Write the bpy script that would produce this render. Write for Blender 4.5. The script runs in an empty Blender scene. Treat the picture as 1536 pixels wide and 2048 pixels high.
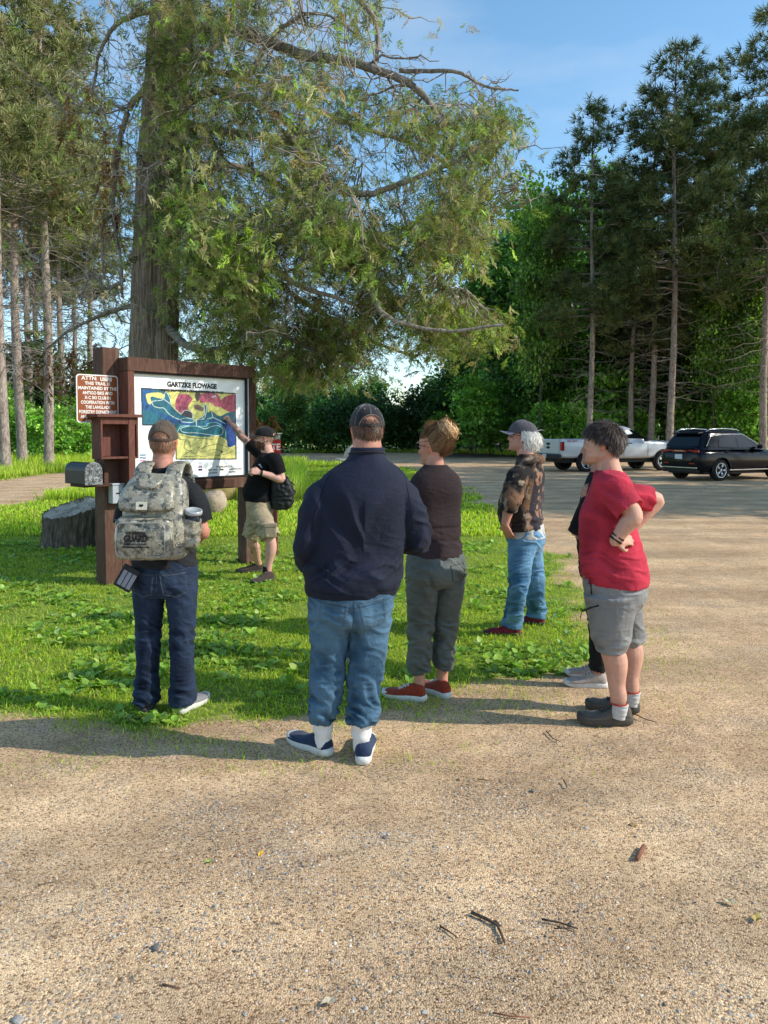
import bpy, bmesh, math, random
import numpy as np
from mathutils import Vector, Matrix, Euler
from mathutils.bvhtree import BVHTree
PI = math.pi
R = math.radians
scene = bpy.context.scene
C = scene.collection
random.seed(7)

# ---------------------------------------------------------------- camera geometry
F_PX, CAM_H, HORIZON = 1550.0, 1.65, 862.0
PITCH = R(2.5)                                     # slight downward tilt; the lens is shifted for the rest
CY_PX = HORIZON + F_PX * math.tan(PITCH)

def _ray(px, py):
    x = (px - 768) / F_PX
    y = -(py - CY_PX) / F_PX
    return x, math.cos(PITCH) + y * math.sin(PITCH), -math.sin(PITCH) + y * math.cos(PITCH)

def gnd(px, py, z=0.0):
    d = _ray(px, py); t = (z - CAM_H) / d[2]
    return Vector((d[0] * t, d[1] * t, z))

def at(px, py, Y):
    d = _ray(px, py); t = Y / d[1]
    return Vector((d[0] * t, Y, CAM_H + d[2] * t))

# ---------------------------------------------------------------- numpy value noise
def _hash(ix, iy, iz, seed):
    n = (ix.astype(np.int64) * 374761393 + iy.astype(np.int64) * 668265263 + iz.astype(np.int64) * 2147483647 + seed * 1274126177) & 0xffffffff
    n = ((n ^ (n >> 13)) * 1274126177) & 0xffffffff
    n = ((n ^ (n >> 16)) * 2246822519) & 0xffffffff
    return ((n ^ (n >> 15)) & 0xffffff) / float(0xffffff)

def vnoise(P, seed=0):
    P = np.asarray(P, dtype=np.float64)
    i = np.floor(P).astype(np.int64); f = P - i
    f = f * f * (3 - 2 * f)
    x, y, z = i[:, 0], i[:, 1], i[:, 2]
    fx, fy, fz = f[:, 0], f[:, 1], f[:, 2]
    def h(a, b, c): return _hash(x + a, y + b, z + c, seed)
    c00 = h(0,0,0) * (1 - fx) + h(1,0,0) * fx
    c10 = h(0,1,0) * (1 - fx) + h(1,1,0) * fx
    c01 = h(0,0,1) * (1 - fx) + h(1,0,1) * fx
    c11 = h(0,1,1) * (1 - fx) + h(1,1,1) * fx
    c0 = c00 * (1 - fy) + c10 * fy
    c1 = c01 * (1 - fy) + c11 * fy
    return (c0 * (1 - fz) + c1 * fz) * 2 - 1

def fbm(P, seed=0, oct=3):
    P = np.asarray(P, dtype=np.float64); s = 0; a = 1.0; t = 0
    for k in range(oct):
        s = s + a * vnoise(P * 2 ** k + 17.3 * k, seed + k); t += a; a *= .5
    return s / t

def ridge(P, seed=0):
    return 1 - np.abs(vnoise(P, seed)) * 2

def sstep(x, a, b):
    t = np.clip((x - a) / (b - a), 0, 1)
    return t * t * (3 - 2 * t)

# ---------------------------------------------------------------- objects and tags
def tag(o, label=None, cat=None, group=None, kind=None):
    if label: o['label'] = label
    if cat: o['category'] = cat
    if group: o['group'] = group
    if kind: o['kind'] = kind
    return o

def link(name, me, mat=None, parent=None):
    o = bpy.data.objects.new(name, me)
    C.objects.link(o)
    if mat is not None:
        for m in (mat if isinstance(mat, (list, tuple)) else [mat]): me.materials.append(m)
    if parent is not None: o.parent = parent
    return o

def empty(name, loc=(0,0,0), rotz=0, label=None, cat=None, group=None):
    o = bpy.data.objects.new(name, None); C.objects.link(o)
    o.empty_display_size = .2
    o.location = loc; o.rotation_euler = (0, 0, rotz)
    return tag(o, label, cat, group)

def np_mesh(name, V, F, smooth=False, col=None):
    """V (n,3); F (m,k) all faces with k corners; col (n,3) point colours"""
    V = np.asarray(V, np.float32); F = np.asarray(F, np.int32)
    me = bpy.data.meshes.new(name)
    k = F.shape[1]
    me.vertices.add(len(V)); me.vertices.foreach_set('co', V.ravel())
    me.loops.add(F.size); me.loops.foreach_set('vertex_index', F.ravel())
    me.polygons.add(len(F)); me.polygons.foreach_set('loop_start', np.arange(0, F.size, k, dtype=np.int32))
    if smooth: me.polygons.foreach_set('use_smooth', np.ones(len(F), bool))
    me.update(calc_edges=True)
    if col is not None:
        a = me.color_attributes.new('col', 'FLOAT_COLOR', 'POINT')
        a.data.foreach_set('color', np.concatenate([np.asarray(col, np.float32), np.ones((len(V), 1), np.float32)], 1).ravel())
    return me

def mesh_arrays(me):
    V = np.empty(len(me.vertices) * 3, np.float32); me.vertices.foreach_get('co', V)
    N = np.empty(len(me.vertices) * 3, np.float32); me.vertices.foreach_get('normal', N)
    return V.reshape(-1, 3).astype(np.float64), N.reshape(-1, 3).astype(np.float64)

def set_co(me, V):
    me.vertices.foreach_set('co', np.asarray(V, np.float32).ravel()); me.update()

def set_col(me, col, name='col'):
    a = me.color_attributes.get(name) or me.color_attributes.new(name, 'FLOAT_COLOR', 'POINT')
    n = len(me.vertices)
    a.data.foreach_set('color', np.concatenate([np.asarray(col, np.float32).reshape(n, 3), np.ones((n, 1), np.float32)], 1).ravel())

class MB:
    """collects polygons for ONE mesh"""
    def __init__(s): s.v = []; s.f = []; s.sm = []
    def add(s, V, F, smooth=False):
        b = len(s.v); s.v += [tuple(p) for p in V]; s.f += [tuple(i + b for i in f) for f in F]; s.sm += [smooth] * len(F); return s
    def box(s, c, d, rot=None, bev=0.0):
        x, y, z = d[0] / 2, d[1] / 2, d[2] / 2
        if bev <= 0:
            V = [(-x,-y,-z),(x,-y,-z),(x,y,-z),(-x,y,-z),(-x,-y,z),(x,-y,z),(x,y,z),(-x,y,z)]
            F = [(0,3,2,1),(4,5,6,7),(0,1,5,4),(1,2,6,5),(2,3,7,6),(3,0,4,7)]
        else:
            bm = bmesh.new(); bmesh.ops.create_cube(bm, size=1)
            for v in bm.verts: v.co = Vector((v.co.x * d[0], v.co.y * d[1], v.co.z * d[2]))
            bmesh.ops.bevel(bm, geom=bm.edges[:], offset=bev, segments=2, affect='EDGES', profile=.5)
            bm.verts.index_update(); V = [v.co.copy() for v in bm.verts]; F = [[v.index for v in f.verts] for f in bm.faces]; bm.free()
        M = (rot.to_matrix() if isinstance(rot, Euler) else rot) if rot is not None else None
        V = [(M @ Vector(p) if M is not None else Vector(p)) + Vector(c) for p in V]
        return s.add(V, F)
    def tube(s, pts, rad, n=8, cap=True, flat=1.0, smooth=True):
        pts = [Vector(p) for p in pts]
        if not isinstance(rad, (list, tuple, np.ndarray)): rad = [rad] * len(pts)
        V = []; F = []
        up = None
        for i, p in enumerate(pts):
            t = (pts[min(i + 1, len(pts) - 1)] - pts[max(i - 1, 0)])
            t = t.normalized() if t.length > 1e-9 else Vector((0,0,1))
            if up is None:
                up = Vector((0,0,1)) if abs(t.z) < .9 else Vector((1,0,0))
            a = t.cross(up)
            if a.length < 1e-6: a = t.orthogonal()
            a.normalize(); b = a.cross(t); up = b
            for k in range(n):
                th = 2 * PI * k / n
                V.append(p + (a * math.cos(th) + b * math.sin(th) * flat) * rad[i])
        for i in range(len(pts) - 1):
            for k in range(n):
                F.append((i*n+k, i*n+(k+1)%n, (i+1)*n+(k+1)%n, (i+1)*n+k))
        if cap:
            F.append(tuple(range(n))[::-1]); F.append(tuple((len(pts)-1)*n + k for k in range(n)))
        return s.add(V, F, smooth)
    def prism(s, poly, z0, z1, M=None):
        """poly: 2-D (x,y) outline extruded along z then transformed by the 4x4 M"""
        n = len(poly)
        V = [Vector((x, y, z0)) for x, y in poly] + [Vector((x, y, z1)) for x, y in poly]
        if M is not None: V = [M @ v for v in V]
        F = [tuple(range(n))[::-1], tuple(range(n, 2*n))] + [(i, (i+1)%n, (i+1)%n+n, i+n) for i in range(n)]
        return s.add(V, F)
    def lathe(s, prof, c=(0,0,0), n=24, M=None, smooth=True):
        """prof: (r,z) pairs revolved about z"""
        V = []; F = []
        for r, z in prof:
            for k in range(n):
                th = 2*PI*k/n
                p = Vector((r*math.cos(th), r*math.sin(th), z))
                if M is not None: p = M @ p
                V.append(p + Vector(c))
        for i in range(len(prof)-1):
            for k in range(n): F.append((i*n+k, i*n+(k+1)%n, (i+1)*n+(k+1)%n, (i+1)*n+k))
        return s.add(V, F, smooth)
    def mesh(s, name):
        me = bpy.data.meshes.new(name); me.from_pydata([tuple(v) for v in s.v], [], s.f)
        me.polygons.foreach_set('use_smooth', s.sm); me.update(); return me
    def build(s, name, mat=None, parent=None, loc=None):
        o = link(name, s.mesh(name), mat, parent)
        if loc is not None: o.location = loc
        return o

def bevel_mod(o, w=.004, seg=2, angle=35):
    m = o.modifiers.new('bevel', 'BEVEL'); m.width = w; m.segments = seg; m.limit_method = 'ANGLE'; m.angle_limit = R(angle); return o

# ---------------------------------------------------------------- materials
class N:
    def __init__(s, name):
        s.m = bpy.data.materials.new(name); s.m.use_nodes = True
        s.t = s.m.node_tree; s.n = s.t.nodes; s.b = s.n['Principled BSDF']; s.out = s.n['Material Output']
    def new(s, t, **k):
        x = s.n.new(t)
        for a, v in k.items():
            if a.startswith('i_'):
                x.inputs[a[2:].replace('_', ' ')].default_value = v
            else: setattr(x, a, v)
        return x
    def l(s, a, b): s.t.links.new(a, b)
    def noise(s, scale, detail=3, rough=.6, vec=None, dist=0):
        x = s.new('ShaderNodeTexNoise'); x.inputs['Scale'].default_value = scale; x.inputs['Detail'].default_value = detail
        x.inputs['Roughness'].default_value = rough; x.inputs['Distortion'].default_value = dist
        if vec is not None: s.l(vec, x.inputs['Vector'])
        return x.outputs['Fac']
    def ramp(s, fac, stops, interp='LINEAR'):
        x = s.new('ShaderNodeValToRGB'); cr = x.color_ramp; cr.interpolation = interp
        while len(cr.elements) > 1: cr.elements.remove(cr.elements[-1])
        for i, (p, c) in enumerate(stops):
            e = cr.elements[0] if i == 0 else cr.elements.new(p)
            e.position = p; e.color = (*c, 1) if len(c) == 3 else c
        s.l(fac, x.inputs['Fac']); return x.outputs['Color']
    def mix(s, fac, a, b, mode='MIX'):
        x = s.new('ShaderNodeMix'); x.data_type = 'RGBA'; x.blend_type = mode; x.clamp_factor = True
        for v, i in ((fac, 0), (a, 6), (b, 7)):
            if hasattr(v, 'is_linked'): s.l(v, x.inputs[i])
            elif i == 0: x.inputs[0].default_value = v
            else: x.inputs[i].default_value = (*v, 1)
        return x.outputs[2]
    def math(s, op, a, b=None):
        x = s.new('ShaderNodeMath'); x.operation = op
        for k, v in enumerate((a, b)):
            if v is None: continue
            if hasattr(v, 'is_linked'): s.l(v, x.inputs[k])
            else: x.inputs[k].default_value = v
        return x.outputs[0]
    def coord(s, which='Object', scale=None):
        t = s.new('ShaderNodeTexCoord').outputs[which]
        if scale is not None:
            m = s.new('ShaderNodeMapping'); m.inputs['Scale'].default_value = scale; s.l(t, m.inputs['Vector']); return m.outputs[0]
        return t
    def attr(s, name='col'):
        x = s.new('ShaderNodeAttribute'); x.attribute_name = name; return x.outputs['Color']
    def bump(s, h, strength=.3, dist=.01):
        x = s.new('ShaderNodeBump'); x.inputs['Strength'].default_value = strength; x.inputs['Distance'].default_value = dist
        s.l(h, x.inputs['Height']); s.l(x.outputs[0], s.b.inputs['Normal']); return x
    def base(s, c):
        if hasattr(c, 'is_linked'): s.l(c, s.b.inputs['Base Color'])
        else: s.b.inputs['Base Color'].default_value = (*c, 1)
    def set(s, rough=None, metal=None, spec=None, **k):
        if rough is not None: s.b.inputs['Roughness'].default_value = rough
        if metal is not None: s.b.inputs['Metallic'].default_value = metal
        if spec is not None: s.b.inputs['Specular IOR Level'].default_value = spec
        for a, v in k.items(): s.b.inputs[a.replace('_', ' ')].default_value = v
        return s

def simple(name, col, rough=.6, var=.12, scale=20, metal=0, spec=.3, bump=0, bscale=60, coord='Object', **k):
    m = N(name); v = m.coord(coord)
    a = m.noise(scale, 4, .6, v)
    m.base(m.ramp(a, [(.3, tuple(c * (1 - var) for c in col)), (.7, tuple(min(1, c * (1 + var)) for c in col))]))
    m.set(rough, metal, spec, **k)
    if bump: m.bump(m.noise(bscale, 3, .6, v), bump, .004)
    return m.m

def fabric(name, col, var=.15, scale=6, weave=500, rough=.9, bump=.25, sheen=.15, spec=.15):
    m = N(name); v = m.coord('Object')
    a = m.noise(scale, 5, .62, v)
    b = m.noise(weave * .3, 2, .5, v)
    c = m.ramp(a, [(.28, tuple(x * (1 - var) for x in col)), (.72, tuple(min(1, x * (1 + var)) for x in col))])
    c2 = m.mix(.35, c, m.ramp(b, [(.3, (.35,.35,.35)), (.7, (.65,.65,.65))]), 'OVERLAY')
    m.base(c2); m.set(rough, 0, spec); m.b.inputs['Sheen Weight'].default_value = sheen
    m.b.inputs['Sheen Roughness'].default_value = .5
    h = m.math('ADD', m.math('MULTIPLY', m.noise(28, 3, .6, v), 1.0), m.math('MULTIPLY', b, .15))
    m.bump(h, bump, .012)
    return m.m

def vcol(name, rough=.7, var=.0, scale=60, spec=.3, bump=0):
    m = N(name); c = m.attr('col')
    if var:
        v = m.coord('Object')
        c = m.mix(1.0, c, m.ramp(m.noise(scale, 3, .6, v), [(.3, (1-var,)*3), (.7, (1+var,)*3)]), 'MULTIPLY')
        if bump: m.bump(m.noise(scale * 3, 3, .6, v), bump, .004)
    m.base(c); m.set(rough, 0, spec); return m.m

def leaf_mat(name, trans=.35, rough=.6, tint=(1.0, 1.15, .5), spec=.25):
    m = N(name); c = m.attr('col')
    m.base(c); m.set(rough, 0, spec)
    tr = m.new('ShaderNodeBsdfTranslucent'); m.l(m.mix(1.0, c, tint, 'MULTIPLY'), tr.inputs['Color'])
    mx = m.new('ShaderNodeMixShader'); mx.inputs[0].default_value = trans
    m.l(m.b.outputs[0], mx.inputs[1]); m.l(tr.outputs[0], mx.inputs[2]); m.l(mx.outputs[0], m.out.inputs['Surface'])
    return m.m

# ---------------------------------------------------------------- text
def text_mesh(body, size, align='CENTER', bold=0.0, xscale=1.0, extrude=0.0008):
    cu = bpy.data.curves.new('text', 'FONT'); cu.body = body; cu.size = size; cu.align_x = align; cu.align_y = 'CENTER'
    cu.offset = bold; cu.extrude = extrude; cu.resolution_u = 3
    o = bpy.data.objects.new('text', cu); C.objects.link(o)
    dg = bpy.context.evaluated_depsgraph_get(); dg.update()
    me = bpy.data.meshes.new_from_object(o.evaluated_get(dg))
    bpy.data.objects.remove(o); bpy.data.curves.remove(cu)
    V, _ = mesh_arrays(me); V[:, 0] *= xscale; set_co(me, V)
    me.materials.clear()
    return me

def lettering(body, size, M, mat, parent, name='lettering', **k):
    me = text_mesh(body, size, **k); me.transform(M)
    return link(name, me, mat, parent)
# ---------------------------------------------------------------- ground sheet, grass, stones
def pl(*px): return np.array([tuple(gnd(*p))[:2] for p in px])
ISLAND = np.vstack([[[-9.0, 4.15]], pl((0,1458),(150,1452),(300,1456),(450,1458),(560,1455),(640,1450),(740,1436),(830,1418),(900,1385),(1010,1350),(1120,1335),(1165,1300),(1160,1250),(1140,1190),(1110,1120),(1060,1075),(1000,1040),(965,1010),(930,985),(890,955),(840,940),(760,931),(640,926),(520,927),(400,938),(300,953),(190,978),(100,1000),(0,1012)), [[-16,17.0],[-16,4.4]]])
LANE = np.vstack([[[-60, 22.0]], pl((0,1012),(100,1000),(190,978),(300,953),(400,938),(520,927),(640,926),(800,935),(900,955)), [[30, 26],[40,40]], pl((1300,918),(1090,916),(980,909),(860,906),(760,905),(560,907),(400,918),(300,928),(190,942),(100,950),(0,963)), [[-60, 31]]])
def poly_sd(P, poly):
    """signed distance (negative inside) of points P (n,2)"""
    x, y = P[:,0], P[:,1]; n = len(poly); ins = np.zeros(len(P), bool); d = np.full(len(P), 1e9)
    for i in range(n):
        a, b = poly[i], poly[(i+1) % n]
        c = ((a[1] > y) != (b[1] > y)) & (x < (b[0]-a[0])*(y-a[1])/(b[1]-a[1]+1e-12) + a[0]); ins ^= c
        e = b - a; t = np.clip(((x-a[0])*e[0] + (y-a[1])*e[1]) / (e@e + 1e-12), 0, 1)
        d = np.minimum(d, np.hypot(x - a[0] - t*e[0], y - a[1] - t*e[1]))
    return np.where(ins, -d, d)
LOT_Y = lambda x: 36 + .22 * np.clip(x, -5, 60)           # far edge of the gravel lot on the right
def grass_w(P):
    """0..1 how much grass grows at the ground points P (n,2)"""
    P3 = np.column_stack([P, np.zeros(len(P))])
    nz = fbm(P3*.9, 11, 4)*.45 + fbm(P3*4.2, 12, 3)*.28
    sd = poly_sd(P, ISLAND); sc = .50 + .02*np.clip(P[:,1], 0, 40)
    isl = sstep(-sd + nz*sc*1.4, -.22*sc*2, .5*sc)
    lane = poly_sd(P, LANE)
    far = sstep(lane + nz*1.2, -.3, 1.2) * ((P[:,1] > 20) & (P[:,1] > LOT_Y(P[:,0]) + nz*1.5) | (P[:,0] < -7) & (P[:,1] > 16))
    return np.clip(np.maximum(isl, far), 0, 1)
def ground_z(P):
    P3 = np.column_stack([P, np.zeros(len(P))]); r = np.clip(P[:,1]/20, 0, 1)
    z = .012*fbm(P3*1.3, 21, 3) + .006*fbm(P3*5, 22, 2)
    return z * np.clip(1 - np.hypot(P[:,0], P[:,1]-5)/400, 0, 1)
def build_ground():
    ys = [-14., -9., -6., -4., -2., -.5, .5, 1.0]; y = 1.4
    while y < 70: ys.append(y); y += max(.05, y*.0125)
    while y < 1500: ys.append(y); y *= 1.12
    u = np.linspace(-1, 1, 300); xs = 2.6*np.sinh(u*6.65)
    X, Y = np.meshgrid(xs, np.array(ys)); nx, ny = len(xs), len(ys)
    P = np.column_stack([X.ravel(), Y.ravel()]); 
    V = np.column_stack([P, ground_z(P)])
    i = np.arange(ny-1)[:,None]*nx + np.arange(nx-1)[None,:]; i = i.ravel()
    F = np.column_stack([i, i+1, i+1+nx, i+nx])
    g = grass_w(P); P3 = np.column_stack([P, np.zeros(len(P))])
    wood = sstep(P[:,1] - LOT_Y(P[:,0]), 6, 14) * (P[:,0] > 3) + sstep(-P[:,0] - .35*P[:,1], 2, 8) * (P[:,1] > 27) 
    damp = np.clip(.5 + .5*fbm(P3*.7 + 7, 31, 3) , 0, 1)
    me = np_mesh('ground', V, F, True, np.column_stack([g, np.clip(wood, 0, 1), damp]))
    m = N('gravel_and_soil'); v = m.coord('Object'); a = m.new('ShaderNodeSeparateColor'); m.l(m.attr('col'), a.inputs[0])
    def vor(scale, feat='F1'):
        x = m.new('ShaderNodeTexVoronoi'); x.feature = feat; x.inputs['Scale'].default_value = scale; m.l(v, x.inputs['Vector']); return x
    v1, v2, v3 = vor(150), vor(62), vor(330)
    def val(c): s = m.new('ShaderNodeSeparateColor'); m.l(c, s.inputs[0]); return s.outputs[0]
    big = m.noise(1.1, 4, .6, v); mid = m.noise(7, 4, .65, v); fine = m.noise(420, 2, .6, v)
    sand = m.ramp(big, [(.28, (.50,.345,.212)), (.5, (.65,.462,.288)), (.72, (.79,.585,.375))])
    grains = m.ramp(val(v1.outputs['Color']), [(0, (.16,.12,.09)), (.12, (.40,.31,.25)), (.28, (.92,.87,.82)), (.8, (1.12,1.10,1.05)), (1, (1.5,1.45,1.4))])
    c = m.mix(.85, sand, grains, 'MULTIPLY')
    g3 = m.ramp(val(v3.outputs['Color']), [(0, (.45,.42,.40)), (.2, (.9,.9,.9)), (.85, (1.1,1.1,1.1)), (1, (1.5,1.48,1.42))])
    c = m.mix(.75, c, g3, 'MULTIPLY')
    # scattered grey pebbles showing through in patches
    patch = m.ramp(m.noise(1.7, 4, .65, v), [(.50, (0,0,0)), (.66, (1,1,1))])
    peb = m.ramp(val(v2.outputs['Color']), [(.0, (.16,.16,.17)), (.3, (.30,.29,.28)), (.62, (.42,.38,.33)), (.8, (.36,.24,.18)), (1, (.58,.54,.48))])
    pm = m.math('MULTIPLY', m.ramp(v2.outputs['Distance'], [(.30, (1,1,1)), (.46, (0,0,0))]), m.math('MULTIPLY', patch, .75))
    c = m.mix(pm, c, peb)
    c = m.mix(.55, c, m.ramp(mid, [(.3, (.72,.70,.68)), (.65, (1.12,1.12,1.12))]), 'MULTIPLY')
    streak = m.noise(3.2, 5, .7, m.coord('Object', (.35, 1.6, 1)))
    # faint curved wheel tracks
    wv = m.new('ShaderNodeTexWave'); wv.wave_type = 'RINGS'; wv.rings_direction = 'Z'; wv.inputs['Scale'].default_value = .26; wv.inputs['Distortion'].default_value = 2.2; wv.inputs['Detail'].default_value = 3; wv.inputs['Detail Scale'].default_value = .8
    mp = m.new('ShaderNodeMapping'); mp.inputs['Location'].default_value = (-4.5, 9.0, 0); m.l(v, mp.inputs['Vector']); m.l(mp.outputs[0], wv.inputs['Vector'])
    c = m.mix(.55, c, m.ramp(wv.outputs['Fac'], [(.15, (.80,.78,.76)), (.5, (1,1,1)), (.9, (1.12,1.10,1.06))]), 'MULTIPLY')
    c = m.mix(m.math('MULTIPLY', m.ramp(m.noise(.9, 5, .7, m.coord('Object', (1,1.4,1))), [(.48, (0,0,0)), (.62, (1,1,1))]), .45), c, m.mix(1.0, c, (.80,.86,.95), 'MULTIPLY'))
    c = m.mix(.6, c, m.ramp(streak, [(.30, (.74,.70,.67)), (.58, (1.06,1.05,1.03))]), 'MULTIPLY')
    # soil and thatch under the grass, dark litter under the trees
    soil = m.ramp(m.noise(26, 4, .7, v), [(.25, (.085,.11,.022)), (.5, (.19,.27,.040)), (.75, (.32,.34,.09))])
    gfac = m.math('ADD', a.outputs[0], m.math('MULTIPLY', m.math('SUBTRACT', m.noise(22, 4, .7, v), .5), .8))
    c = m.mix(m.ramp(gfac, [(.22, (0,0,0)), (.62, (1,1,1))]), c, soil)
    sx = m.new('ShaderNodeSeparateXYZ'); m.l(v, sx.inputs[0]); fld = m.ramp(m.math('MULTIPLY', sx.outputs[1], .01), [(.60, (0,0,0)), (.70, (1,1,1))])
    c = m.mix(fld, c, m.ramp(m.noise(.2, 4, .6, v), [(.3, (.34,.40,.10)), (.7, (.52,.52,.18))]))
    litter = m.ramp(m.noise(9, 5, .7, v), [(.3, (.028,.024,.014)), (.6, (.07,.055,.03)), (.8, (.05,.075,.02))])
    c = m.mix(m.math('MULTIPLY', a.outputs[1], .9), c, litter)
    m.base(c); m.set(.95, 0, .15)
    h = m.math('ADD', m.math('MULTIPLY', v1.outputs['Distance'], -.5), m.math('ADD', m.math('MULTIPLY', v3.outputs['Distance'], -.25), m.math('MULTIPLY', m.math('MULTIPLY', v2.outputs['Distance'], -1.1), patch)))
    h = m.math('ADD', m.math('ADD', h, m.math('MULTIPLY', mid, .8)), m.math('ADD', m.math('MULTIPLY', m.noise(2.6, 3, .5, v), 3.0), m.math('MULTIPLY', wv.outputs['Fac'], 1.2)))
    m.bump(h, .75, .012)
    o = link('ground', me, m.m); tag(o, kind='structure'); return o
build_ground()

RNG = np.random.default_rng(11)
def sample(n, x0, x1, y0, y1, wfun, power=0.0):
    """random ground points accepted by weight wfun(P); power>0 crowds them towards the near side"""
    out = []
    got = 0
    while got < n:
        k = max(4000, (n - got) * 2); t = RNG.random(k)
        y = y0 + (y1 - y0) * t if power == 0 else y0 * (y1 / y0) ** t
        xx = x0 + (x1 - x0) * RNG.random(k) if not callable(x0) else x0(y) + (x1(y) - x0(y)) * RNG.random(k)
        P = np.column_stack([xx, y]); P = P[RNG.random(k) < wfun(P)]; out.append(P); got += len(P)
        if len(out) > 400: break
    return np.vstack(out)[:n]
VIEW_L = lambda y: -.53*y - .9
def mix_cols(n, cols, wts, var=.2):
    i = RNG.choice(len(cols), n, p=np.array(wts)/sum(wts)); c = np.array(cols)[i]
    return np.clip(c * (1 + var*RNG.normal(size=(n,1))), .002, 1)
def blades(P, h, w, col, lean_amt=.5):
    n = len(P); a = RNG.random(n)*2*PI; dx, dy = np.cos(a), np.sin(a); la = RNG.random(n)*2*PI; l = lean_amt*h*RNG.random(n)
    sx, sy = np.cos(la)*l, np.sin(la)*l; z0 = ground_z(P) - .004
    B = np.column_stack([P, z0]); W = np.column_stack([dx*w/2, dy*w/2, 0*w])
    mid = B + np.column_stack([sx*.40, sy*.40, h*.6]); tip = B + np.column_stack([sx, sy, h*np.clip(1 - .22*(l/h)**2, .35, 1)])
    V = np.stack([B - W, B + W, mid + W*.8, mid - W*.8, tip], 1).reshape(-1, 3)
    i = np.arange(n)[:,None]*5
    F = np.concatenate([i + np.array([[0,1,2]]), i + np.array([[0,2,3]]), i + np.array([[3,2,4]])], 0)
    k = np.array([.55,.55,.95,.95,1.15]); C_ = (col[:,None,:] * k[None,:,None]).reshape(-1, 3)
    return V, F, C_
def leaves(P, L, W, col, rise, az=None, z=None, segs=1):
    """broad ovate leaves springing from P"""
    n = len(P); az = RNG.random(n)*2*PI if az is None else az; d = np.column_stack([np.cos(az), np.sin(az)]); s = np.column_stack([-np.sin(az), np.cos(az)])
    z0 = (ground_z(P) if z is None else z)
    c, si = np.cos(rise), np.sin(rise)
    def pt(t, wd, lift):  return np.column_stack([P + d*(L*t*c)[:,None] + s*wd[:,None], z0 + L*t*si + lift])
    zr = np.zeros(n); dr = -.12*L*np.ones(n)
    V = np.stack([pt(.12, zr, zr), pt(.45, W*.48, .14*W), pt(.45, -W*.48, .14*W), pt(.52, zr, -.04*W), pt(.85, W*.30, .06*W - .08*L), pt(.85, -W*.30, .06*W - .08*L), pt(1.05, zr, -.17*L)], 1).reshape(-1, 3)
    i = np.arange(n)[:,None]*7
    F = np.concatenate([i + np.array([f]) for f in ([0,1,3],[0,3,2],[3,1,4],[3,5,2],[3,4,6],[3,6,5])], 0)
    k = np.array([.8,1.05,1.05,.88,1.1,1.1,1.05]); return V, F, (col[:,None,:]*k[None,:,None]).reshape(-1, 3)
def merge(parts):
    V = []; F = []; C_ = []; b = 0
    for v, f, c in parts: V.append(v); F.append(f + b); C_.append(c); b += len(v)
    return np.vstack(V), np.vstack(F), np.vstack(C_)
GRASS_M = leaf_mat('grass_blade', .48, .5, (1.35,1.35,.5), .3)
G_COL = [(.36,.54,.040),(.46,.64,.050),(.55,.66,.085),(.23,.40,.040),(.66,.60,.20),(.42,.33,.14)]
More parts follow.
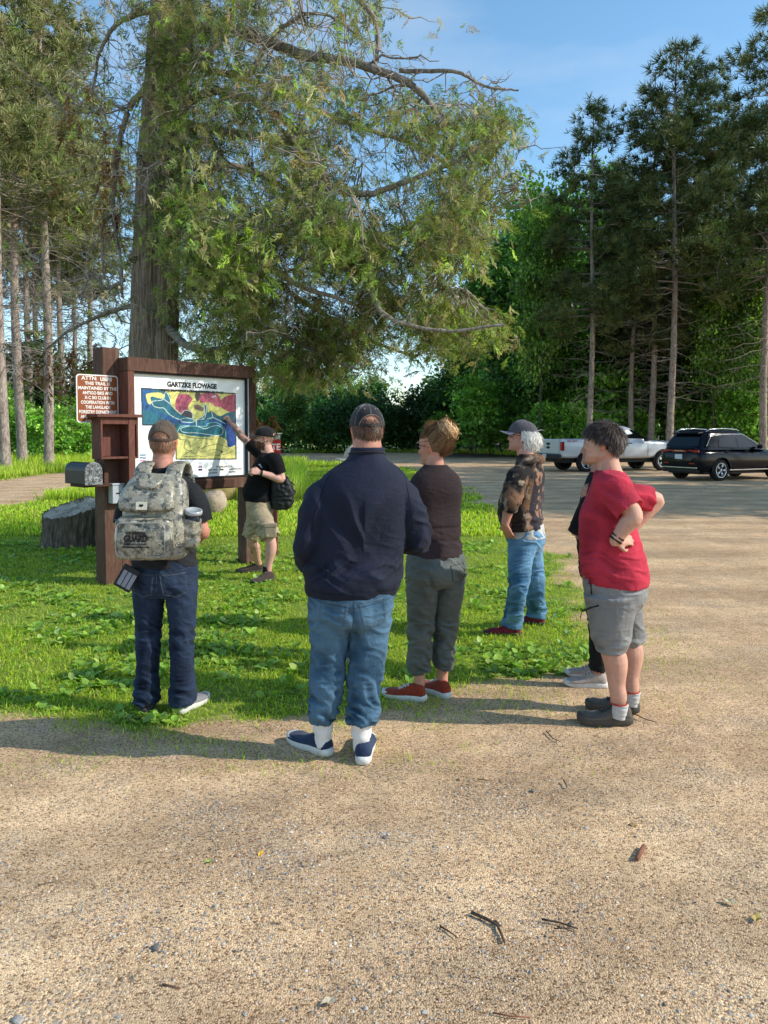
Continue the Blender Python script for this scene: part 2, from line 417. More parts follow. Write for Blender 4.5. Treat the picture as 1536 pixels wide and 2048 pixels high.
def build_grass():
    parts = []
    clump = lambda P, s=3.0, seed=41: np.clip(.62 + .75*fbm(np.column_stack([P, np.zeros(len(P))])*s, seed, 3), .08, 1)
    core = lambda P: grass_w(P)**1.3
    P = sample(125000, VIEW_L, lambda y: np.minimum(.30*y + .6, 2.9), 3.9, 12, lambda P: core(P)*clump(P), 1)
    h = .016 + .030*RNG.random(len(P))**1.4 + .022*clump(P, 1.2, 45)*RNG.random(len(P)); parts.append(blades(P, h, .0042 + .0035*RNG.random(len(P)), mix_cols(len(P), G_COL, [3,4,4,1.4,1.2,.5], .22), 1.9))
    P = sample(60000, VIEW_L, lambda y: .22*y + .6, 12, 41, core, 1)
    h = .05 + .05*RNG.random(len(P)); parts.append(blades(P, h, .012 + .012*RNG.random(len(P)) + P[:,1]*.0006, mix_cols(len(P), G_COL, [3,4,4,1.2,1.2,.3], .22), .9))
    # sparse tufts creeping onto the gravel
    P = sample(6500, -3.2, 2.6, 3.6, 9, lambda P: (grass_w(P) < .5)*np.exp(-np.clip(poly_sd(P, ISLAND), 0, 3)/.32)*np.clip(fbm(np.column_stack([P, 0*P[:,:1]])*4, 47, 3)*2.2 + .35, .02, 1))
    parts.append(blades(P, .012 + .026*RNG.random(len(P)), .0042*np.ones(len(P)), mix_cols(len(P), G_COL, [3,3,3,1,1.5,1], .2), 1.2))
    # verge of taller grass beyond the lane and along the wood
    def verge(P): 
        l = poly_sd(P, LANE); return (grass_w(P) > .5) * np.clip(1.15 - np.abs(l - 3)/9, .15, 1)
    P = sample(30000, lambda y: -.53*y - 2, lambda y: -.10*y, 18, 48, verge, 1)
    parts.append(blades(P, .25 + .42*RNG.random(len(P))*np.clip(poly_sd(P, LANE)/3, .15, 1), .020 + .02*RNG.random(len(P)), mix_cols(len(P), G_COL, [3,4,4,1.5,1.6,.2], .2), .5))
    P = sample(16000, lambda y: -.12*y, lambda y: .52*y, 37, 66, lambda P: grass_w(P), 1)
    parts.append(blades(P, .10 + .16*RNG.random(len(P)), .035 + .03*RNG.random(len(P)), mix_cols(len(P), G_COL, [3,4,3,1.5,1,.1], .2), .6))
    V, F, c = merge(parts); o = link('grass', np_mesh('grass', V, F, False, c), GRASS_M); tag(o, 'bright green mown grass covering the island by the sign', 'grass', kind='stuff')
    # broad-leaved weeds
    cl = lambda P: np.clip(fbm(np.column_stack([P, 0*P[:,:1]])*1.6, 51, 4)*1.7 + .30, .03, 1)
    P0 = sample(2300, VIEW_L, lambda y: np.minimum(.30*y + .6, 2.6), 4.05, 11.5, lambda P: (grass_w(P) > .55)*cl(P), 1)
    P1 = sample(75, .7, 1.55, 4.9, 5.85, lambda P: (grass_w(P) > .2)*1.0)
    P0 = np.vstack([P0, P1]); k = 6; P = np.repeat(P0, k, 0) + RNG.normal(size=(len(P0)*k, 2))*.012; n = len(P)
    sz = np.repeat(.65 + .7*RNG.random(len(P0)), k); az = np.tile(np.arange(k)*2*PI/k, len(P0)) + RNG.normal(size=n)*.4 + np.repeat(RNG.random(len(P0))*6, k)
    L = (.050 + .034*RNG.random(n))*sz; W = L*(.52 + .18*RNG.random(n)); rise = np.clip(.40 + .35*RNG.normal(size=n), .05, 1.2)
    V, F, c = leaves(P, L, W, mix_cols(n, [(.23,.40,.060),(.31,.48,.075),(.16,.30,.055),(.40,.50,.13)], [3,3,2,1], .16), rise, az)
    o = link('plantain_weeds', np_mesh('plantain_weeds', V, F, False, c), leaf_mat('weed_leaf', .36, .42, (1.2,1.3,.5), .4)); tag(o, 'low broad-leaved weeds growing through the mown grass', 'weeds', kind='stuff')
build_grass()

def build_stones():
    n = 11000; cl = lambda P: np.clip(fbm(np.column_stack([P, 0*P[:,:1]])*1.5, 61, 3)*2.2 + .12, .04, 1)*(grass_w(P) < .4)
    P = sample(n, lambda y: -.55*y - .2, lambda y: .55*y + .2, 1.75, 9, cl, 1)
    for k, (px, py, sx_, sy_, m_) in enumerate(((440,1630,.22,.16,900),(560,1720,.13,.13,700),(760,1675,.07,.05,160),(330,1840,.20,.14,500),(1180,1500,.22,.10,300),(1020,1585,.20,.10,300),(310,1900,.10,.06,200))):
        g = gnd(px, py); P[k*900:k*900 + m_] = np.column_stack([g.x + RNG.normal(size=m_)*sx_, g.y + RNG.normal(size=m_)*sy_])
    s = .0020 + .0040*RNG.random(n)**2.4 + (RNG.random(n) > .99)*.004
    O = np.array([(1,0,0),(.3,.9,.1),(-.8,.6,0),(-.9,-.5,.1),(.2,-1,0),(.1,.1,.75),(.5,.3,.55)], float)
    a = RNG.random(n)*2*PI; ca, sa = np.cos(a), np.sin(a)
    J = O[None] * (1 + .3*RNG.normal(size=(n, 7, 3))) * s[:,None,None]
    V = np.stack([J[:,:,0]*ca[:,None] - J[:,:,1]*sa[:,None], J[:,:,0]*sa[:,None] + J[:,:,1]*ca[:,None], J[:,:,2]], 2)
    V[:,:,0] += P[:,:1]; V[:,:,1] += P[:,1:]; V[:,:,2] += (ground_z(P) + s*.1)[:,None]
    i = np.arange(n)[:,None]*7; T = [(0,1,6),(1,5,6),(1,2,5),(2,3,5),(3,4,5),(4,6,5),(4,0,6)]
    F = np.concatenate([i + np.array([t]) for t in T], 0)
    c = np.repeat(mix_cols(n, [(.33,.315,.29),(.21,.20,.185),(.48,.40,.30),(.58,.52,.44),(.33,.21,.15),(.10,.09,.08)], [3,2,4,2,1.4,1], .2), 7, 0)
    o = link('gravel_stones', np_mesh('gravel_stones', V.reshape(-1,3), F, False, c), vcol('stone_grain', .8)); tag(o, 'loose small stones strewn over the sandy gravel lot', 'gravel', kind='stuff')
build_stones()

# sticks, leaves and bark lying on the gravel
BARK_STICK = simple('stick_bark', (.085,.060,.042), .9, .4, 60, bump=.5, bscale=200)
def stick(pts, r, label, fork=None, mat=None):
    P = [gnd(x, y, .006 + r) for x, y in pts]; mb = MB(); mb.tube(P, list(np.linspace(r*1.1, r*.7, len(P))), 7)
    o = mb.build('stick', mat or BARK_STICK); tag(o, label, 'stick', 'sticks and debris lying on the gravel')
    if fork: mb = MB(); mb.tube([gnd(x, y, .007 + r) for x, y in fork], r*.6, 6); mb.build('side_twig', mat or BARK_STICK, o)
    return o
stick([(943,1825),(972,1837),(994,1850),(1001,1864),(1009,1884)], .0055, 'bent dark stick, longest of those lying on the gravel', [(985,1843),(992,1842),(999,1850)])
stick([(1083,1838),(1104,1842),(1120,1845),(1140,1852),(1156,1857)], .0036, 'thin forked stick right of the bent dark stick', [(1108,1857),(1130,1856),(1143,1857)])
stick([(880,1852),(897,1862),(915,1875)], .0028, 'short twig left of the bent dark stick')
stick([(955,1558),(975,1560),(990,1562)], .0028, 'pale straight twig on the gravel in front of the navy man', mat=simple('pale_twig', (.30,.17,.09), .9, .2, 60))
stick([(1127,1560),(1131,1567),(1134,1575)], .0032, 'small dark twig on the gravel below the red-shirted woman')
stick([(1093,1462),(1105,1476),(1120,1483)], .003, 'crooked twig just in front of the red-shirted woman')
stick([(1270,1428),(1290,1438),(1312,1444)], .003, 'thin curved twig behind the heel of the red-shirted woman')
stick([(985,2025),(1020,2032),(1060,2035)], .0024, 'fine twig at the bottom edge of the photo', mat=simple('red_twig', (.22,.09,.05), .9, .2, 60))
stick([(75,1770),(110,1762),(145,1755)], .0018, 'hair-thin twig on the gravel at the left', mat=simple('tan_twig', (.25,.17,.10), .9, .2, 60))
stick([(325,1968),(345,1972),(362,1976)], .0024, 'short twig on the gravel in the lower left', mat=simple('brown_twig', (.20,.10,.06), .9, .2, 60))
g = gnd(1278,1705); mb = MB(); a_, b_ = gnd(1288,1692,.014), gnd(1273,1718,.014)
mb.tube([a_, a_.lerp(b_,.5), b_], [.0085,.0095,.008], 12); o = mb.build('bark_piece', simple('red_bark', (.20,.085,.05), .85, .3, 90, bump=.4)); tag(o, 'reddish-brown rolled piece of bark on the gravel', 'bark')
def leaf_litter(px, py, L, yaw, col, label):
    p = gnd(px, py, .004); mb = MB(); q = [(0,0,.0),(.35,.26,.010),(.7,.20,.006),(1.0,0,.012),(.7,-.2,.004),(.35,-.26,.012),(.5,0,.003)]
    c, s = math.cos(yaw), math.sin(yaw); V = [(p.x + (x*c - y*s)*L, p.y + (x*s + y*c)*L, p.z + z) for x, y, z in q]
    mb.add(V, [(0,1,6),(1,2,6),(2,3,6),(3,4,6),(4,5,6),(5,0,6)]); o = mb.build('fallen_leaf', simple('dry_leaf', col, .7, .25, 90)); tag(o, label, 'leaf', 'leaves lying on the gravel')
leaf_litter(1255,1648,.05,.4-1.2,(.46,.27,.10),'curled tan leaf above the rolled bark piece')
leaf_litter(1510,1845,.05,.9,(.40,.30,.08),'yellow-brown leaf at the right edge of the photo')
leaf_litter(1475,1810,.05,2.6,(.50,.42,.26),'pale flat leaf near the right edge of the photo')
leaf_litter(404,1728,.045,.3,(.30,.36,.10),'greenish leaf on the gravel left of centre')
leaf_litter(518,1715,.04,1.4,(.62,.36,.05),'orange leaf beside the patch of grey pebbles')
leaf_litter(640,2008,.05,.2,(.52,.44,.30),'pale leaf at the bottom left of the photo')
def pebble(px, py, s, col, label):
    bm = bmesh.new(); bmesh.ops.create_icosphere(bm, subdivisions=2, radius=1); me = bpy.data.meshes.new('pebble'); bm.to_mesh(me); bm.free()
    V, Nn = mesh_arrays(me); V = V*(1 + .28*fbm(V*1.3 + px, 3, 2))[:,None]*np.array([1,.8,.55])*s*.72; set_co(me, V)
    o = link('pebble', me, simple('pebble_stone', col, .8, .25, 80)); o.location = gnd(px, py, s*.25); o.rotation_euler = (0,0,px*.7); tag(o, label, 'stone', 'larger pebbles lying on the gravel')
pebble(1066,1581,.017,(.18,.17,.16),'dark grey pebble between the two small twigs')
pebble(919,1558,.014,(.48,.33,.20),'tan pebble left of the pale straight twig')
pebble(312,1895,.022,(.13,.125,.115),'sharp dark stone on the gravel in the lower left')
pebble(1429,1660,.013,(.42,.40,.37),'whitish pebble toward the right edge')
pebble(770,1675,.018,(.16,.15,.14),'dark pebble at the centre of the gravel')
pebble(470,1714,.015,(.14,.07,.06),'dark reddish pebble beside the orange leaf')
pebble(440,1787,.014,(.15,.145,.135),'slate chip below the orange leaf')
pebble(35,2040,.025,(.30,.285,.26),'grey stone at the bottom left corner')
# ---------------------------------------------------------------- trees
TR = np.random.default_rng(23)
def bark_mat(name, dark, mid, light, sc=(10,10,1.3), bump=.8):
    m = N(name); v = m.coord('Object', sc); n1 = m.noise(2.6, 5, .7, v, .8); n2 = m.noise(1.1, 4, .6, m.coord('Object'))
    f = m.math('ADD', m.math('MULTIPLY', n1, .75), m.math('MULTIPLY', n2, .25))
    m.base(m.ramp(f, [(.34, dark), (.5, mid), (.66, light)])); m.set(.95, 0, .1); m.bump(n1, bump, .03); return m.m
CEDAR_BARK = bark_mat('cedar_bark', (.050,.038,.028), (.235,.18,.135), (.45,.37,.295), (16,16,.9)); PINE_BARK = bark_mat('red_pine_bark', (.08,.062,.052), (.30,.245,.21), (.50,.42,.36), (5,5,1.6)); GREY_BARK = bark_mat('maple_bark', (.03,.028,.025), (.085,.08,.07), (.15,.14,.125), (6,6,1.2))
TWIG_BARK = simple('dead_twig', (.33,.29,.25), .9, .3, 3)
SPRAY_M = leaf_mat('cedar_spray', .36, .6, (1.1,1.1,.55), .25); NEEDLE_M = leaf_mat('pine_needles', .12, .5, (1,1.1,.6), .3); LEAF_M = leaf_mat('broad_leaf', .38, .42, (1.0,1.2,.45), .35)

def tubes(paths, n=4):
    """many tapered tubes in one numpy mesh; paths: list of (points (k,3), radii (k,))"""
    V = []; F = []; b = 0
    for P, r in paths:
        P = np.asarray(P, float); k = len(P); t = np.gradient(P, axis=0); t /= np.linalg.norm(t, axis=1)[:,None] + 1e-9
        up = np.where(np.abs(t[:,2:3]) > .9, np.array([[1.,0,0]]), np.array([[0,0,1.]])); a = np.cross(t, up); a /= np.linalg.norm(a, axis=1)[:,None] + 1e-9; c = np.cross(a, t)
        th = 2*PI*np.arange(n)/n; r = np.asarray(r, float)
        V.append((P[:,None,:] + r[:,None,None]*(a[:,None,:]*np.cos(th)[None,:,None] + c[:,None,:]*np.sin(th)[None,:,None])).reshape(-1,3))
        i = (np.arange(k-1)[:,None]*n + np.arange(n)[None,:]).ravel(); j = (np.arange(k-1)[:,None]*n + (np.arange(n)[None,:]+1) % n).ravel()
        F.append(np.column_stack([i, j, j+n, i+n]) + b); b += k*n
    return np.vstack(V), np.vstack(F)
def wander(a, b, k, amp, sag=0.0, rng=TR):
    t = np.linspace(0, 1, k)[:,None]; a, b = np.asarray(a, float), np.asarray(b, float); L = np.linalg.norm(b-a)
    P = a + (b-a)*t; w = np.cumsum(rng.normal(size=(k,3)), 0)*amp*L/math.sqrt(k); w -= w[0]; w -= t*w[-1]*.6
    P = P + w; P[:,2] -= sag*L*np.sin(PI*t[:,0])*.0 + sag*L*t[:,0]**2; return P
def stamp(tv, tf, pos, dirs, nrm, scale, col, kcol=None):
    """place a template (tv (m,3) in frame dir,side,nrm) at many positions"""
    d = dirs/(np.linalg.norm(dirs, axis=1)[:,None]+1e-9); nr = nrm - d*np.sum(nrm*d, 1)[:,None]; nr /= np.linalg.norm(nr, axis=1)[:,None]+1e-9; s = np.cross(nr, d)
    V = pos[:,None,:] + scale[:,None,None]*(d[:,None,:]*tv[None,:,0:1] + s[:,None,:]*tv[None,:,1:2] + nr[:,None,:]*tv[None,:,2:3])
    m = len(tv); F = (np.arange(len(pos))[:,None,None]*m + tf[None]).reshape(-1, tf.shape[1])
    k = np.ones(m) if kcol is None else kcol
    return V.reshape(-1,3), F, (col[:,None,:]*k[None,:,None]).reshape(-1,3)

def spray_template(seed):
    """flat fan of scale-leaf sprays, unit length"""
    r = np.random.default_rng(seed); V = []; F = []; k = []
    def blade(p, a, L, w):
        b = len(V); d = np.array([math.cos(a), math.sin(a)]); s = np.array([-d[1], d[0]]); z = r.normal()*.05
        for q, zz in ((p, 0), (p + d*L*.45 + s*w, z+.02), (p + d*L, z - .06*L), (p + d*L*.45 - s*w, z-.01)): V.append((q[0], q[1], zz))
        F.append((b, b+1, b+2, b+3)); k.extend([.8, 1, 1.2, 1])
    n = 7
    for i in range(n):
        t = (i+.3+.5*r.random())/n; L = .42*(1 - .55*t)
        for sd in (-1, 1):
            a = sd*(.85 + .25*r.normal()); p = np.array([t*.85, 0.]); blade(p, a, L*(.7+.6*r.random()), .017 + .012*r.random())
            if t < .6: blade(p + np.array([math.cos(a), math.sin(a)])*L*.45, a - sd*.5, L*.45, .017)
    blade(np.array([0,0]), 0, 1.05, .012); blade(np.array([.75,0]), .0, .35, .02)
    return np.array(V), np.array(F), np.array(k)
CEDAR_GREEN = [(.30,.32,.115),(.20,.285,.07),(.37,.335,.17),(.095,.13,.045),(.33,.50,.06),(.40,.30,.165),(.36,.21,.10)]

def build_cedar():
    base = Vector((-3.47, 11.0, 0))
    root = empty('cedar_tree', base, 0, 'old white cedar with peeling double trunk and drooping olive foliage over the map board', 'tree'); B = np.array(base)
    # trunk: two stems grown together, flaring at the foot, with stringy vertical bark ridges
    nA, nH = 120, 90; V = []; zs = np.linspace(-.1, 13.5, nH); rows = []
    for s, (dx, dy, r0, r1, rot) in enumerate(((-.08,0,.285,.14,0), (.225,-.09,.185,.095,1.3))):
        th = 2*PI*np.arange(nA)/nA; T, Z = np.meshgrid(th, zs); tz = np.clip(Z/13.5, 0, 1)
        rad = (r0 + (r1-r0)*tz)*(1 + .55*np.exp(-np.clip(Z,0,9)/.35))
        P3 = np.column_stack([np.cos(T).ravel()*2.2 + s*9, np.sin(T).ravel()*2.2, Z.ravel()*.55]); lump = fbm(P3, 3+s, 3).reshape(T.shape)
        tw = T + .10*Z + .35*lump; ridg = (np.abs(np.sin(tw*11 + 1.5*np.sin(Z*1.7)))**.6 - .6)*.05 + .03*np.sin(tw*27 + Z*.8)
        fine = vnoise(np.column_stack([T.ravel()*16, Z.ravel()*1.6, 0*T.ravel()+s]), 9).reshape(T.shape)*.03
        rr_ = rad*(1 + .17*lump + ridg + fine + .05*np.sin(3*T+rot))
        cx = dx + .072*Z*(1 if s == 0 else .92) - .0015*Z*Z + .03*np.sin(Z*.9+s); cy = dy + .02*Z
        rows.append(np.column_stack([(cx + rr_*np.cos(T)).ravel(), (cy + rr_*np.sin(T)).ravel(), Z.ravel()]))
    i = np.arange(nH-1)[:,None]*nA + np.arange(nA)[None,:]; j = np.arange(nH-1)[:,None]*nA + (np.arange(nA)[None,:]+1) % nA
    F1 = np.column_stack([i.ravel(), j.ravel(), (j+nA).ravel(), (i+nA).ravel()])
    link('trunk', np_mesh('trunk', np.vstack(rows), np.vstack([F1, F1 + nA*nH]), True), CEDAR_BARK, root)
    # limbs as seen from the road side
    LIMBS = [([(335,50,10.8),(480,60,10.4),(600,105,10.1),(700,120,9.8),(800,150,9.6),(850,190,9.5),(872,245,9.4)], .085),
      ([(800,140,9.6),(900,140,9.3),(960,170,9.2),(1030,178,9.1)], .030),
      ([(340,230,10.8),(440,180,10.4),(560,230,10.0),(625,300,9.8),(642,380,9.6),(640,435,9.6)], .060),
      ([(345,240,10.9),(480,270,10.4),(600,290,10.0),(650,365,9.8),(720,385,9.6),(800,360,9.5),(900,320,9.3),(985,260,9.2)], .065),
      ([(350,380,10.8),(410,430,10.2),(470,480,9.8),(540,540,9.5),(600,575,9.3),(690,610,9.2)], .060),
      ([(345,510,11.0),(390,520,10.7),(450,560,10.3),(500,620,10.1)], .050),
      ([(640,385,9.8),(700,450,9.5),(742,520,9.3),(745,585,9.2),(790,640,9.1),(900,660,9.0),(1020,650,8.9)], .045),
      ([(335,655,10.9),(370,690,10.5),(430,700,10.2),(480,688,10.1)], .065),
      ([(350,180,10.9),(375,200,10.6),(395,240,10.4),(370,290,10.3),(320,325,10.2),(275,350,10.2)], .028),
      ([(440,300,10.4),(438,380,10.2),(455,470,10.0),(475,550,9.9)], .030),
      ([(560,260,10.0),(610,310,9.7),(645,400,9.5),(640,440,9.5)], .028),
      ([(330,-60,10.9),(480,-110,10.5),(640,-60,10.1),(745,40,9.8),(750,150,9.7)], .060),
      ([(300,170,11.0),(255,220,11.1),(232,300,11.1),(222,420,11.0),(238,520,10.9),(245,600,10.8)], .050),
      ([(222,430,11.0),(205,460,11.0),(203,520,11.0),(207,560,11.0)], .026),
      ([(250,560,10.9),(215,575,10.8),(180,548,10.7),(165,600,10.7)], .030),
      ([(300,20,11.0),(240,50,11.1),(205,110,11.2),(190,200,11.2)], .040),
      ([(320,600,11.1),(220,620,11.3),(150,650,11.4),(90,690,11.4)], .040),
      ([(345,330,11.2),(480,330,11.8),(620,400,12.2),(760,480,12.4),(860,560,12.4)], .060),
      ([(345,450,11.2),(460,500,11.8),(600,600,12.2),(740,680,12.3),(840,720,12.3)], .055),
      ([(345,120,11.2),(500,160,11.9),(680,240,12.3),(850,300,12.5),(960,400,12.4)], .060),
      ([(400,560,10.3),(520,640,9.9),(620,700,9.7),(720,740,9.6)], .040),
      ([(500,150,10.1),(560,60,10.0),(640,20,9.9),(720,60,9.8)], .035)]
    paths = []; pts = []
    for keys, r in LIMBS:
        P = np.array([tuple(at(*k)) for k in keys]) - B; P = catmull2_(P, 9); P += np.cumsum(TR.normal(size=P.shape), 0)*.006
        rad = r*np.linspace(1, .35, len(P)); paths.append((P, rad)); pts.append(P)
        for k in range(4, len(P)-2, 4):                     # crooked side branches
            if TR.random() < .75 and not (P[k][2] < 4.0 and P[k][0] > 2.6):
                d = np.array([TR.normal()*.8, TR.normal()*.6, TR.normal()*.5 - .35]); d /= np.linalg.norm(d); L = .5 + 1.0*TR.random()
                Q = wander(P[k], P[k] + d*L, 9, .16, .25); paths.append((Q, np.maximum(.0035, rad[k]*.34*np.linspace(1, .25, 9)))); pts.append(Q)
    limb_pts = np.vstack(pts)
    V, F = tubes(paths, 8); link('limb', np_mesh('limb', V, F, True), bark_mat('cedar_limb_bark', (.08,.068,.058), (.24,.21,.18), (.46,.42,.37), (9,9,3), .5), root)
    # foliage: hanging sprays gathered along drooping twigs, crowded where the photo shows the crown dense
    SIL = [(195,-200),(190,330),(230,400),(330,500),(330,620),(420,660),(500,700),(620,715),(700,700),(790,710),(850,700),(925,690),(940,640),(1020,650),(1015,625),(945,610),(945,520),(985,420),(1025,330),(1035,230),(1000,150),(870,200),(760,130),(740,-200)]
    sil = np.array(SIL, float); n = 0; C_ = []
    while n < 2500:
        q = np.column_stack([TR.uniform(180, 1060, 4000), TR.uniform(-200, 820, 4000)]); q = q[inpoly_(q[:,0], q[:,1], sil)]
        hole = fbm(np.column_stack([q/62, 0*q[:,:1]]), 71, 3); dens = np.clip(.66 + hole*3.0, .008, 1)*np.where(q[:,1] > 430, 1.0, .8)
        dens *= np.where(q[:,0] < 360, .10, 1)*np.where((q[:,1] < 330) & (q[:,0] > 330), .50, 1)*np.where((q[:,1] < 160), .7, 1)*np.where((q[:,0] < 520) & (q[:,1] < 420), .7, 1)
        dens *= np.where((q[:,0] < 480) & (q[:,1] > 560), .35, 1)
        q = q[TR.random(len(q)) < dens]; Y = np.clip(TR.normal(10.2, 1.0, len(q)), 8.5, 12.6); Y = np.where((q[:,1] > 520), np.clip(Y + .3, 9.45, 11.8), Y); Y = np.where((q[:,0] < 340), TR.uniform(10.4, 11.8, len(q)), Y)
        C_.append(np.column_stack([q, Y])); n += len(q)
    C_ = np.vstack(C_)[:2500]
    X_ = np.column_stack([TR.uniform(280, 430, 190), TR.uniform(-40, 470, 190), TR.uniform(10.0, 10.65, 190)]); C_ = np.vstack([C_, X_])
    P = np.array([tuple(at(a, b, y)) for a, b, y in C_]) - B
    # more foliage around and above so that the crown is whole from other sides
    U = np.column_stack([TR.normal(.6, 1.7, 420), TR.normal(.4, 1.3, 420), TR.uniform(6.8, 13.5, 420)]); U[:,0:2] *= (1.25 - .06*U[:,2:3]); W = np.column_stack([TR.uniform(-2.2, 2.4, 260), TR.uniform(.6, 3.2, 260), TR.uniform(2.6, 7.5, 260)])
    P = np.vstack([P, U, W]); n = len(P)
    # twigs from the nearest limb
    paths = []
    for k in range(0, n, 2):
        d = np.linalg.norm(limb_pts - P[k], axis=1); j = int(d.argmin())
        if .25 < d[j] < 1.8: paths.append((wander(limb_pts[j], P[k], 7, .10, .05), np.linspace(.010, .003, 7)))
    dead = []
    for k in range(1000):                                   # bare grey twigs
        a = limb_pts[TR.integers(len(limb_pts))]; d = TR.normal(size=3)*np.array([1,.8,.8]) + [0,0,-.25]; d /= np.linalg.norm(d); L = (.3 + .9*TR.random()**1.5)*(.35 if a[2] < 3.6 or a[0] > 2.9 else 1)
        Q = wander(a, a + d*L, 8, .17, .22); dead.append((Q, np.linspace(.008, .002, 8)))
        for _ in range(2):
            i = TR.integers(2, 7); e = d + TR.normal(size=3)*.7; e /= np.linalg.norm(e); dead.append((wander(Q[i], Q[i] + e*L*.4, 5, .15, .1), np.linspace(.004, .0015, 5)))
    V, F = tubes(paths + dead, 4); link('twig', np_mesh('twig', V, F, True), TWIG_BARK, root)
    out = []
    zone = fbm(P*.75, 81, 3); hue = fbm(P*1.6 + 5, 82, 2)
    for s in range(3):
        tv, tf, kc = spray_template(s); sel = np.arange(s, n, 3)
        m_ = 7; idx = np.repeat(sel, m_); k = len(idx)
        drop = TR.random(k)*.45; side = TR.normal(size=(k,3))*np.array([.17,.17,.12]); pos = P[idx] + side; pos[:,2] -= drop*.8
        d = np.column_stack([TR.normal(size=k)*.75, TR.normal(size=k)*.7, -.35 - .65*TR.random(k)]); nr = np.column_stack([TR.normal(size=k), TR.normal(size=k) - .5, TR.normal(size=k)*.5 + .4])
        w = np.array([[3,3.2,1.8,2.0,.7,.55,.10]])*np.ones((k,1)); z = zone[idx]; h = hue[idx]
        w[:,4] *= np.where(h > .38, 9, 1); w[:,0:2] *= np.where(z > .1, 1.7, 1)[:,None]; w[:,5] *= np.where(z < -.15, 2.6, 1); w[:,6] *= np.where(h < -.42, 7, .7)
        left = (P[idx,0] < -.1); w[:,6] *= np.where(left, 7, 1); w[:,5] *= np.where(left, 2.5, 1)
        w /= w.sum(1, keepdims=True); ci = (TR.random(k)[:,None] > np.cumsum(w, 1)).sum(1).clip(0, 6)
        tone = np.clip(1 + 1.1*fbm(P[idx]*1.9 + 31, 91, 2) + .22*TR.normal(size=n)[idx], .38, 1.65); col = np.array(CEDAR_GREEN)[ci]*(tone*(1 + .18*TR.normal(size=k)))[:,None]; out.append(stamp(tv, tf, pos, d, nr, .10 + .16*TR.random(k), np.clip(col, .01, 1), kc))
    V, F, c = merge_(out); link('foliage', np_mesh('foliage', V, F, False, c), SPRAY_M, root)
    # hanging dead orange-brown sprays: left of the trunk and beside the right post
    out = []; tv, tf, kc = spray_template(9)
    for (px, py, Y, n_, sx, sz) in ((222,350,10.9,50,.12,.35),(150,270,11.2,34,.16,.35),(215,420,10.9,30,.08,.25),(180,720,11.3,60,.35,.18),(110,740,11.6,40,.25,.2),(522,848,9.9,40,.10,.07)):
        c0 = np.array(at(px, py, Y)) - B; p = c0 + TR.normal(size=(n_,3))*np.array([sx,.12,sz]); d = np.column_stack([TR.normal(size=n_)*.4, TR.normal(size=n_)*.4, -1+0*TR.random(n_)])
        col = np.array([(.30,.12,.045),(.22,.10,.05),(.17,.075,.035)])[TR.integers(3, size=n_)]*(1 + .2*TR.normal(size=(n_,1))); out.append(stamp(tv, tf, p, d, TR.normal(size=(n_,3)), .16 + .12*TR.random(n_), np.clip(col, .01, 1), kc))
    V, F, c = merge_(out); link('dead_foliage', np_mesh('dead_foliage', V, F, False, c), SPRAY_M, root)
def inpoly_(x, y, poly):
    ins = np.zeros(len(x), bool); n = len(poly)
    for i in range(n):
        (ax, ay), (bx, by) = poly[i], poly[(i+1) % n]
        if ay == by: continue
        ins ^= ((ay > y) != (by > y)) & (x < (bx-ax)*(y-ay)/(by-ay) + ax)
    return ins
def catmull2_(K_, m):
    K_ = np.asarray(K_, float); P = np.vstack([2*K_[0]-K_[1], K_, 2*K_[-1]-K_[-2]]); out = []
    for i in range(len(K_)-1):
        p0, p1, p2, p3 = P[i:i+4]
        for t in np.linspace(0, 1, m, endpoint=False): out.append(.5*(2*p1+(p2-p0)*t+(2*p0-5*p1+4*p2-p3)*t*t+(3*p1-p0-3*p2+p3)*t**3))
    return np.array(out + [K_[-1]])
def merge_(parts):
    V = []; F = []; C2 = []; b = 0
    for v, f, c in parts: V.append(v); F.append(f + b); C2.append(c); b += len(v)
    return np.vstack(V), np.vstack(F), np.vstack(C2)
build_cedar()

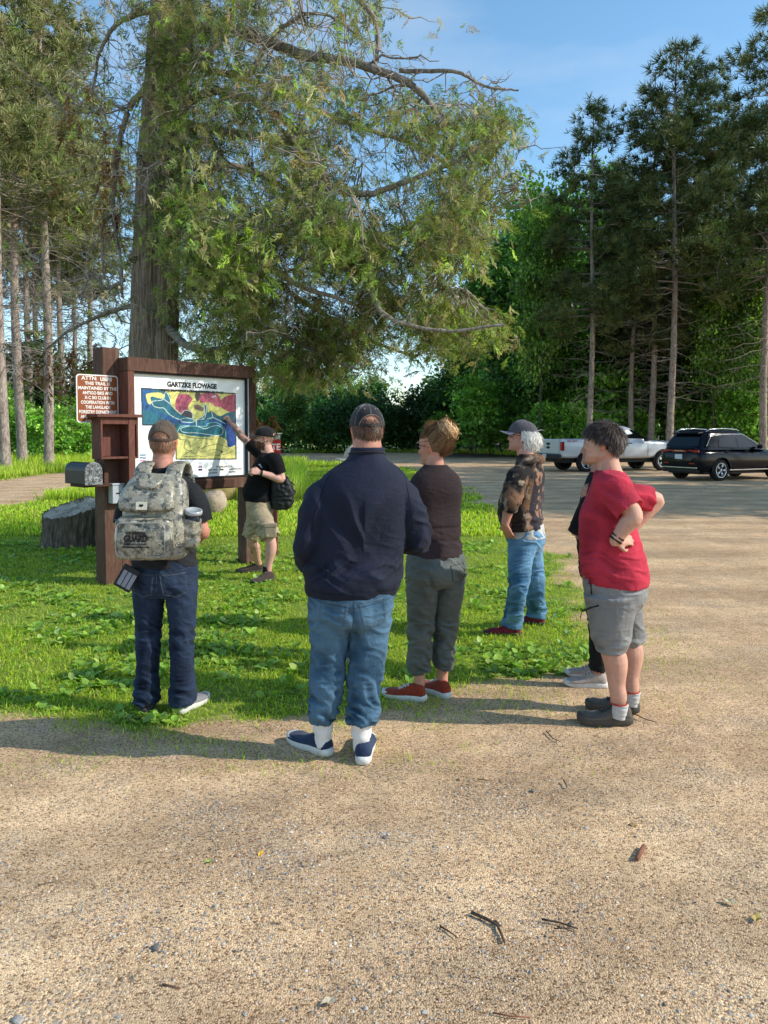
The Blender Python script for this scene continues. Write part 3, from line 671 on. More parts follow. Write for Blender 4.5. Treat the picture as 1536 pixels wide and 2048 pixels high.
# ---- pines: straight trunk, whorls of branches with needle tufts at their ends, bare dead branches below
def tuft_template():
    r = np.random.default_rng(5); V = []; F = []; k = []
    for i in range(13):
        a = 2*PI*i/13*2.4; el = .15 + 1.15*r.random(); d = np.array([math.cos(el)*.9 + .25, math.sin(el)*math.cos(a), math.sin(el)*math.sin(a)]); d /= np.linalg.norm(d); s = np.cross(d, r.normal(size=3)); s /= np.linalg.norm(s); b = len(V)
        for q in (d*.05 - s*.045, d*.05 + s*.045, d*(.8+.4*r.random()) + s*.02, d*.8 - s*.02): V.append(q)
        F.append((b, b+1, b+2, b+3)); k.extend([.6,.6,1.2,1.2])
    return np.array(V), np.array(F), np.array(k)
TUFT = tuft_template()
def pine_meshes(seed, H, crown0, spread, cols, dead=1.0, tufts=5, tuft_size=.34, lean_=.0, density=1.0):
    r = np.random.default_rng(seed); z = np.linspace(-.2, H, 26); tr = .0084*H*(1 - (z/H).clip(0,1))**.75 + .012; tr[0] *= 1.3
    P = np.column_stack([.10*np.sin(z*.35+seed) + lean_*z, .08*np.cos(z*.3+seed), z]); trunk = tubes([(P, tr)], 10)
    paths = []; pos = []; dr = []
    zz = crown0
    while zz < H - .3:
        t = (zz - crown0)/(H - crown0); R_ = spread*(1 - t)**.75*(.55 + .45*min(1, (t+.12)/.25)) + .35
        for b in range(int(round((3.6 + r.random()*2.4)*density))):
            a = r.random()*2*PI; L = R_*(.65 + .5*r.random()); up = -.12 + .55*t + .12*r.normal()
            p0 = np.array([np.interp(zz, z, P[:,0]), np.interp(zz, z, P[:,1]), zz]); p1 = p0 + np.array([math.cos(a), math.sin(a), up])*L; Q = wander(p0, p1, 6, .07, -.10, r); paths.append((Q, np.linspace(.018 + .010*L, .006, 6)))
            nt = max(3, int(tufts*L/1.15))
            for k in range(nt):
                s = 1 - .62*(k/nt)*r.random()**.5; q = np.array([np.interp(s, np.linspace(0,1,6), Q[:,i]) for i in range(3)]) + r.normal(size=3)*np.array([.24,.24,.14])*(.5+.3*L); pos.append(q); e = q - p0; e[2] = abs(e[2])*.3 + .45*np.linalg.norm(e[:2]); dr.append(e)
        zz += .45 + .40*r.random()
    zz = crown0*.38
    while zz < crown0 + 2:                                   # bare grey branches under the crown
        for b in range(int(2*dead + r.random()*2*dead)):
            a = r.random()*2*PI; L = spread*(.35 + .6*r.random()); p0 = np.array([np.interp(zz, z, P[:,0]), 0, zz]); p1 = p0 + np.array([math.cos(a), math.sin(a), -.10 + .2*r.normal()])*L
            Q = wander(p0, p1, 6, .10, .05, r); paths.append((Q, np.linspace(.018, .004, 6)))
            for _ in range(2): i = r.integers(2, 6); paths.append((wander(Q[i], Q[i] + r.normal(size=3)*L*.22, 4, .12, .05, r), np.linspace(.008, .003, 4)))
        zz += .55 + .4*r.random()
    pos, dr = np.array(pos), np.array(dr); k = len(pos); m = 3; pos = np.repeat(pos, m, 0) + r.normal(size=(k*m,3))*.20; dr = np.repeat(dr, m, 0) + r.normal(size=(k*m,3))*.5
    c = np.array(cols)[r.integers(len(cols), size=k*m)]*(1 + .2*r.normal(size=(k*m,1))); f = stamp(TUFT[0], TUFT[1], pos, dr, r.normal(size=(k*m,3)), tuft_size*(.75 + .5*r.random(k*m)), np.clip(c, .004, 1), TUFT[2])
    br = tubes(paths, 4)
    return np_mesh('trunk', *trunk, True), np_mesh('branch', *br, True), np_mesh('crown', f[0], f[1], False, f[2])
def tree_from(meshes, mats, name, loc, rz, s, label, group, parts=('trunk','branch','crown')):
    root = empty(name, loc, rz, label, 'tree', group); root.scale = (s[0], s[0], s[1]) if isinstance(s, tuple) else (s,)*3
    for me, mt, pn in zip(meshes, mats, parts):
        if not me.materials: me.materials.append(mt)
        o = bpy.data.objects.new(pn, me); C.objects.link(o); o.parent = root
    return root
PINE_MATS = (PINE_BARK, simple('pine_branch', (.26,.225,.20), .95, .3, 2), NEEDLE_M)
DARKP = [(.065,.100,.036),(.088,.135,.042),(.125,.165,.048),(.17,.19,.060)]; OLIVEP = [(.24,.27,.09),(.31,.32,.12),(.17,.21,.075),(.38,.35,.17)]
PV = [pine_meshes(101, 25, 10.5, 4.4, DARKP, 1.6, 4.2, .50, 0, .66), pine_meshes(102, 25, 11.0, 4.0, DARKP, 1.7, 4.2, .50, 0, .68), pine_meshes(103, 22, 8.5, 3.2, DARKP, 1.5, 4.4, .46, 0, .8)]
PL = [pine_meshes(111, 25, 10.8, 3.6, OLIVEP, 2.4, 4, .40, 0, .95), pine_meshes(112, 25, 11.8, 3.3, OLIVEP, 2.6, 4, .40, 0, .9)]

# ---- broadleaved trees: leaf clumps along a branching frame
def leaf_quad():
    V = np.array([(0,0,0),(.45,.36,.05),(1,0,-.12),(.45,-.36,.05)]); return V, np.array([(0,1,2,3)]), np.array([.9,1.05,1.1,1.05])
LQ = leaf_quad()
def broad_meshes(seed, H, Rx, z0, cols, nclump=260, per=34, leaf=.26, clump=.75, layered=0.0, trunk_r=.16, fill=.55):
    r = np.random.default_rng(seed); z = np.linspace(-.2, H*.85, 14); P = np.column_stack([.02*H*np.sin(z*.5+seed)*.4, .02*H*np.cos(z*.4+seed)*.4, z]); paths = [(P, trunk_r*(1 - .85*np.linspace(0,1,14)))]
    cl = []
    while len(cl) < nclump:
        u = r.normal(size=3); u /= np.linalg.norm(u); rad = r.random()**(1/3*fill*2); c = np.array([u[0]*Rx*rad, u[1]*Rx*rad, (z0+H)/2 + u[2]*(H-z0)/2*rad])
        lump = vnoise(np.array([[u[0]*2.1+seed, u[1]*2.1, u[2]*2.6]]), seed)[0]
        if rad > .80 + .35*lump: continue
        cl.append(c)
    cl = np.array(cl)
    for c in cl[::3]:
        zt = max(z0*.5, min(H*.8, c[2] - .35*np.linalg.norm(c[:2]) - .3)); a = np.array([np.interp(zt, z, P[:,0]), np.interp(zt, z, P[:,1]), zt]); paths.append((wander(a, c, 6, .09, -.05, r), np.linspace(trunk_r*.22, .012, 6)))
    k = nclump*per; i = np.repeat(np.arange(nclump), per); off = r.normal(size=(k,3))*clump*np.array([.62,.62,.40*(1-layered) + .10]); pos = cl[i] + off
    out = pos - np.array([0,0,(z0+H)/2]); d = out/(np.linalg.norm(out, axis=1)[:,None]+1e-6) + r.normal(size=(k,3))*.8; d[:,2] -= .25; nr = r.normal(size=(k,3))*(.55 - .3*layered) + np.array([0,0,1.0])
    tone = np.clip(1 + .42*r.normal(size=nclump), .35, 1.9); c = np.array(cols)[r.integers(len(cols), size=k)]*(tone[i]*(1 + .15*r.normal(size=k)))[:,None]
    f = stamp(LQ[0], LQ[1], pos, d, nr, leaf*(.6 + .7*r.random(k)), np.clip(c, .004, 1), LQ[2]); t = tubes(paths, 6)
    return np_mesh('trunk', *t, True), np_mesh('crown', f[0], f[1], False, f[2])
MAPLE = [(.10,.23,.055),(.14,.30,.060),(.19,.36,.075),(.075,.17,.045)]; BRIGHT = [(.20,.40,.06),(.26,.48,.075),(.15,.31,.06),(.32,.50,.10)]
MV = [broad_meshes(201, 19, 5.0, 3.0, MAPLE, 300, 42, .32, .85, 0, .16, .62), broad_meshes(202, 15, 4.2, 1.6, MAPLE, 280, 42, .30, .8, 0, .14, .62), broad_meshes(203, 21, 4.0, 4.5, [(.15,.27,.05),(.20,.34,.06),(.11,.21,.045),(.25,.38,.08)], 320, 38, .32, .85, 0, .16, .7)]
SV = [broad_meshes(211, 6.5, 2.0, .4, BRIGHT, 150, 26, .26, .5, .8, .05), broad_meshes(212, 4.2, 1.7, .2, BRIGHT, 120, 26, .24, .45, .7, .04), broad_meshes(213, 9.5, 2.3, 1.4, [(.06,.13,.024),(.08,.165,.03),(.045,.10,.02)], 190, 28, .28, .6, .7, .07)]
BV = [broad_meshes(221, 3.4, 2.0, -.1, MAPLE, 130, 30, .24, .5, .0, .04, .5), broad_meshes(222, 5.0, 2.4, -.1, [(.05,.11,.028),(.065,.13,.03),(.04,.09,.025)], 170, 30, .26, .55, .0, .05, .5)]
MM = (GREY_BARK, LEAF_M); TC = ('trunk','crown')
def place(px, Y): return (at(px, 862, Y).x, Y, 0)

# right-hand wood: named pines first
def top_h(px, py, Y): return at(px, py, Y).z
for px, top, Y, v, lab in ((1342,95,41,0,'tallest straight red pine behind the white pickup'), (1303,190,43.5,1,'red pine just left of the tallest pine, close beside it'), (1180,205,42,2,'slim red pine left of the pickup with a pale sunlit trunk'), (1264,330,44,2,'leaning thin pine between the slim pine and the tallest pine'),
                          (1528,20,40,0,'dark red pine at the right edge of the photo'), (1470,230,60,1,'red pine behind the dark car, left of the edge pine'), (1238,330,70,1,'distant pine trunk seen through the gap beside the slim pine'), (1405,140,60,0,'red pine far behind, right of the tallest pine'),
                          (1440,300,52,2,'shorter red pine between the tallest pine and the edge pine'), (1375,330,70,1,'pine deep in the wood behind the tallest pine'), (1215,330,64,0,'pine behind the slim pine, half hidden by its crown'), (1580,60,46,1,'pine just beyond the right edge of the photo')):
    h0 = (25, 25, 22)[v]; H = top_h(px, top, Y); tree_from(PV[v], PINE_MATS, 'red_pine', place(px, Y), TR.random()*6, (.3 + .7*H/h0, H/h0), lab, 'pines in the wood on the right')
for px, top, Y, v, lab in ((1110,300,54,0,'tall dark maple left of the slim pine, highest of the broadleaved trees'), (1035,395,53,1,'dark maple behind the head of the grey-haired man'), (945,520,60,1,'leftmost dark maple of the right wood, by the patch of open sky'), (1065,350,62,2,'dark maple behind the tall maple, deeper in the wood'), (1420,395,53,2,'maple behind the dark car with leaves lit at the top'),
                          (1530,420,50,0,'maple at the right edge of the photo behind the dark car'), (1225,600,74,0,'maple deep in the wood behind the slim pine'), (1350,560,76,1,'maple deep in the wood behind the tallest pine'), (1480,520,80,0,'maple deep in the wood near the right edge'), (1150,520,78,2,'maple deep in the wood behind the pickup tailgate'), (985,560,72,1,'low maple deep in shade left of the pickup'), (1000,470,58,0,'maple between the two dark maples on the left of the wood'), (1290,560,66,1,'low maple in the gap between pine trunks'), (1095,540,50,1,'shaded maple at the front of the wood left of the pickup'), (1480,540,55,1,'maple in front of the edge pine, behind the dark car'), (1425,395,43,2,'slender maple with lit leaves in front of the pines, above the dark car'), (1082,310,45,2,'tall narrow maple at the front of the wood, left of the slim pine'), (1508,480,42,2,'maple in front of the edge pine at the right of the photo'), (1385,520,56,2,'slender maple right of the tallest pine trunk')):
    h0 = (19, 15, 21)[v]; H = top_h(px, top, Y); q = H/h0; tree_from(MV[v], MM, 'maple_tree', place(px, Y), TR.random()*6, ((.35 + .65*q)*(.62 if Y < 46 else 1), q), lab, 'broadleaved trees in the wood on the right', TC)
for k in range(26):
    px = (1085,1120,1150,1210,1245,1290,1375,1410,1440,1470,1500,1530,1060,1020,980,950,1190,1330,1390,1455,1515,1100,1000,900,880,1270)[k]; Y = (46,49,45,46,47,50,46,45,48,44,42,46,52,56,52,50,52,54,50,50,47,60,62,64,58,46)[k]; v = (1,0,1,0,2,2,2,0,2,0,0,2,1,0,1,0,2,2,2,2,2,0,2,1,1,1)[k]
    tree_from(SV[v], MM, 'maple_sapling', place(px, Y), TR.random()*6, .75 + .35*TR.random(), 'young maple in the undergrowth of the right-hand wood', 'saplings under the right-hand wood', TC)
# trees standing outside the picture on the right, whose shade falls over the lot
for x, y, v, s in ((21,26,0,.95),(27,30,1,.9),(19,19,2,.9),(28,22,0,1.0),(24,15.5,2,.95)):
    tree_from(MV[v] if v == 2 else PV[v], MM if v == 2 else PINE_MATS, 'maple_tree' if v == 2 else 'red_pine', (x, y, 0), TR.random()*6, s, 'tree standing right of the lot outside the picture', 'trees right of the lot', TC if v == 2 else ('trunk','branch','crown'))
# left-hand grove of pines
for px, Y, v, s, lab in ((6,30,0,1.0,'red pine at the left edge of the photo'), (40,34,1,1.0,'second red pine from the left edge, slim grey trunk'), (96,33,0,.98,'red pine with the thickest lit trunk left of the brown sign'), (60,46,1,1.0,'thin pine trunk behind the second pine from the left'), (78,52,0,1.0,'thin pine trunk left of the thickest lit pine'), (124,47,1,1.0,'pine trunk just right of the thickest lit pine'), (-40,36,1,1.0,'pine beyond the left edge of the photo'), (150,58,0,1.0,'far pine behind the brown sign'), (185,50,1,.92,'pine left of the cedar trunk, behind its hanging dead twigs'), (-90,44,0,1,'pine out of frame at the left')):
    tree_from(PL[v], PINE_MATS, 'red_pine', place(px, Y), TR.random()*6, s, lab, 'pines in the grove on the left')
for k in range(20):
    px = (-20,20,55,80,110,140,165,190,215,240,35,130,175,350,400,450,480,270,70,100)[k]; Y = (40,44,40,47,42,46,41,48,44,52,56,58,54,60,64,58,66,58,62,38)[k]; v = (0,0,1,2,0,0,1,2,0,2,2,2,0,1,2,0,2,2,2,1)[k]
    tree_from(SV[v], MM, 'maple_sapling', place(px, Y), TR.random()*6, .55 + .35*TR.random(), 'bright young maple in the undergrowth of the left-hand grove', 'saplings under the left-hand pines', TC)
# hedge of shrubs and small trees behind the lane in the middle
for k, (px, Y, v, s, lab) in enumerate(((588,52,1,.82,'small bright tree behind the lane, right of the guide'), (535,60,0,1.1,'dark shrub behind the head of the guide'), (640,60,0,1.25,'dark shrub behind the lane, left of the navy man'), (690,58,1,.95,'shrub just left of the head of the navy man'), (755,62,1,1.0,'shrub right of the head of the navy man'), (800,66,0,1.15,'low shrub under the patch of open sky'), (850,62,1,1.1,'shrub left of the woman with the bun'), (905,60,1,1.15,'shrub behind the woman with the bun'), (610,72,1,1.2,'far shrub behind the small bright tree'), (720,74,1,1.3,'far shrub behind the navy man'), (480,66,1,1.1,'shrub behind the map board'))):
    tree_from(SV[2] if k == 0 else BV[v], MM, 'shrub' if k else 'small_tree', place(px, Y), k*1.3, s*(.62 if k == 0 else 1), lab, 'shrubs behind the lane', TC)
for k, px in enumerate((300,360,420,500,560,620,680,740,330,470,590)):
    tree_from(MV[1] if k % 2 else MV[0], MM, 'maple_tree', place(px, 105 + 9*(k % 3)), k, .62 + .12*(k % 3), 'distant tree across the field behind the cedar', 'far trees across the field', TC)

for k, px in enumerate((900,960,1020,1080,1140,1200,1260,1320,1380,1440,1500,1560)):
    tree_from(BV[1], MM, 'shrub', place(px, 84 + 3*(k % 3)), k*1.1, 1.7 + .25*(k % 4), 'dark undergrowth shrub at the back of the right-hand wood', 'shrubs at the back of the wood', TC)
# ---------------------------------------------------------------- people: lofted volumes fused into continuous surfaces
def catmull(K, m):
    """K (n,d) keys -> smooth samples, m per span"""
    K = np.asarray(K, float); n = len(K)
    if n < 3: return np.array([K[0] + (K[-1] - K[0]) * t for t in np.linspace(0, 1, m + 1)])
    P = np.vstack([2 * K[0] - K[1], K, 2 * K[-1] - K[-2]]); out = []
    for i in range(n - 1):
        p0, p1, p2, p3 = P[i], P[i+1], P[i+2], P[i+3]
        for t in np.linspace(0, 1, m, endpoint=False):
            out.append(.5 * (2*p1 + (p2-p0)*t + (2*p0-5*p1+4*p2-p3)*t*t + (3*p1-p0-3*p2+p3)*t**3))
    out.append(K[-1]); return np.array(out)

def rings(mb, RG):
    n = len(RG[0]); V = [p for r in RG for p in r]; F = []
    for i in range(len(RG) - 1):
        for k in range(n): F.append((i*n+k, i*n+(k+1)%n, (i+1)*n+(k+1)%n, (i+1)*n+k))
    F.append(tuple(range(n))[::-1]); F.append(tuple((len(RG)-1)*n+k for k in range(n)))
    mb.add(V, F, True)

def torso(mb, st, m=5, n=36, ex=2.25, M=None, hemlip=0):
    """st: (z, cx, cy, half width, front depth, back depth) from the bottom up"""
    S = catmull(st, m); RG = []
    for z, cx, cy, a, bf, bb in S:
        r = []
        for k in range(n):
            th = 2*PI*k/n; c, s = math.cos(th), math.sin(th)
            x = abs(c)**(2/ex) * (1 if c >= 0 else -1) * a
            y = abs(s)**(2/ex) * (bf if s >= 0 else -bb)
            p = Vector((cx + x, cy + y, z)); r.append(M @ p if M is not None else p)
        RG.append(r)
    if hemlip:
        c0 = sum(RG[0], Vector()) / n
        RG = [[c0 + (p - c0) * .86 + Vector((0,0,hemlip)) for p in RG[0]], [c0 + (p - c0) * .985 for p in RG[0]]] + RG
    rings(mb, RG)

def limb(mb, keys, m=6, n=18, ref=(0,1,0), endlip=0):
    """keys: (x,y,z, r_side, r_ref)"""
    S = catmull(keys, m); RG = []; ref = Vector(ref)
    for i in range(len(S)):
        p = Vector(S[i][:3]); t = Vector(S[min(i+1, len(S)-1)][:3]) - Vector(S[max(i-1, 0)][:3]); t.normalize()
        v = ref - t * ref.dot(t)
        v = v.normalized() if v.length > 1e-4 else t.orthogonal().normalized()
        u = v.cross(t)
        RG.append([p + u * math.cos(2*PI*k/n) * S[i][3] + v * math.sin(2*PI*k/n) * S[i][4] for k in range(n)])
    if endlip:
        c = sum(RG[-1], Vector()) / n; t = (Vector(S[-1][:3]) - Vector(S[-2][:3])).normalized()
        RG.append([c + (p - c) * .84 - t * endlip for p in RG[-1]])
    rings(mb, RG)

def ball(mb, c, r, n=12, M=None):
    r = (r, r, r) if not isinstance(r, (tuple, list)) else r
    V = []; F = []
    for i in range(n + 1):
        ph = PI * i / n
        for k in range(n * 2):
            th = PI * k / n
            p = Vector((r[0]*math.sin(ph)*math.cos(th), r[1]*math.sin(ph)*math.sin(th), r[2]*math.cos(ph))) + Vector(c)
            V.append(M @ p if M is not None else p)
    for i in range(n):
        for k in range(n*2): F.append((i*2*n+k, (i+1)*2*n+k, (i+1)*2*n+(k+1)%(2*n), i*2*n+(k+1)%(2*n)))
    mb.add(V, F, True)

def fuse(mb, voxel, sm=4):
    me = mb.mesh('fuse'); o = bpy.data.objects.new('fuse', me); C.objects.link(o)
    r = o.modifiers.new('r', 'REMESH'); r.mode = 'VOXEL'; r.voxel_size = voxel; r.use_smooth_shade = True
    if sm:
        s = o.modifiers.new('s', 'SMOOTH'); s.factor = .5; s.iterations = sm
    dg = bpy.context.evaluated_depsgraph_get(); dg.update()
    out = bpy.data.meshes.new_from_object(o.evaluated_get(dg))
    bpy.data.objects.remove(o); bpy.data.meshes.remove(me)
    out.polygons.foreach_set('use_smooth', np.ones(len(out.polygons), bool)); out.update()
    return out

def hand(mb, w, d, nrm, side, curl=.4, spread=.12, size=1.0, point=False, thumb=.5, curls=None):
    """w wrist point, d finger direction, nrm direction the BACK of the hand faces, side +1 if the thumb lies on d x nrm"""
    w = Vector(w); d = Vector(d).normalized(); nr = Vector(nrm); nr = (nr - d * nr.dot(d)).normalized(); u = d.cross(nr).normalized() * side
    s = size
    K = [tuple(w - d*.02*s) + (.026*s, .020*s), tuple(w + d*.015*s) + (.031*s, .019*s), tuple(w + d*.05*s + u*.002) + (.040*s, .016*s), tuple(w + d*.085*s) + (.040*s, .0125*s), tuple(w + d*.098*s) + (.035*s, .010*s)]
    limb(mb, K, 4, 16, ref=tuple(nr))
    L = (.042, .047, .044, .034); 
    for i in range(4):
        off = (.030 - .0195*i) * s
        p = w + d*(.088 - (.0, -.003, .0, .007)[i])*s + u*off
        c = curl if curls is None else curls[i]
        if point: c = (.05, 1.35, 1.45, 1.45)[i]
        a = 0; pts = [p - d*.02*s, p]; fd = (d + u * (1.5 - i) * spread).normalized()
        ax = fd.cross(nr)
        dirn = fd.copy()
        for j, ln in enumerate((L[i], L[i]*.62, L[i]*.5)):
            a += c * (.9, 1.1, .7)[j]
            dirn = (fd * math.cos(a) - nr * math.sin(a))
            p = p + dirn * ln * s; pts.append(p)
        rr = [.0095, .0095, .0088, .0080, .0068]
        limb(mb, [tuple(q) + (r*s, r*s) for q, r in zip(pts, rr)], 3, 10, ref=tuple(nr + d*.3))
    tb = w + d*.022*s + u*.026*s
    t1 = tb + (d*.6 + u*.75 - nr*.25).normalized() * .040*s
    t2 = t1 + (d*(.9) + u*(.35 - thumb*.5) - nr*(.3 + thumb*.4)).normalized() * .030*s
    t3 = t2 + (d*.9 + u*(.0 - thumb*.7) - nr*(.2 + thumb*.4)).normalized() * .024*s
    limb(mb, [tuple(tb - u*.012*s) + (.016*s, .013*s), tuple(tb) + (.0145*s, .012*s), tuple(t1) + (.0108*s, .0108*s), tuple(t2) + (.0098*s, .009*s), tuple(t3) + (.0075*s, .0065*s)], 3, 10, ref=tuple(nr))

HEAD = [(0.000, .080, -.020, .030), (0.012, .090, -.030, .044), (0.040, .092, -.062, .056), (0.065, .091, -.084, .063), (0.090, .089, -.097, .069),
        (0.118, .086, -.104, .073), (0.148, .091, -.107, .076), (0.178, .086, -.104, .0755), (0.203, .068, -.090, .066), (0.222, .040, -.064, .046), (0.233, .004, -.034, .016)]

def head_matrix(pos, yaw=0, pitch=0, roll=0, s=1.0):
    """pos: point under the chin level on the neck axis; yaw + turns to the person's left, pitch + looks up"""
    return Matrix.Translation(Vector(pos)) @ Euler((pitch, roll, yaw), 'XYZ').to_matrix().to_4x4() @ Matrix.Scale(s, 4)

def head(mb, M, female=False, jowl=0.0, beard=0):
    S = catmull([(z, yf, yb, w) for z, yf, yb, w in HEAD], 4); RG = []; n = 36
    for z, yf, yb, w in S:
        cy = (yf + yb) / 2 * .4 - .006
        w2 = w * (1 + jowl * max(0, 1 - abs(z - .04) / .05))
        r = []
        for k in range(n):
            th = 2*PI*k/n; c, s = math.cos(th), math.sin(th)
            ex = 2.15 if s < 0 else 2.3
            r.append(M @ Vector((abs(c)**(2/ex) * (1 if c >= 0 else -1) * w2, cy + abs(s)**(2/ex) * ((yf - cy) if s >= 0 else (yb - cy)), z)))
        RG.append(r)
    rings(mb, RG)
    # nose, brow, lips, chin, cheeks, ears
    V = [(-.006,.080,.132),(.006,.080,.132),(-.017,.078,.088),(.017,.078,.088),(-.010,.113,.092),(.010,.113,.092),(0,.094,.130),(0,.100,.079)]
    limb(mb, [tuple(M @ Vector(p)) + (a, b) for p, a, b in (((0,.082,.134), .006, .006), ((0,.091,.118), .008, .009), ((0,.099,.100), .011, .011), ((0,.102,.090), .0125, .011), ((0,.096,.081), .011, .006))], 3, 12, ref=tuple(M.to_3x3() @ Vector((0,1,0))))
    for sx in (-1, 1):
        ball(mb, (sx*.011, .090, .088), (.008,.010,.007), 6, M)
        ball(mb, (sx*.030, .080, .143), (.022,.011,.006), 6, M)
        ball(mb, (sx*.040, .072, .085), (.022,.016,.018), 6, M)
        E = M @ Matrix.Translation((sx*.0765, -.012, .108)) @ Euler((R(-12), 0, sx*R(-28)), 'XYZ').to_matrix().to_4x4()
        ball(mb, (0, -.006, .002), (.0065,.019,.031), 8, E)
        ball(mb, (sx*.004, -.014, .006), (.005,.012,.026), 8, E)
        ball(mb, (0, .004, -.022), (.005,.009,.010), 6, E)
    ball(mb, (0, .090, .060), (.024,.008,.0055), 8, M)
    ball(mb, (0, .088, .049), (.020,.009,.006), 8, M)
    ball(mb, (0, .082, .014), (.022,.014,.014), 8, M)

def face_colour(V, M, skin, lip=(.42,.16,.13), brow=(.08,.055,.04), red=.0, beard=None, stubble=None):
    """per-point skin colours with eyes, brows, lips marked in head space"""
    I = np.array(M.inverted()); Q = V @ I[:3,:3].T + I[:3,3]
    n = len(V); col = np.tile(np.array(skin), (n, 1))
    v = fbm(V * 14, 3, 3); col *= (1 + .16 * v + .10*vnoise(V*70, 8))[:, None]
    hot = np.clip(fbm(V * 9 + 5, 9, 2) * .9 + .1, 0, 1) * .25 + red
    col = col * (1 - hot[:, None] * np.array([.0, .34, .38]))
    hd = (Q[:,2] > -.02) & (Q[:,2] < .26) & (np.abs(Q[:,0]) < .12) & (np.abs(Q[:,1]) < .14)
    lips = hd & (Q[:,1] > .070) & (np.abs(Q[:,0]) < .026) & (np.abs(Q[:,2] - .0545) < .0105)
    col[lips] = lip
    br = hd & (Q[:,1] > .055) & (np.abs(np.abs(Q[:,0]) - .033) < .020) & (np.abs(Q[:,2] - .1475) < .0045); col[br] = brow
    ear = hd & (np.abs(Q[:,0]) > .071) & (Q[:,2] > .06) & (Q[:,2] < .145) & (Q[:,1] > -.05); col[ear] = col[ear] * [1.0, .80, .74]
    if beard is not None:
        b = hd & (Q[:,1] > -.012) & (Q[:,2] < .078 - .6 * np.clip(.05 - Q[:,1], 0, 1)) & ~lips; col[b] = beard
    if stubble is not None:
        b = hd & (Q[:,1] < .02) & (Q[:,2] > .02) & (Q[:,2] < .13) & (np.abs(Q[:,0]) < .07); col[b] = col[b] * .7 + np.array(stubble) * .3
    return col

def eyes(parent, M):
    for sx in (-1, 1):
        mb = MB(); ball(mb, (sx*.031, .0775, .121), (.0135,.0105,.0085), 8, M); o = mb.build('eye', EYE_M, parent)
        V, _ = mesh_arrays(o.data); I = np.array(M.inverted()); Q = V @ I[:3,:3].T + I[:3,3]
        d = np.hypot(Q[:,0] - sx*.031, Q[:,2] - .121); set_col(o.data, np.where((d < .0052)[:,None], np.array([.04,.03,.025]), np.array([.7,.68,.65])))

def shell_grid(M, c, r, th0, th1, ph0, ph1, nt, npn, keep=None, off=None):
    """part of an ellipsoid shell in head space; th azimuth from +Y (front) to +X, ph elevation"""
    V = []; F = []; idx = {}
    for i in range(nt + 1):
        for j in range(npn + 1):
            th = th0 + (th1 - th0) * i / nt; ph = ph0 + (ph1 - ph0) * j / npn
            k = 1 if off is None else off(th, ph)
            V.append(M @ Vector((c[0] + r[0]*math.cos(ph)*math.sin(th)*k, c[1] + r[1]*math.cos(ph)*math.cos(th)*k, c[2] + r[2]*math.sin(ph)*k)))
    for i in range(nt):
        for j in range(npn):
            th = th0 + (th1 - th0) * (i + .5) / nt; ph = ph0 + (ph1 - ph0) * (j + .5) / npn
            if keep is None or keep(th, ph): F.append((i*(npn+1)+j, i*(npn+1)+j+1, (i+1)*(npn+1)+j+1, (i+1)*(npn+1)+j))
    return V, F

CAP_C, CAP_R = (0, -.008, .135), (.0865, .117, .112)
def cap_pt(M, th, ph, k=1.0):
    return M @ Vector((CAP_C[0] + CAP_R[0]*math.cos(ph)*math.sin(th)*k, CAP_C[1] + CAP_R[1]*math.cos(ph)*math.cos(th)*k, CAP_C[2] + CAP_R[2]*math.sin(ph)*k))

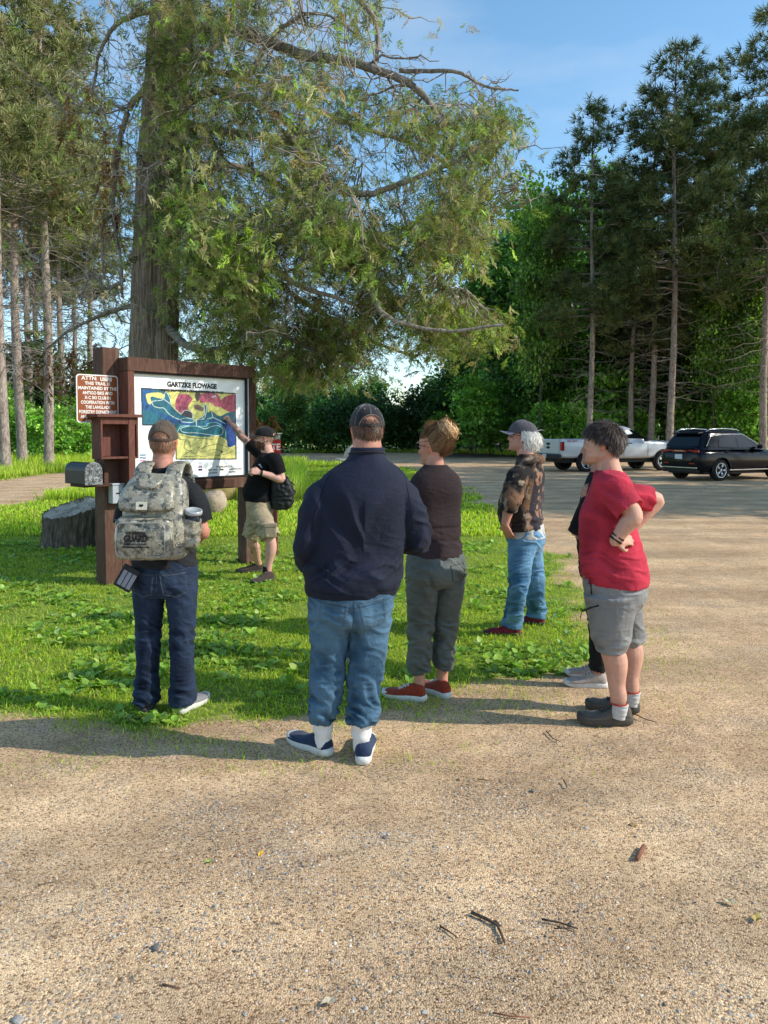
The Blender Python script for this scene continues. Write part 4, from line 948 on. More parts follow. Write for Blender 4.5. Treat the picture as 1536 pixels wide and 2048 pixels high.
def baseball_cap(parent, M, mat, brim_mat=None, opening=True, stitch=None, strap_mat=None, tilt=0.0, brim_under=None):
    """crown with rear arch, strap, brim, button, seams; head space M"""
    M = M @ Matrix.Translation(Vector(CAP_C)) @ Euler((tilt, 0, 0)).to_matrix().to_4x4() @ Matrix.Translation(-Vector(CAP_C))
    PH0 = R(2)
    def keep(th, ph):
        if not opening: return True
        a = abs(abs(th) - PI)
        return not (a < R(42) and ph < R(30) * math.sqrt(max(0, 1 - (a / R(42))**2)) + PH0)
    def off(th, ph):
        f = math.cos(th)
        return 1 + .05 * max(0, f) * math.sin(min(1.2, ph) * 1.3) + .006 * math.sin(3 * th) * math.cos(ph) * 0
    V, F = shell_grid(M, CAP_C, CAP_R, -PI, PI, PH0, PI/2 - .001, 72, 20, keep, off)
    o = link('cap', bpy.data.meshes.new('cap'), mat, parent); o.data.from_pydata([tuple(v) for v in V], [], F)
    bm = bmesh.new(); bm.from_mesh(o.data); bmesh.ops.remove_doubles(bm, verts=bm.verts, dist=1e-5); bm.to_mesh(o.data); bm.free()
    o.data.polygons.foreach_set('use_smooth', [True]*len(o.data.polygons))
    so = o.modifiers.new('s', 'SOLIDIFY'); so.thickness = .003; so.offset = -1
    # brim
    mb = MB(); nr, na = 7, 18; Vb = []
    for side in (0, 1):
        for i in range(nr + 1):
            for j in range(na + 1):
                a = R(-62) + R(124) * j / na; t = i / nr
                p0 = Vector((CAP_C[0] + CAP_R[0]*math.sin(a)*1.0, CAP_C[1] + CAP_R[1]*math.cos(a)*1.0, CAP_C[2] + .006))
                reach = .072 * math.cos(a * .95)**.7 if abs(a) < R(88) else 0
                p = p0 + Vector((math.sin(a)*.012, reach, 0)) * t
                p.z += -.004 * t - 2.2 * p.x**2 * t * 1.2 + (.0 if side == 0 else -.0035)
                Vb.append(M @ p)
    Fb = []; q = (nr+1)*(na+1)
    for i in range(nr):
        for j in range(na):
            a, b, c, d = i*(na+1)+j, i*(na+1)+j+1, (i+1)*(na+1)+j+1, (i+1)*(na+1)+j
            Fb.append((a, d, c, b)); Fb.append((a+q, b+q, c+q, d+q))
    for j in range(na): a = nr*(na+1)+j; Fb.append((a, a+1, a+1+q, a+q)[::-1])
    mb.add(Vb, Fb, True).build('brim', brim_mat or mat, o)
    mb = MB(); ball(mb, (0, -.008, .2475), (.008,.008,.004), 6, M); mb.build('button', mat, o)
    # panel seams
    mb = MB()
    for k in range(6):
        th = R(0 if k == 0 else 60*k)
        ph_s = R(33) if (k == 3 and opening) else PH0
        for dth in ((-.035, .035) if stitch else (0,)):
            mb.tube([cap_pt(M, th + dth, ph_s + (PI/2 - .12 - ph_s) * i / 10, 1.004 * off(th, ph_s + (PI/2-.12-ph_s)*i/10)) for i in range(11)], .0006 if stitch else .0014, 5)
    if opening:
        mb.tube([cap_pt(M, PI + R(42)*math.cos(s), PH0 + R(31)*math.sin(s), 1.004) for s in np.linspace(0, PI, 17)], .0013 if stitch else .0022, 5)
    mb.build('seam', stitch or mat, o)
    for k in range(6):
        mb = MB(); q_ = cap_pt(M, R(60*k + 30), R(52), 1.001 * off(R(60*k+30), R(52))); ball(mb, (0,0,0), .0036, 5, Matrix.Translation(q_))
        mb.build('eyelet', stitch or mat, o)
    if opening:
        V, F = shell_grid(M, CAP_C, tuple(x*1.008 for x in CAP_R), PI - R(46), PI + R(46), R(0), R(9), 20, 3)
        s_ = MB().add(V, F, True).build('strap', strap_mat or mat, o); so = s_.modifiers.new('s', 'SOLIDIFY'); so.thickness = .003
    return o

def strands(M, n, pred, length, seed, col, colvar=.25, width=.0035, flow=None, grav=.6, lift=.004, seg=6, jitter=.25, r=(.0785,.109,.1015), wave=0.0, name='hair'):
    """flat hair strands rooted on the skull ellipsoid of head space M; pred(dir) picks roots; flow(dir)->tangent direction"""
    rng = np.random.default_rng(seed); V = []; F = []; COL = []
    c = Vector((0, -.008, .135)); cnt = 0; tries = 0
    while cnt < n and tries < n * 40:
        tries += 1
        d = rng.normal(size=3); d /= np.linalg.norm(d)
        if not pred(d): continue
        cnt += 1
        p = Vector((c.x + r[0]*d[0], c.y + r[1]*d[1], c.z + r[2]*d[2]))
        nrm = Vector((d[0]/r[0], d[1]/r[1], d[2]/r[2])).normalized()
        t = Vector(flow(d)); t = t + Vector(rng.normal(size=3)) * jitter; t = (t - nrm * t.dot(nrm)).normalized()
        L = length(d) * (1 + rng.normal() * .18); step = L / seg
        w = width * (1 + rng.normal() * .2); cc = np.array(col) * (1 + rng.normal() * colvar); cc = np.clip(cc, .003, 1)
        ph = rng.uniform(0, 6); b0 = len(V); lf = lift * (1 + rng.uniform(0, 1.5))
        v = (t + nrm * .35).normalized()
        q = p.copy()
        for s in range(seg + 1):
            qq = Vector(((q.x - c.x)/r[0], (q.y - c.y)/r[1], (q.z - c.z)/r[2])); ln = qq.length
            nn = Vector((qq.x/r[0], qq.y/r[1], qq.z/r[2])).normalized()
            lim = 1 + lf / .09
            if ln < lim: q = Vector((c.x + qq.x/ln*lim*r[0], c.y + qq.y/ln*lim*r[1], c.z + qq.z/ln*lim*r[2]))
            sd = v.cross(nn); sd = sd.normalized() if sd.length > 1e-6 else Vector((1,0,0))
            k = w * (1 - .75 * (s / seg)**2) * .5
            off = sd * math.sin(ph + s * 1.6) * wave + nn * math.cos(ph + s*1.3) * wave * .6
            V.append(M @ (q + off - sd * k)); V.append(M @ (q + off + sd * k)); cs = cc * (.75 + .5 * s / seg); COL += [cs, cs]
            v = (v + Vector((0,0,-1)) * grav * step / .03 * .3); v = v - nn * min(0, 1) ; 
            vn = v.dot(nn)
            if vn < 0: v = v - nn * vn
            v.normalize(); q = q + v * step
        for s in range(seg): F.append((b0+2*s, b0+2*s+1, b0+2*s+3, b0+2*s+2))
    return np.array([tuple(v) for v in V]), np.array(F), np.array(COL)

def garment(name, mb, voxel, mat, parent, fold=None, colour=None, sm=9):
    me = fuse(mb, voxel * .8, sm); V, Nn = mesh_arrays(me)
    d = np.zeros(len(V))
    if fold is not None:
        d = fold(V, Nn); V2 = V + Nn * d[:, None]; set_co(me, V2)
    if colour is not None: set_col(me, np.clip(colour(V, Nn, d), 0, 1))
    return link(name, me, mat, parent)

def shoe(parent, heel, yaw, L=.29, mat=None, sole_mat=None, h=1.0, sole_h=.030, lace=None, pitch=0, width=1.0, collar=.10):
    """heel: point on the ground under the heel; yaw + toes to the person's left"""
    M = Matrix.Translation(Vector(heel)) @ Euler((pitch, 0, yaw)).to_matrix().to_4x4(); s = L / .29
    prof = [(-.012, .010, .060), (-.004, .027, .085), (.02, .035, .100*1), (.055, .037, .105), (.095, .0385, .098), (.13, .042, .080), (.17, .0465, .064), (.21, .048, .058), (.245, .045, max(.052, sole_h/h + .016)), (.268, .036, max(.042, sole_h/h + .010)), (.284, .014, sole_h/h + .003)]
    S = catmull(prof, 4); RG = []
    for y, w, zt in S:
        w *= width; r = []
        for k in range(20):
            th = 2*PI*k/20; c, sn = math.cos(th), math.sin(th); zb = sole_h * .6; cz = zb + (zt*h - zb) * .35
            x = abs(c)**.7 * (1 if c >= 0 else -1) * w * 1.16
            z = cz + (abs(sn)**.85) * ((zt*h - cz) if sn > 0 else -(cz - zb))
            r.append(M @ Vector((x * (1 - .18 * max(0, sn)) * s, y * s, z)))
        RG.append(r)
    mb = MB(); rings(mb, RG)
    o = mb.build('shoe', mat, parent)
    out = [(-.020, .006)] + [(y - (.004 if y < .02 else -.004 if y > .25 else 0), w*1.03) for y, w in [(-.014,.018),(0,.031),(.03,.038),(.08,.038),(.13,.043),(.18,.049),(.22,.050),(.252,.046),(.275,.034),(.290,.014)]]
    RG = []
    for z, g in ((0, .93), (.006, 1.0), (sole_h*.6, 1.02), (sole_h, 1.0), (sole_h+.002, .9)):
        r = []
        pts = [(w*g*width, y) for y, w in out] + [(-w*g*width, y) for y, w in reversed(out)]
        for x, y in pts:
            zz = z + (.010 * max(0, (y - .22) / .07)**2 if z < sole_h*.5 else .006 * max(0, (y - .2) / .09)) 
            r.append(M @ Vector((x * s, (.135 + (y-.135)*g) * s, zz)))
        RG.append(r[::-1])
    mb = MB(); rings(mb, RG); mb.build('sole', sole_mat, o)
    if lace is not None:
        mb = MB()
        for y, zt, w in ((.098,.098,.026),(.118,.089,.027),(.138,.079,.028),(.157,.071,.028)):
            a, b = M @ Vector((-w*s, y*s, zt*h*.92)), M @ Vector((w*s, (y+.012)*s, zt*h*.92)); m_ = M @ Vector((0, (y+.006)*s, zt*h+.004))
            mb.tube([a, m_, b], .0028, 6)
            a, b = M @ Vector((w*s, y*s, zt*h*.92)), M @ Vector((-w*s, (y+.012)*s, zt*h*.92)); mb.tube([a, m_ + Vector((0,0,.002)), b], .0028, 6)
        mb.build('lace', lace, o)
    return o

SKIN_M = None
def skin_material():
    m = N('skin'); c = m.attr('col'); m.base(c); m.set(.6, 0, .25)
    m.b.inputs['Subsurface Weight'].default_value = .0
    m.bump(m.noise(180, 2, .5, m.coord('Object')), .12, .003); return m.m
def cloth_material(name='cloth', rough=.88, bump=.3, weave=260, sheen=.03, mottling=.10, spec=.15):
    m = N(name); v = m.coord('Object'); c = m.attr('col')
    a = m.noise(9, 5, .65, v); b = m.noise(weave, 2, .5, v)
    c = m.mix(1, c, m.ramp(a, [(.25, (1-mottling*1.6,)*3), (.75, (1+mottling*1.6,)*3)]), 'MULTIPLY')
    c = m.mix(1, c, m.ramp(b, [(.25, (.86,)*3), (.75, (1.14,)*3)]), 'MULTIPLY')
    m.base(c); m.set(rough, 0, spec); m.b.inputs['Sheen Weight'].default_value = sheen; m.b.inputs['Sheen Roughness'].default_value = .5
    h = m.math('ADD', m.math('ADD', m.noise(13, 4, .6, m.coord('Object', (1,1,1.8)), 1.2), m.math('MULTIPLY', m.noise(34, 3, .6, v), .4)), m.math('MULTIPLY', b, .10)); m.bump(h, bump*1.7, .014)
    return m.m
SKIN_M = skin_material(); CLOTH = cloth_material(); DENIM = cloth_material('denim_cloth', .9, .35, 330, .03, .18); SHELLCLOTH = cloth_material('thin_nylon', .6, .25, 400, .05, .06, .35)
EYE_M = vcol('eye_ball', .2, spec=.5); HAIR_M = vcol('hair_strand', .55, spec=.4); RUBBER_W = simple('white_rubber', (.62,.61,.58), .6, .1, 40); RUBBER_D = simple('dark_rubber', (.05,.047,.042), .75, .2, 40)
SOCK_W = fabric('white_knit', (.72,.71,.69), .08, 12); BLACK_CLOTH = fabric('black_cloth', (.012,.012,.013), .25); 

def body(name, label, loc, rotz, mb, M, skin, group='people gathered at the trail map', voxel=.006, scale=1.0, **fk):
    me = fuse(mb, voxel, 2); V, _ = mesh_arrays(me)
    # press the eye sockets in
    I = np.array(M.inverted()); Q = V @ I[:3,:3].T + I[:3,3]; fwd = np.array(M.to_3x3() @ Vector((0,1,0)))
    for sx in (-1, 1):
        d2 = ((Q[:,0] - sx*.031)/.017)**2 + ((Q[:,2] - .121)/.012)**2 + ((Q[:,1] - .085)/.03)**2
        V -= fwd[None,:] * (np.exp(-d2) * .009)[:, None]
    set_co(me, V); tint = fk.pop('tint', None)
    col = face_colour(V, M, skin, **fk)
    if tint is not None: col = tint(V, col)
    set_col(me, np.clip(col, 0, 1))
    o = link(name, me, SKIN_M, None); o.location = loc; o.rotation_euler = (0,0,rotz); o.scale = (scale,)*3
    return tag(o, label, 'person', group)

def leg_folds(amp=.006, knee=.48, ankle=.14, seed=1, base=.25):
    def f(V, Nn):
        z = V[:,2]; k = np.exp(-((z - knee)/.10)**2) + 1.3*np.exp(-((z - ankle)/.10)**2) + .7*np.exp(-((z - knee*1.75)/.12)**2) + base
        P = V * np.array([9, 9, 24]); P[:,2] += V[:,0]*14 + V[:,1]*9 + 2.2*fbm(V*6, seed+4, 2)
        r = ridge(P, seed); r2 = ridge(V*np.array([14,14,40]) + 3, seed+1)
        return amp * k * (np.clip(r, -.3, 1) * .9 + .35 * r2 - .2) + .003 * fbm(V*10, seed+2, 2)
    return f

def shirt_folds(amp=.006, seed=1, zwaist=1.0, down=7, side=5):
    def f(V, Nn):
        z = V[:,2]
        P = np.stack([V[:,0]*side*1.6, V[:,1]*side*1.6, z*down*.55], 1); P[:,0] += .9*fbm(V*5, seed+3, 2); P += .5*fbm(V*7, seed+8, 2)[:,None]
        a = ridge(P, seed) * (.35 + sstep(z, zwaist + .35, zwaist - .05) * .65)
        Q = np.stack([V[:,0]*6, V[:,1]*6, z*24], 1); Q[:,2] += V[:,0]*10*np.sin(V[:,1]*4 + seed) + 2*fbm(V*5, seed+5, 2)
        b = ridge(Q, seed+1) * np.exp(-((z - zwaist)/.13)**2)
        return amp * (.8*np.clip(a, -.4, 1) + 1.1*np.clip(b, -.3, 1) - .3) + .002*fbm(V*12, seed+2, 2)
    return f

def flat(c, var=.12, fold_shade=0.0, sc=7, seed=0):
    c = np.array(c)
    return lambda V, Nn, d: c[None,:] * (1 + var*fbm(V*sc, seed, 3))[:,None] + fold_shade * np.clip(d/.006, -1, 1)[:,None] * c[None,:]  # fold shading painted into the cloth: raised folds lighter, creases darker

def denim(c, worn, seed=0, knee=.48):
    c = np.array(c); w = np.array(worn)
    def f(V, Nn, d):
        z = V[:,2]
        t = .35 + .45*fbm(V*np.array([6,6,3]), seed, 3) + .35*np.exp(-((z-knee*1.45)/.16)**2) + .5*np.clip(d/.008, -.6, 1)
        t += .12*fbm(V*np.array([60,60,14]), seed+3, 2)
        t = np.clip(t, 0, 1)
        return c[None,:]*(1-t)[:,None] + w[None,:]*t[:,None]
    return f

def legs_skin(mb, L, Rr, s=1.0, rk=.052, rc=.054, ra=.034, rt=.075):
    for hip, knee, ank in (L, Rr):
        h, k, a = Vector(hip), Vector(knee), Vector(ank); c = k.lerp(a, .32) + Vector((0, -.012, 0))
        limb(mb, [tuple(h)+(rt,rt), tuple(h.lerp(k,.5))+(rt*.9,rt*.92), tuple(k)+(rk,rk*1.02), tuple(c)+(rc,rc*1.06), tuple(k.lerp(a,.75))+(ra*1.12,ra*1.15), tuple(a)+(ra,ra*1.1), tuple(a + Vector((0,.01,-.04)))+(ra*.8,ra*.9)], 5, 18)

def arm_skin(mb, sh, el, wr, ru=.046, re=.038, rf=.038, rw=.025):
    s, e, w = Vector(sh), Vector(el), Vector(wr)
    limb(mb, [tuple(s)+(ru,ru), tuple(s.lerp(e,.45))+(ru*.98,ru*1.0), tuple(e)+(re,re), tuple(e.lerp(w,.28))+(rf*1.04,rf), tuple(e.lerp(w,.7))+(rw*1.2,rw*1.1), tuple(w)+(rw*1.1,rw*.9)], 5, 16)

def pants_loft(mb, hipst, L, Rr, end=1.0, lip=.015):
    torso(mb, hipst, 4, 36)
    for keys in (L, Rr): limb(mb, keys, 6, 22, endlip=lip)

def sock(parent, ank, top, mat, r=.042, bunch=.004, foot=.06):
    a = Vector(ank); mb = MB(); K = []
    for i in range(13):
        t = i / 12; K.append((a.x, a.y + .012*(1-t), .045 + (top - .045)*t, r*(.70+.30*min(1,t*1.5)) + bunch*math.sin(i*1.7)*(.5+.5*math.sin(i*5.1)), r*(.84+.16*min(1,t*1.5)) + bunch*math.sin(i*1.7+.5)*(.5+.5*math.sin(i*3.7))))
    limb(mb, K, 3, 18); return mb.build('sock', mat, parent)
class Frame:
    """photo point at a chosen depth -> the person's own space (facing +Y, right hand +X)"""
    def __init__(s, base, rotz):
        s.b = Vector((base[0], base[1], 0)); s.r = rotz; s.I = Matrix.Rotation(-rotz, 3, 'Z')
    def w(s, p): return s.I @ (Vector(p) - s.b)
    def g(s, px, py, z=0): return s.w(gnd(px, py, z))
    def a(s, px, py, Y): return s.w(at(px, py, Y))

def lean(st, h, n):
    z0, z1 = st[0][0], st[-1][0]; out = []
    for z, cx, cy, a, bf, bb in st:
        t = (z - z0) / (z1 - z0); out.append((z, cx + h[0]*(1-t) + n[0]*t, cy + h[1]*(1-t) + n[1]*t, a, bf, bb))
    return out

def K(p, a, b=None): return tuple(p) + (a, a if b is None else b)

# ---- 1. heavy-set man in a navy pullover, seen from behind
def man_navy():
    fr = Frame((-.165, 3.87), R(6)); 
    M = head_matrix((.082, .03, 1.538), yaw=R(8), pitch=R(-2), s=1.0)
    mb = MB(); head(mb, M, jowl=.22)
    limb(mb, [(.07,-.02,1.36,.085,.085), (.078,0,1.48,.078,.076), (.082,.005,1.56,.075,.074), (.082,.01,1.61,.066,.066)], 4, 20)
    torso(mb, lean([(.72,0,0,.17,.14,.13),(1.0,0,.02,.19,.17,.12),(1.3,0,0,.19,.13,.12),(1.40,0,0,.12,.09,.09)], (0,0), (.08,0)), 4)
    aL = [(-.12,0,1.33), (-.20,-.01,1.10), (-.17,.14,.95)]; aR = [(.25,0,1.33), (.325,.02,1.13), (.22,.26,1.08)]
    for s, e, w in (aL, aR): arm_skin(mb, s, e, w)
    hand(mb, aR[2], (-.8,.5,.05), (.4,.8,.3), 1, curl=.7); hand(mb, aL[2], (.1,.4,-.9), (-1,0,0), 1, curl=.4)
    LL = ((-.085,0,.80), (-.125,.01,.40), (-.143,.04,.09)); RL = ((.08,0,.80), (.06,-.03,.40), (.045,-.04,.09))
    legs_skin(mb, LL, RL)
    o = body('person', 'heavyset man in navy pullover and jeans, seen from behind in centre', (-.165,3.87,0), R(6), mb, M, (.55,.27,.19), stubble=(.10,.06,.04), red=.10)
    eyes(o, M)
    mb = MB(); torso(mb, lean([(.835,.0,.0,.222,.225,.185),(.90,0,.0,.240,.245,.195),(1.05,0,.02,.247,.25,.178),(1.2,0,.01,.245,.22,.172),(1.32,0,0,.246,.175,.160),(1.40,0,0,.228,.135,.140),(1.465,0,0,.168,.11,.115),(1.505,0,0,.108,.096,.098),(1.535,0,.004,.090,.088,.088),(1.57,0,.008,.087,.088,.084)], (0,0), (.086,0)), 6, 44, hemlip=.02)
    limb(mb, [(-.08,0,1.365,.07,.09),(-.150,-.005,1.315,.082,.100),(-.190,-.015,1.20,.080,.092),(-.212,-.015,1.10,.076,.086),(-.205,.05,1.02,.070,.078),(-.17,.12,.945,.058,.062)], 6, 24, endlip=.015)
    limb(mb, [(.21,0,1.365,.07,.09),(.265,0,1.315,.080,.100),(.305,.0,1.21,.080,.090),(.333,.02,1.11,.078,.084),(.31,.13,1.07,.068,.072),(.245,.24,1.06,.055,.058)], 6, 24, endlip=.015)
    def fold(V, Nn):
        z = V[:,2]; f0 = shirt_folds(.010, 21, .98, 6, 4)(V, Nn)
        back = np.clip(-Nn[:,1], 0, 1)
        P = np.stack([V[:,0]*3.2, V[:,1]*2, z*26 - V[:,0]*16], 1); P[:,2] += 1.6*fbm(V*5, 44, 2)
        h = ridge(P, 31) * np.exp(-((z - .955)/.065)**2) * back
        dr = V[:,0] - .05
        D = np.stack([V[:,0]*9 + (1.35 - z)*np.sign(dr)*4.2, z*.9, V[:,1]*1], 1); D[:,0] += .7*fbm(V*4, 51, 2)
        dd = np.clip(ridge(D, 33), -.2, 1) * sstep(z, 1.40, 1.25) * sstep(z, 1.0, 1.1) * back
        arm = sstep(np.abs(V[:,0] - .05), .24, .29)
        A_ = np.stack([z*17 + V[:,1]*12, V[:,0]*3, V[:,1]*2], 1); A_[:,0] += 1.1*fbm(V*7, 61, 2)
        ar = np.clip(ridge(A_, 35), -.2, 1) * arm * .9
        seam = -.9 * np.exp(-((z - .872)/.0035)**2)
        return f0*.8 + .020*h + .015*dd + .011*ar + .003*seam
    def col(V, Nn, d):
        c = np.array([.0068,.0098,.0225]); k = 1 + .14*fbm(V*8, 3, 3) + .25*np.clip(d/.012, -1, 1)  # folds also shaded in the colour, ridges lighter than creases
        k = k * (1 + .35*sstep(V[:,2], 1.2, 1.45))  # lit shoulders painted in: pullover colour lightens towards the top
        return c[None,:]*k[:,None]
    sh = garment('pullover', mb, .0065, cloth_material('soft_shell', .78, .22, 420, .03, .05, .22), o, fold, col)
    # collar fold line and rear shoulder seam
    m2 = MB(); m2.tube([Vector((.086 + .092*math.cos(a) - .004, .006 + .091*math.sin(a), 1.537 - .010*math.sin(a))) for a in np.linspace(0, 2*PI, 33)], .0045, 6)
    m2.build('collar', BLACK_CLOTH, o)
    # jeans
    mb = MB()
    pants_loft(mb, [(.665,0,0,.13,.12,.13),(.72,0,0,.195,.16,.172),(.80,0,0,.215,.18,.185),(.90,0,0,.218,.20,.18),(.96,0,.01,.215,.20,.165)],
        [(-.10,0,.80,.118,.145),(-.108,0,.66,.102,.118),(-.113,.01,.52,.092,.100),(-.124,.0,.38,.082,.088),(-.140,.012,.27,.076,.082),(-.152,.022,.185,.068,.074)],
        [(.10,0,.80,.118,.145),(.092,-.01,.66,.102,.118),(.078,-.02,.52,.092,.100),(.066,-.02,.38,.085,.090),(.058,-.035,.26,.079,.082),(.050,-.045,.178,.074,.078)])
    jn = garment('jeans', mb, .0065, DENIM, o, leg_folds(.011, .40, .22, 5, .22), denim((.014,.044,.085), (.075,.15,.225), 3, .46))
    pockets(o, [(-.10, -.188, .765, .13, .14, R(-6)), (.095, -.186, .775, .125, .14, R(8))], (.10,.15,.19))
    seams(o, 'jeans', [[(.003,.84),(.0,.76),(-.004,.69)], [(-.20,.835),(-.10,.815),(.0,.80)], [(.20,.835),(.10,.815),(.0,.80)]], (.02,.04,.07)); seams(o, 'pullover', [[(-.03,1.525),(-.12,1.42),(-.185,1.25),(-.20,1.16)], [(.19,1.525),(.265,1.42),(.29,1.25),(.30,1.16)], [(-.20,.875),(-.1,.868),(.0,.866),(.1,.868),(.22,.876)]], (.004,.005,.010), .0017)
    for (x, y), t in (((-.143,.04), .275), ((.047,-.035), .27)):
        sock(o, (x, y - .008, 0), t, SOCK_W, .056, .0050)
    navy = fabric('navy_mesh', (.020,.034,.075), .2, 30)
    shoe(o, (-.118,.015,0), R(40), .30, navy, RUBBER_W, 1.0, .042); shoe(o, (.050,-.105,0), R(-8), .30, navy, RUBBER_W, 1.0, .042)
    V, F, cl = strands(M, 900, lambda d: d[1] < .25 and -.62 < d[2] < .35 and not (abs(d[0]) > .8 and d[1] > -.1 and d[2] < .1), lambda d: .022, 5, (.09,.055,.035), .35, .003, lambda d: (d[0]*.1, -.2, -1), .3, .0015, 2)
    link('hair', np_mesh('hair', V, F, True, cl), HAIR_M, o)
    capm = fabric('charcoal_cap_cloth', (.016,.016,.018), .2, 40)
    baseball_cap(o, M, capm, None, True, simple('white_thread', (.26,.26,.27), .8), simple('black_strap', (.012,.012,.013), .7), tilt=R(4))
    return o

def seams(parent, child, lines, col, r_=.0014, name='seam'):
    """stitched seams laid on the back of a garment: (x, z) lines projected along +Y"""
    jn = [c for c in parent.children if c.name.startswith(child)][-1]
    bv = BVHTree.FromPolygons([v.co.copy() for v in jn.data.vertices], [tuple(p.vertices) for p in jn.data.polygons]); mt = simple('seam_thread', col, .9, .2, 80)
    for ln in lines:
        pts = []
        for (a, b), (c, d) in zip(ln[:-1], ln[1:]):
            for t in np.linspace(0, 1, 10):
                h = bv.ray_cast(Vector((a + (c-a)*t, -.7, b + (d-b)*t)), Vector((0,1,0)))
                if h[0] is not None: pts.append(h[0] + Vector((0,-.0004,0)))
        if len(pts) > 3: MB().tube(pts, r_, 4).build(name, mt, parent)

def pockets(parent, spec, thread, name='pocket_stitching'):
    """stitched pocket outlines laid on the seat of the trousers: the outline is projected along +Y onto the cloth"""
    jn = [c for c in parent.children if c.name.startswith(('jeans', 'trousers'))][-1]
    bv = BVHTree.FromPolygons([v.co.copy() for v in jn.data.vertices], [tuple(p.vertices) for p in jn.data.polygons])
    mt = simple('pocket_thread', thread, .9, .2, 80)
    for x, y, z, w, h, rot in spec:
        mb = MB(); pts = [(-w/2, h*.42), (w/2, h*.42), (w*.46, -h*.36), (0, -h*.52), (-w*.46, -h*.36), (-w/2, h*.42)]
        for k, sc in enumerate((1.0, .93)):
            line = []
            for (a, b), (c, d) in zip(pts[:-1], pts[1:]):
                for t in np.linspace(0, 1, 8, endpoint=False):
                    u, v = (a + (c-a)*t)*sc, (b + (d-b)*t)*sc
                    u, v = u*math.cos(rot) - v*math.sin(rot), u*math.sin(rot) + v*math.cos(rot)
                    hit = bv.ray_cast(Vector((x+u, -.6, z+v)), Vector((0,1,0)))
                    if hit[0] is not None: line.append(hit[0] + Vector((0,-.0008,0)))
            if len(line) > 3: mb.tube(line + [line[0]], .0013, 4)
        mb.build(name, mt, parent)

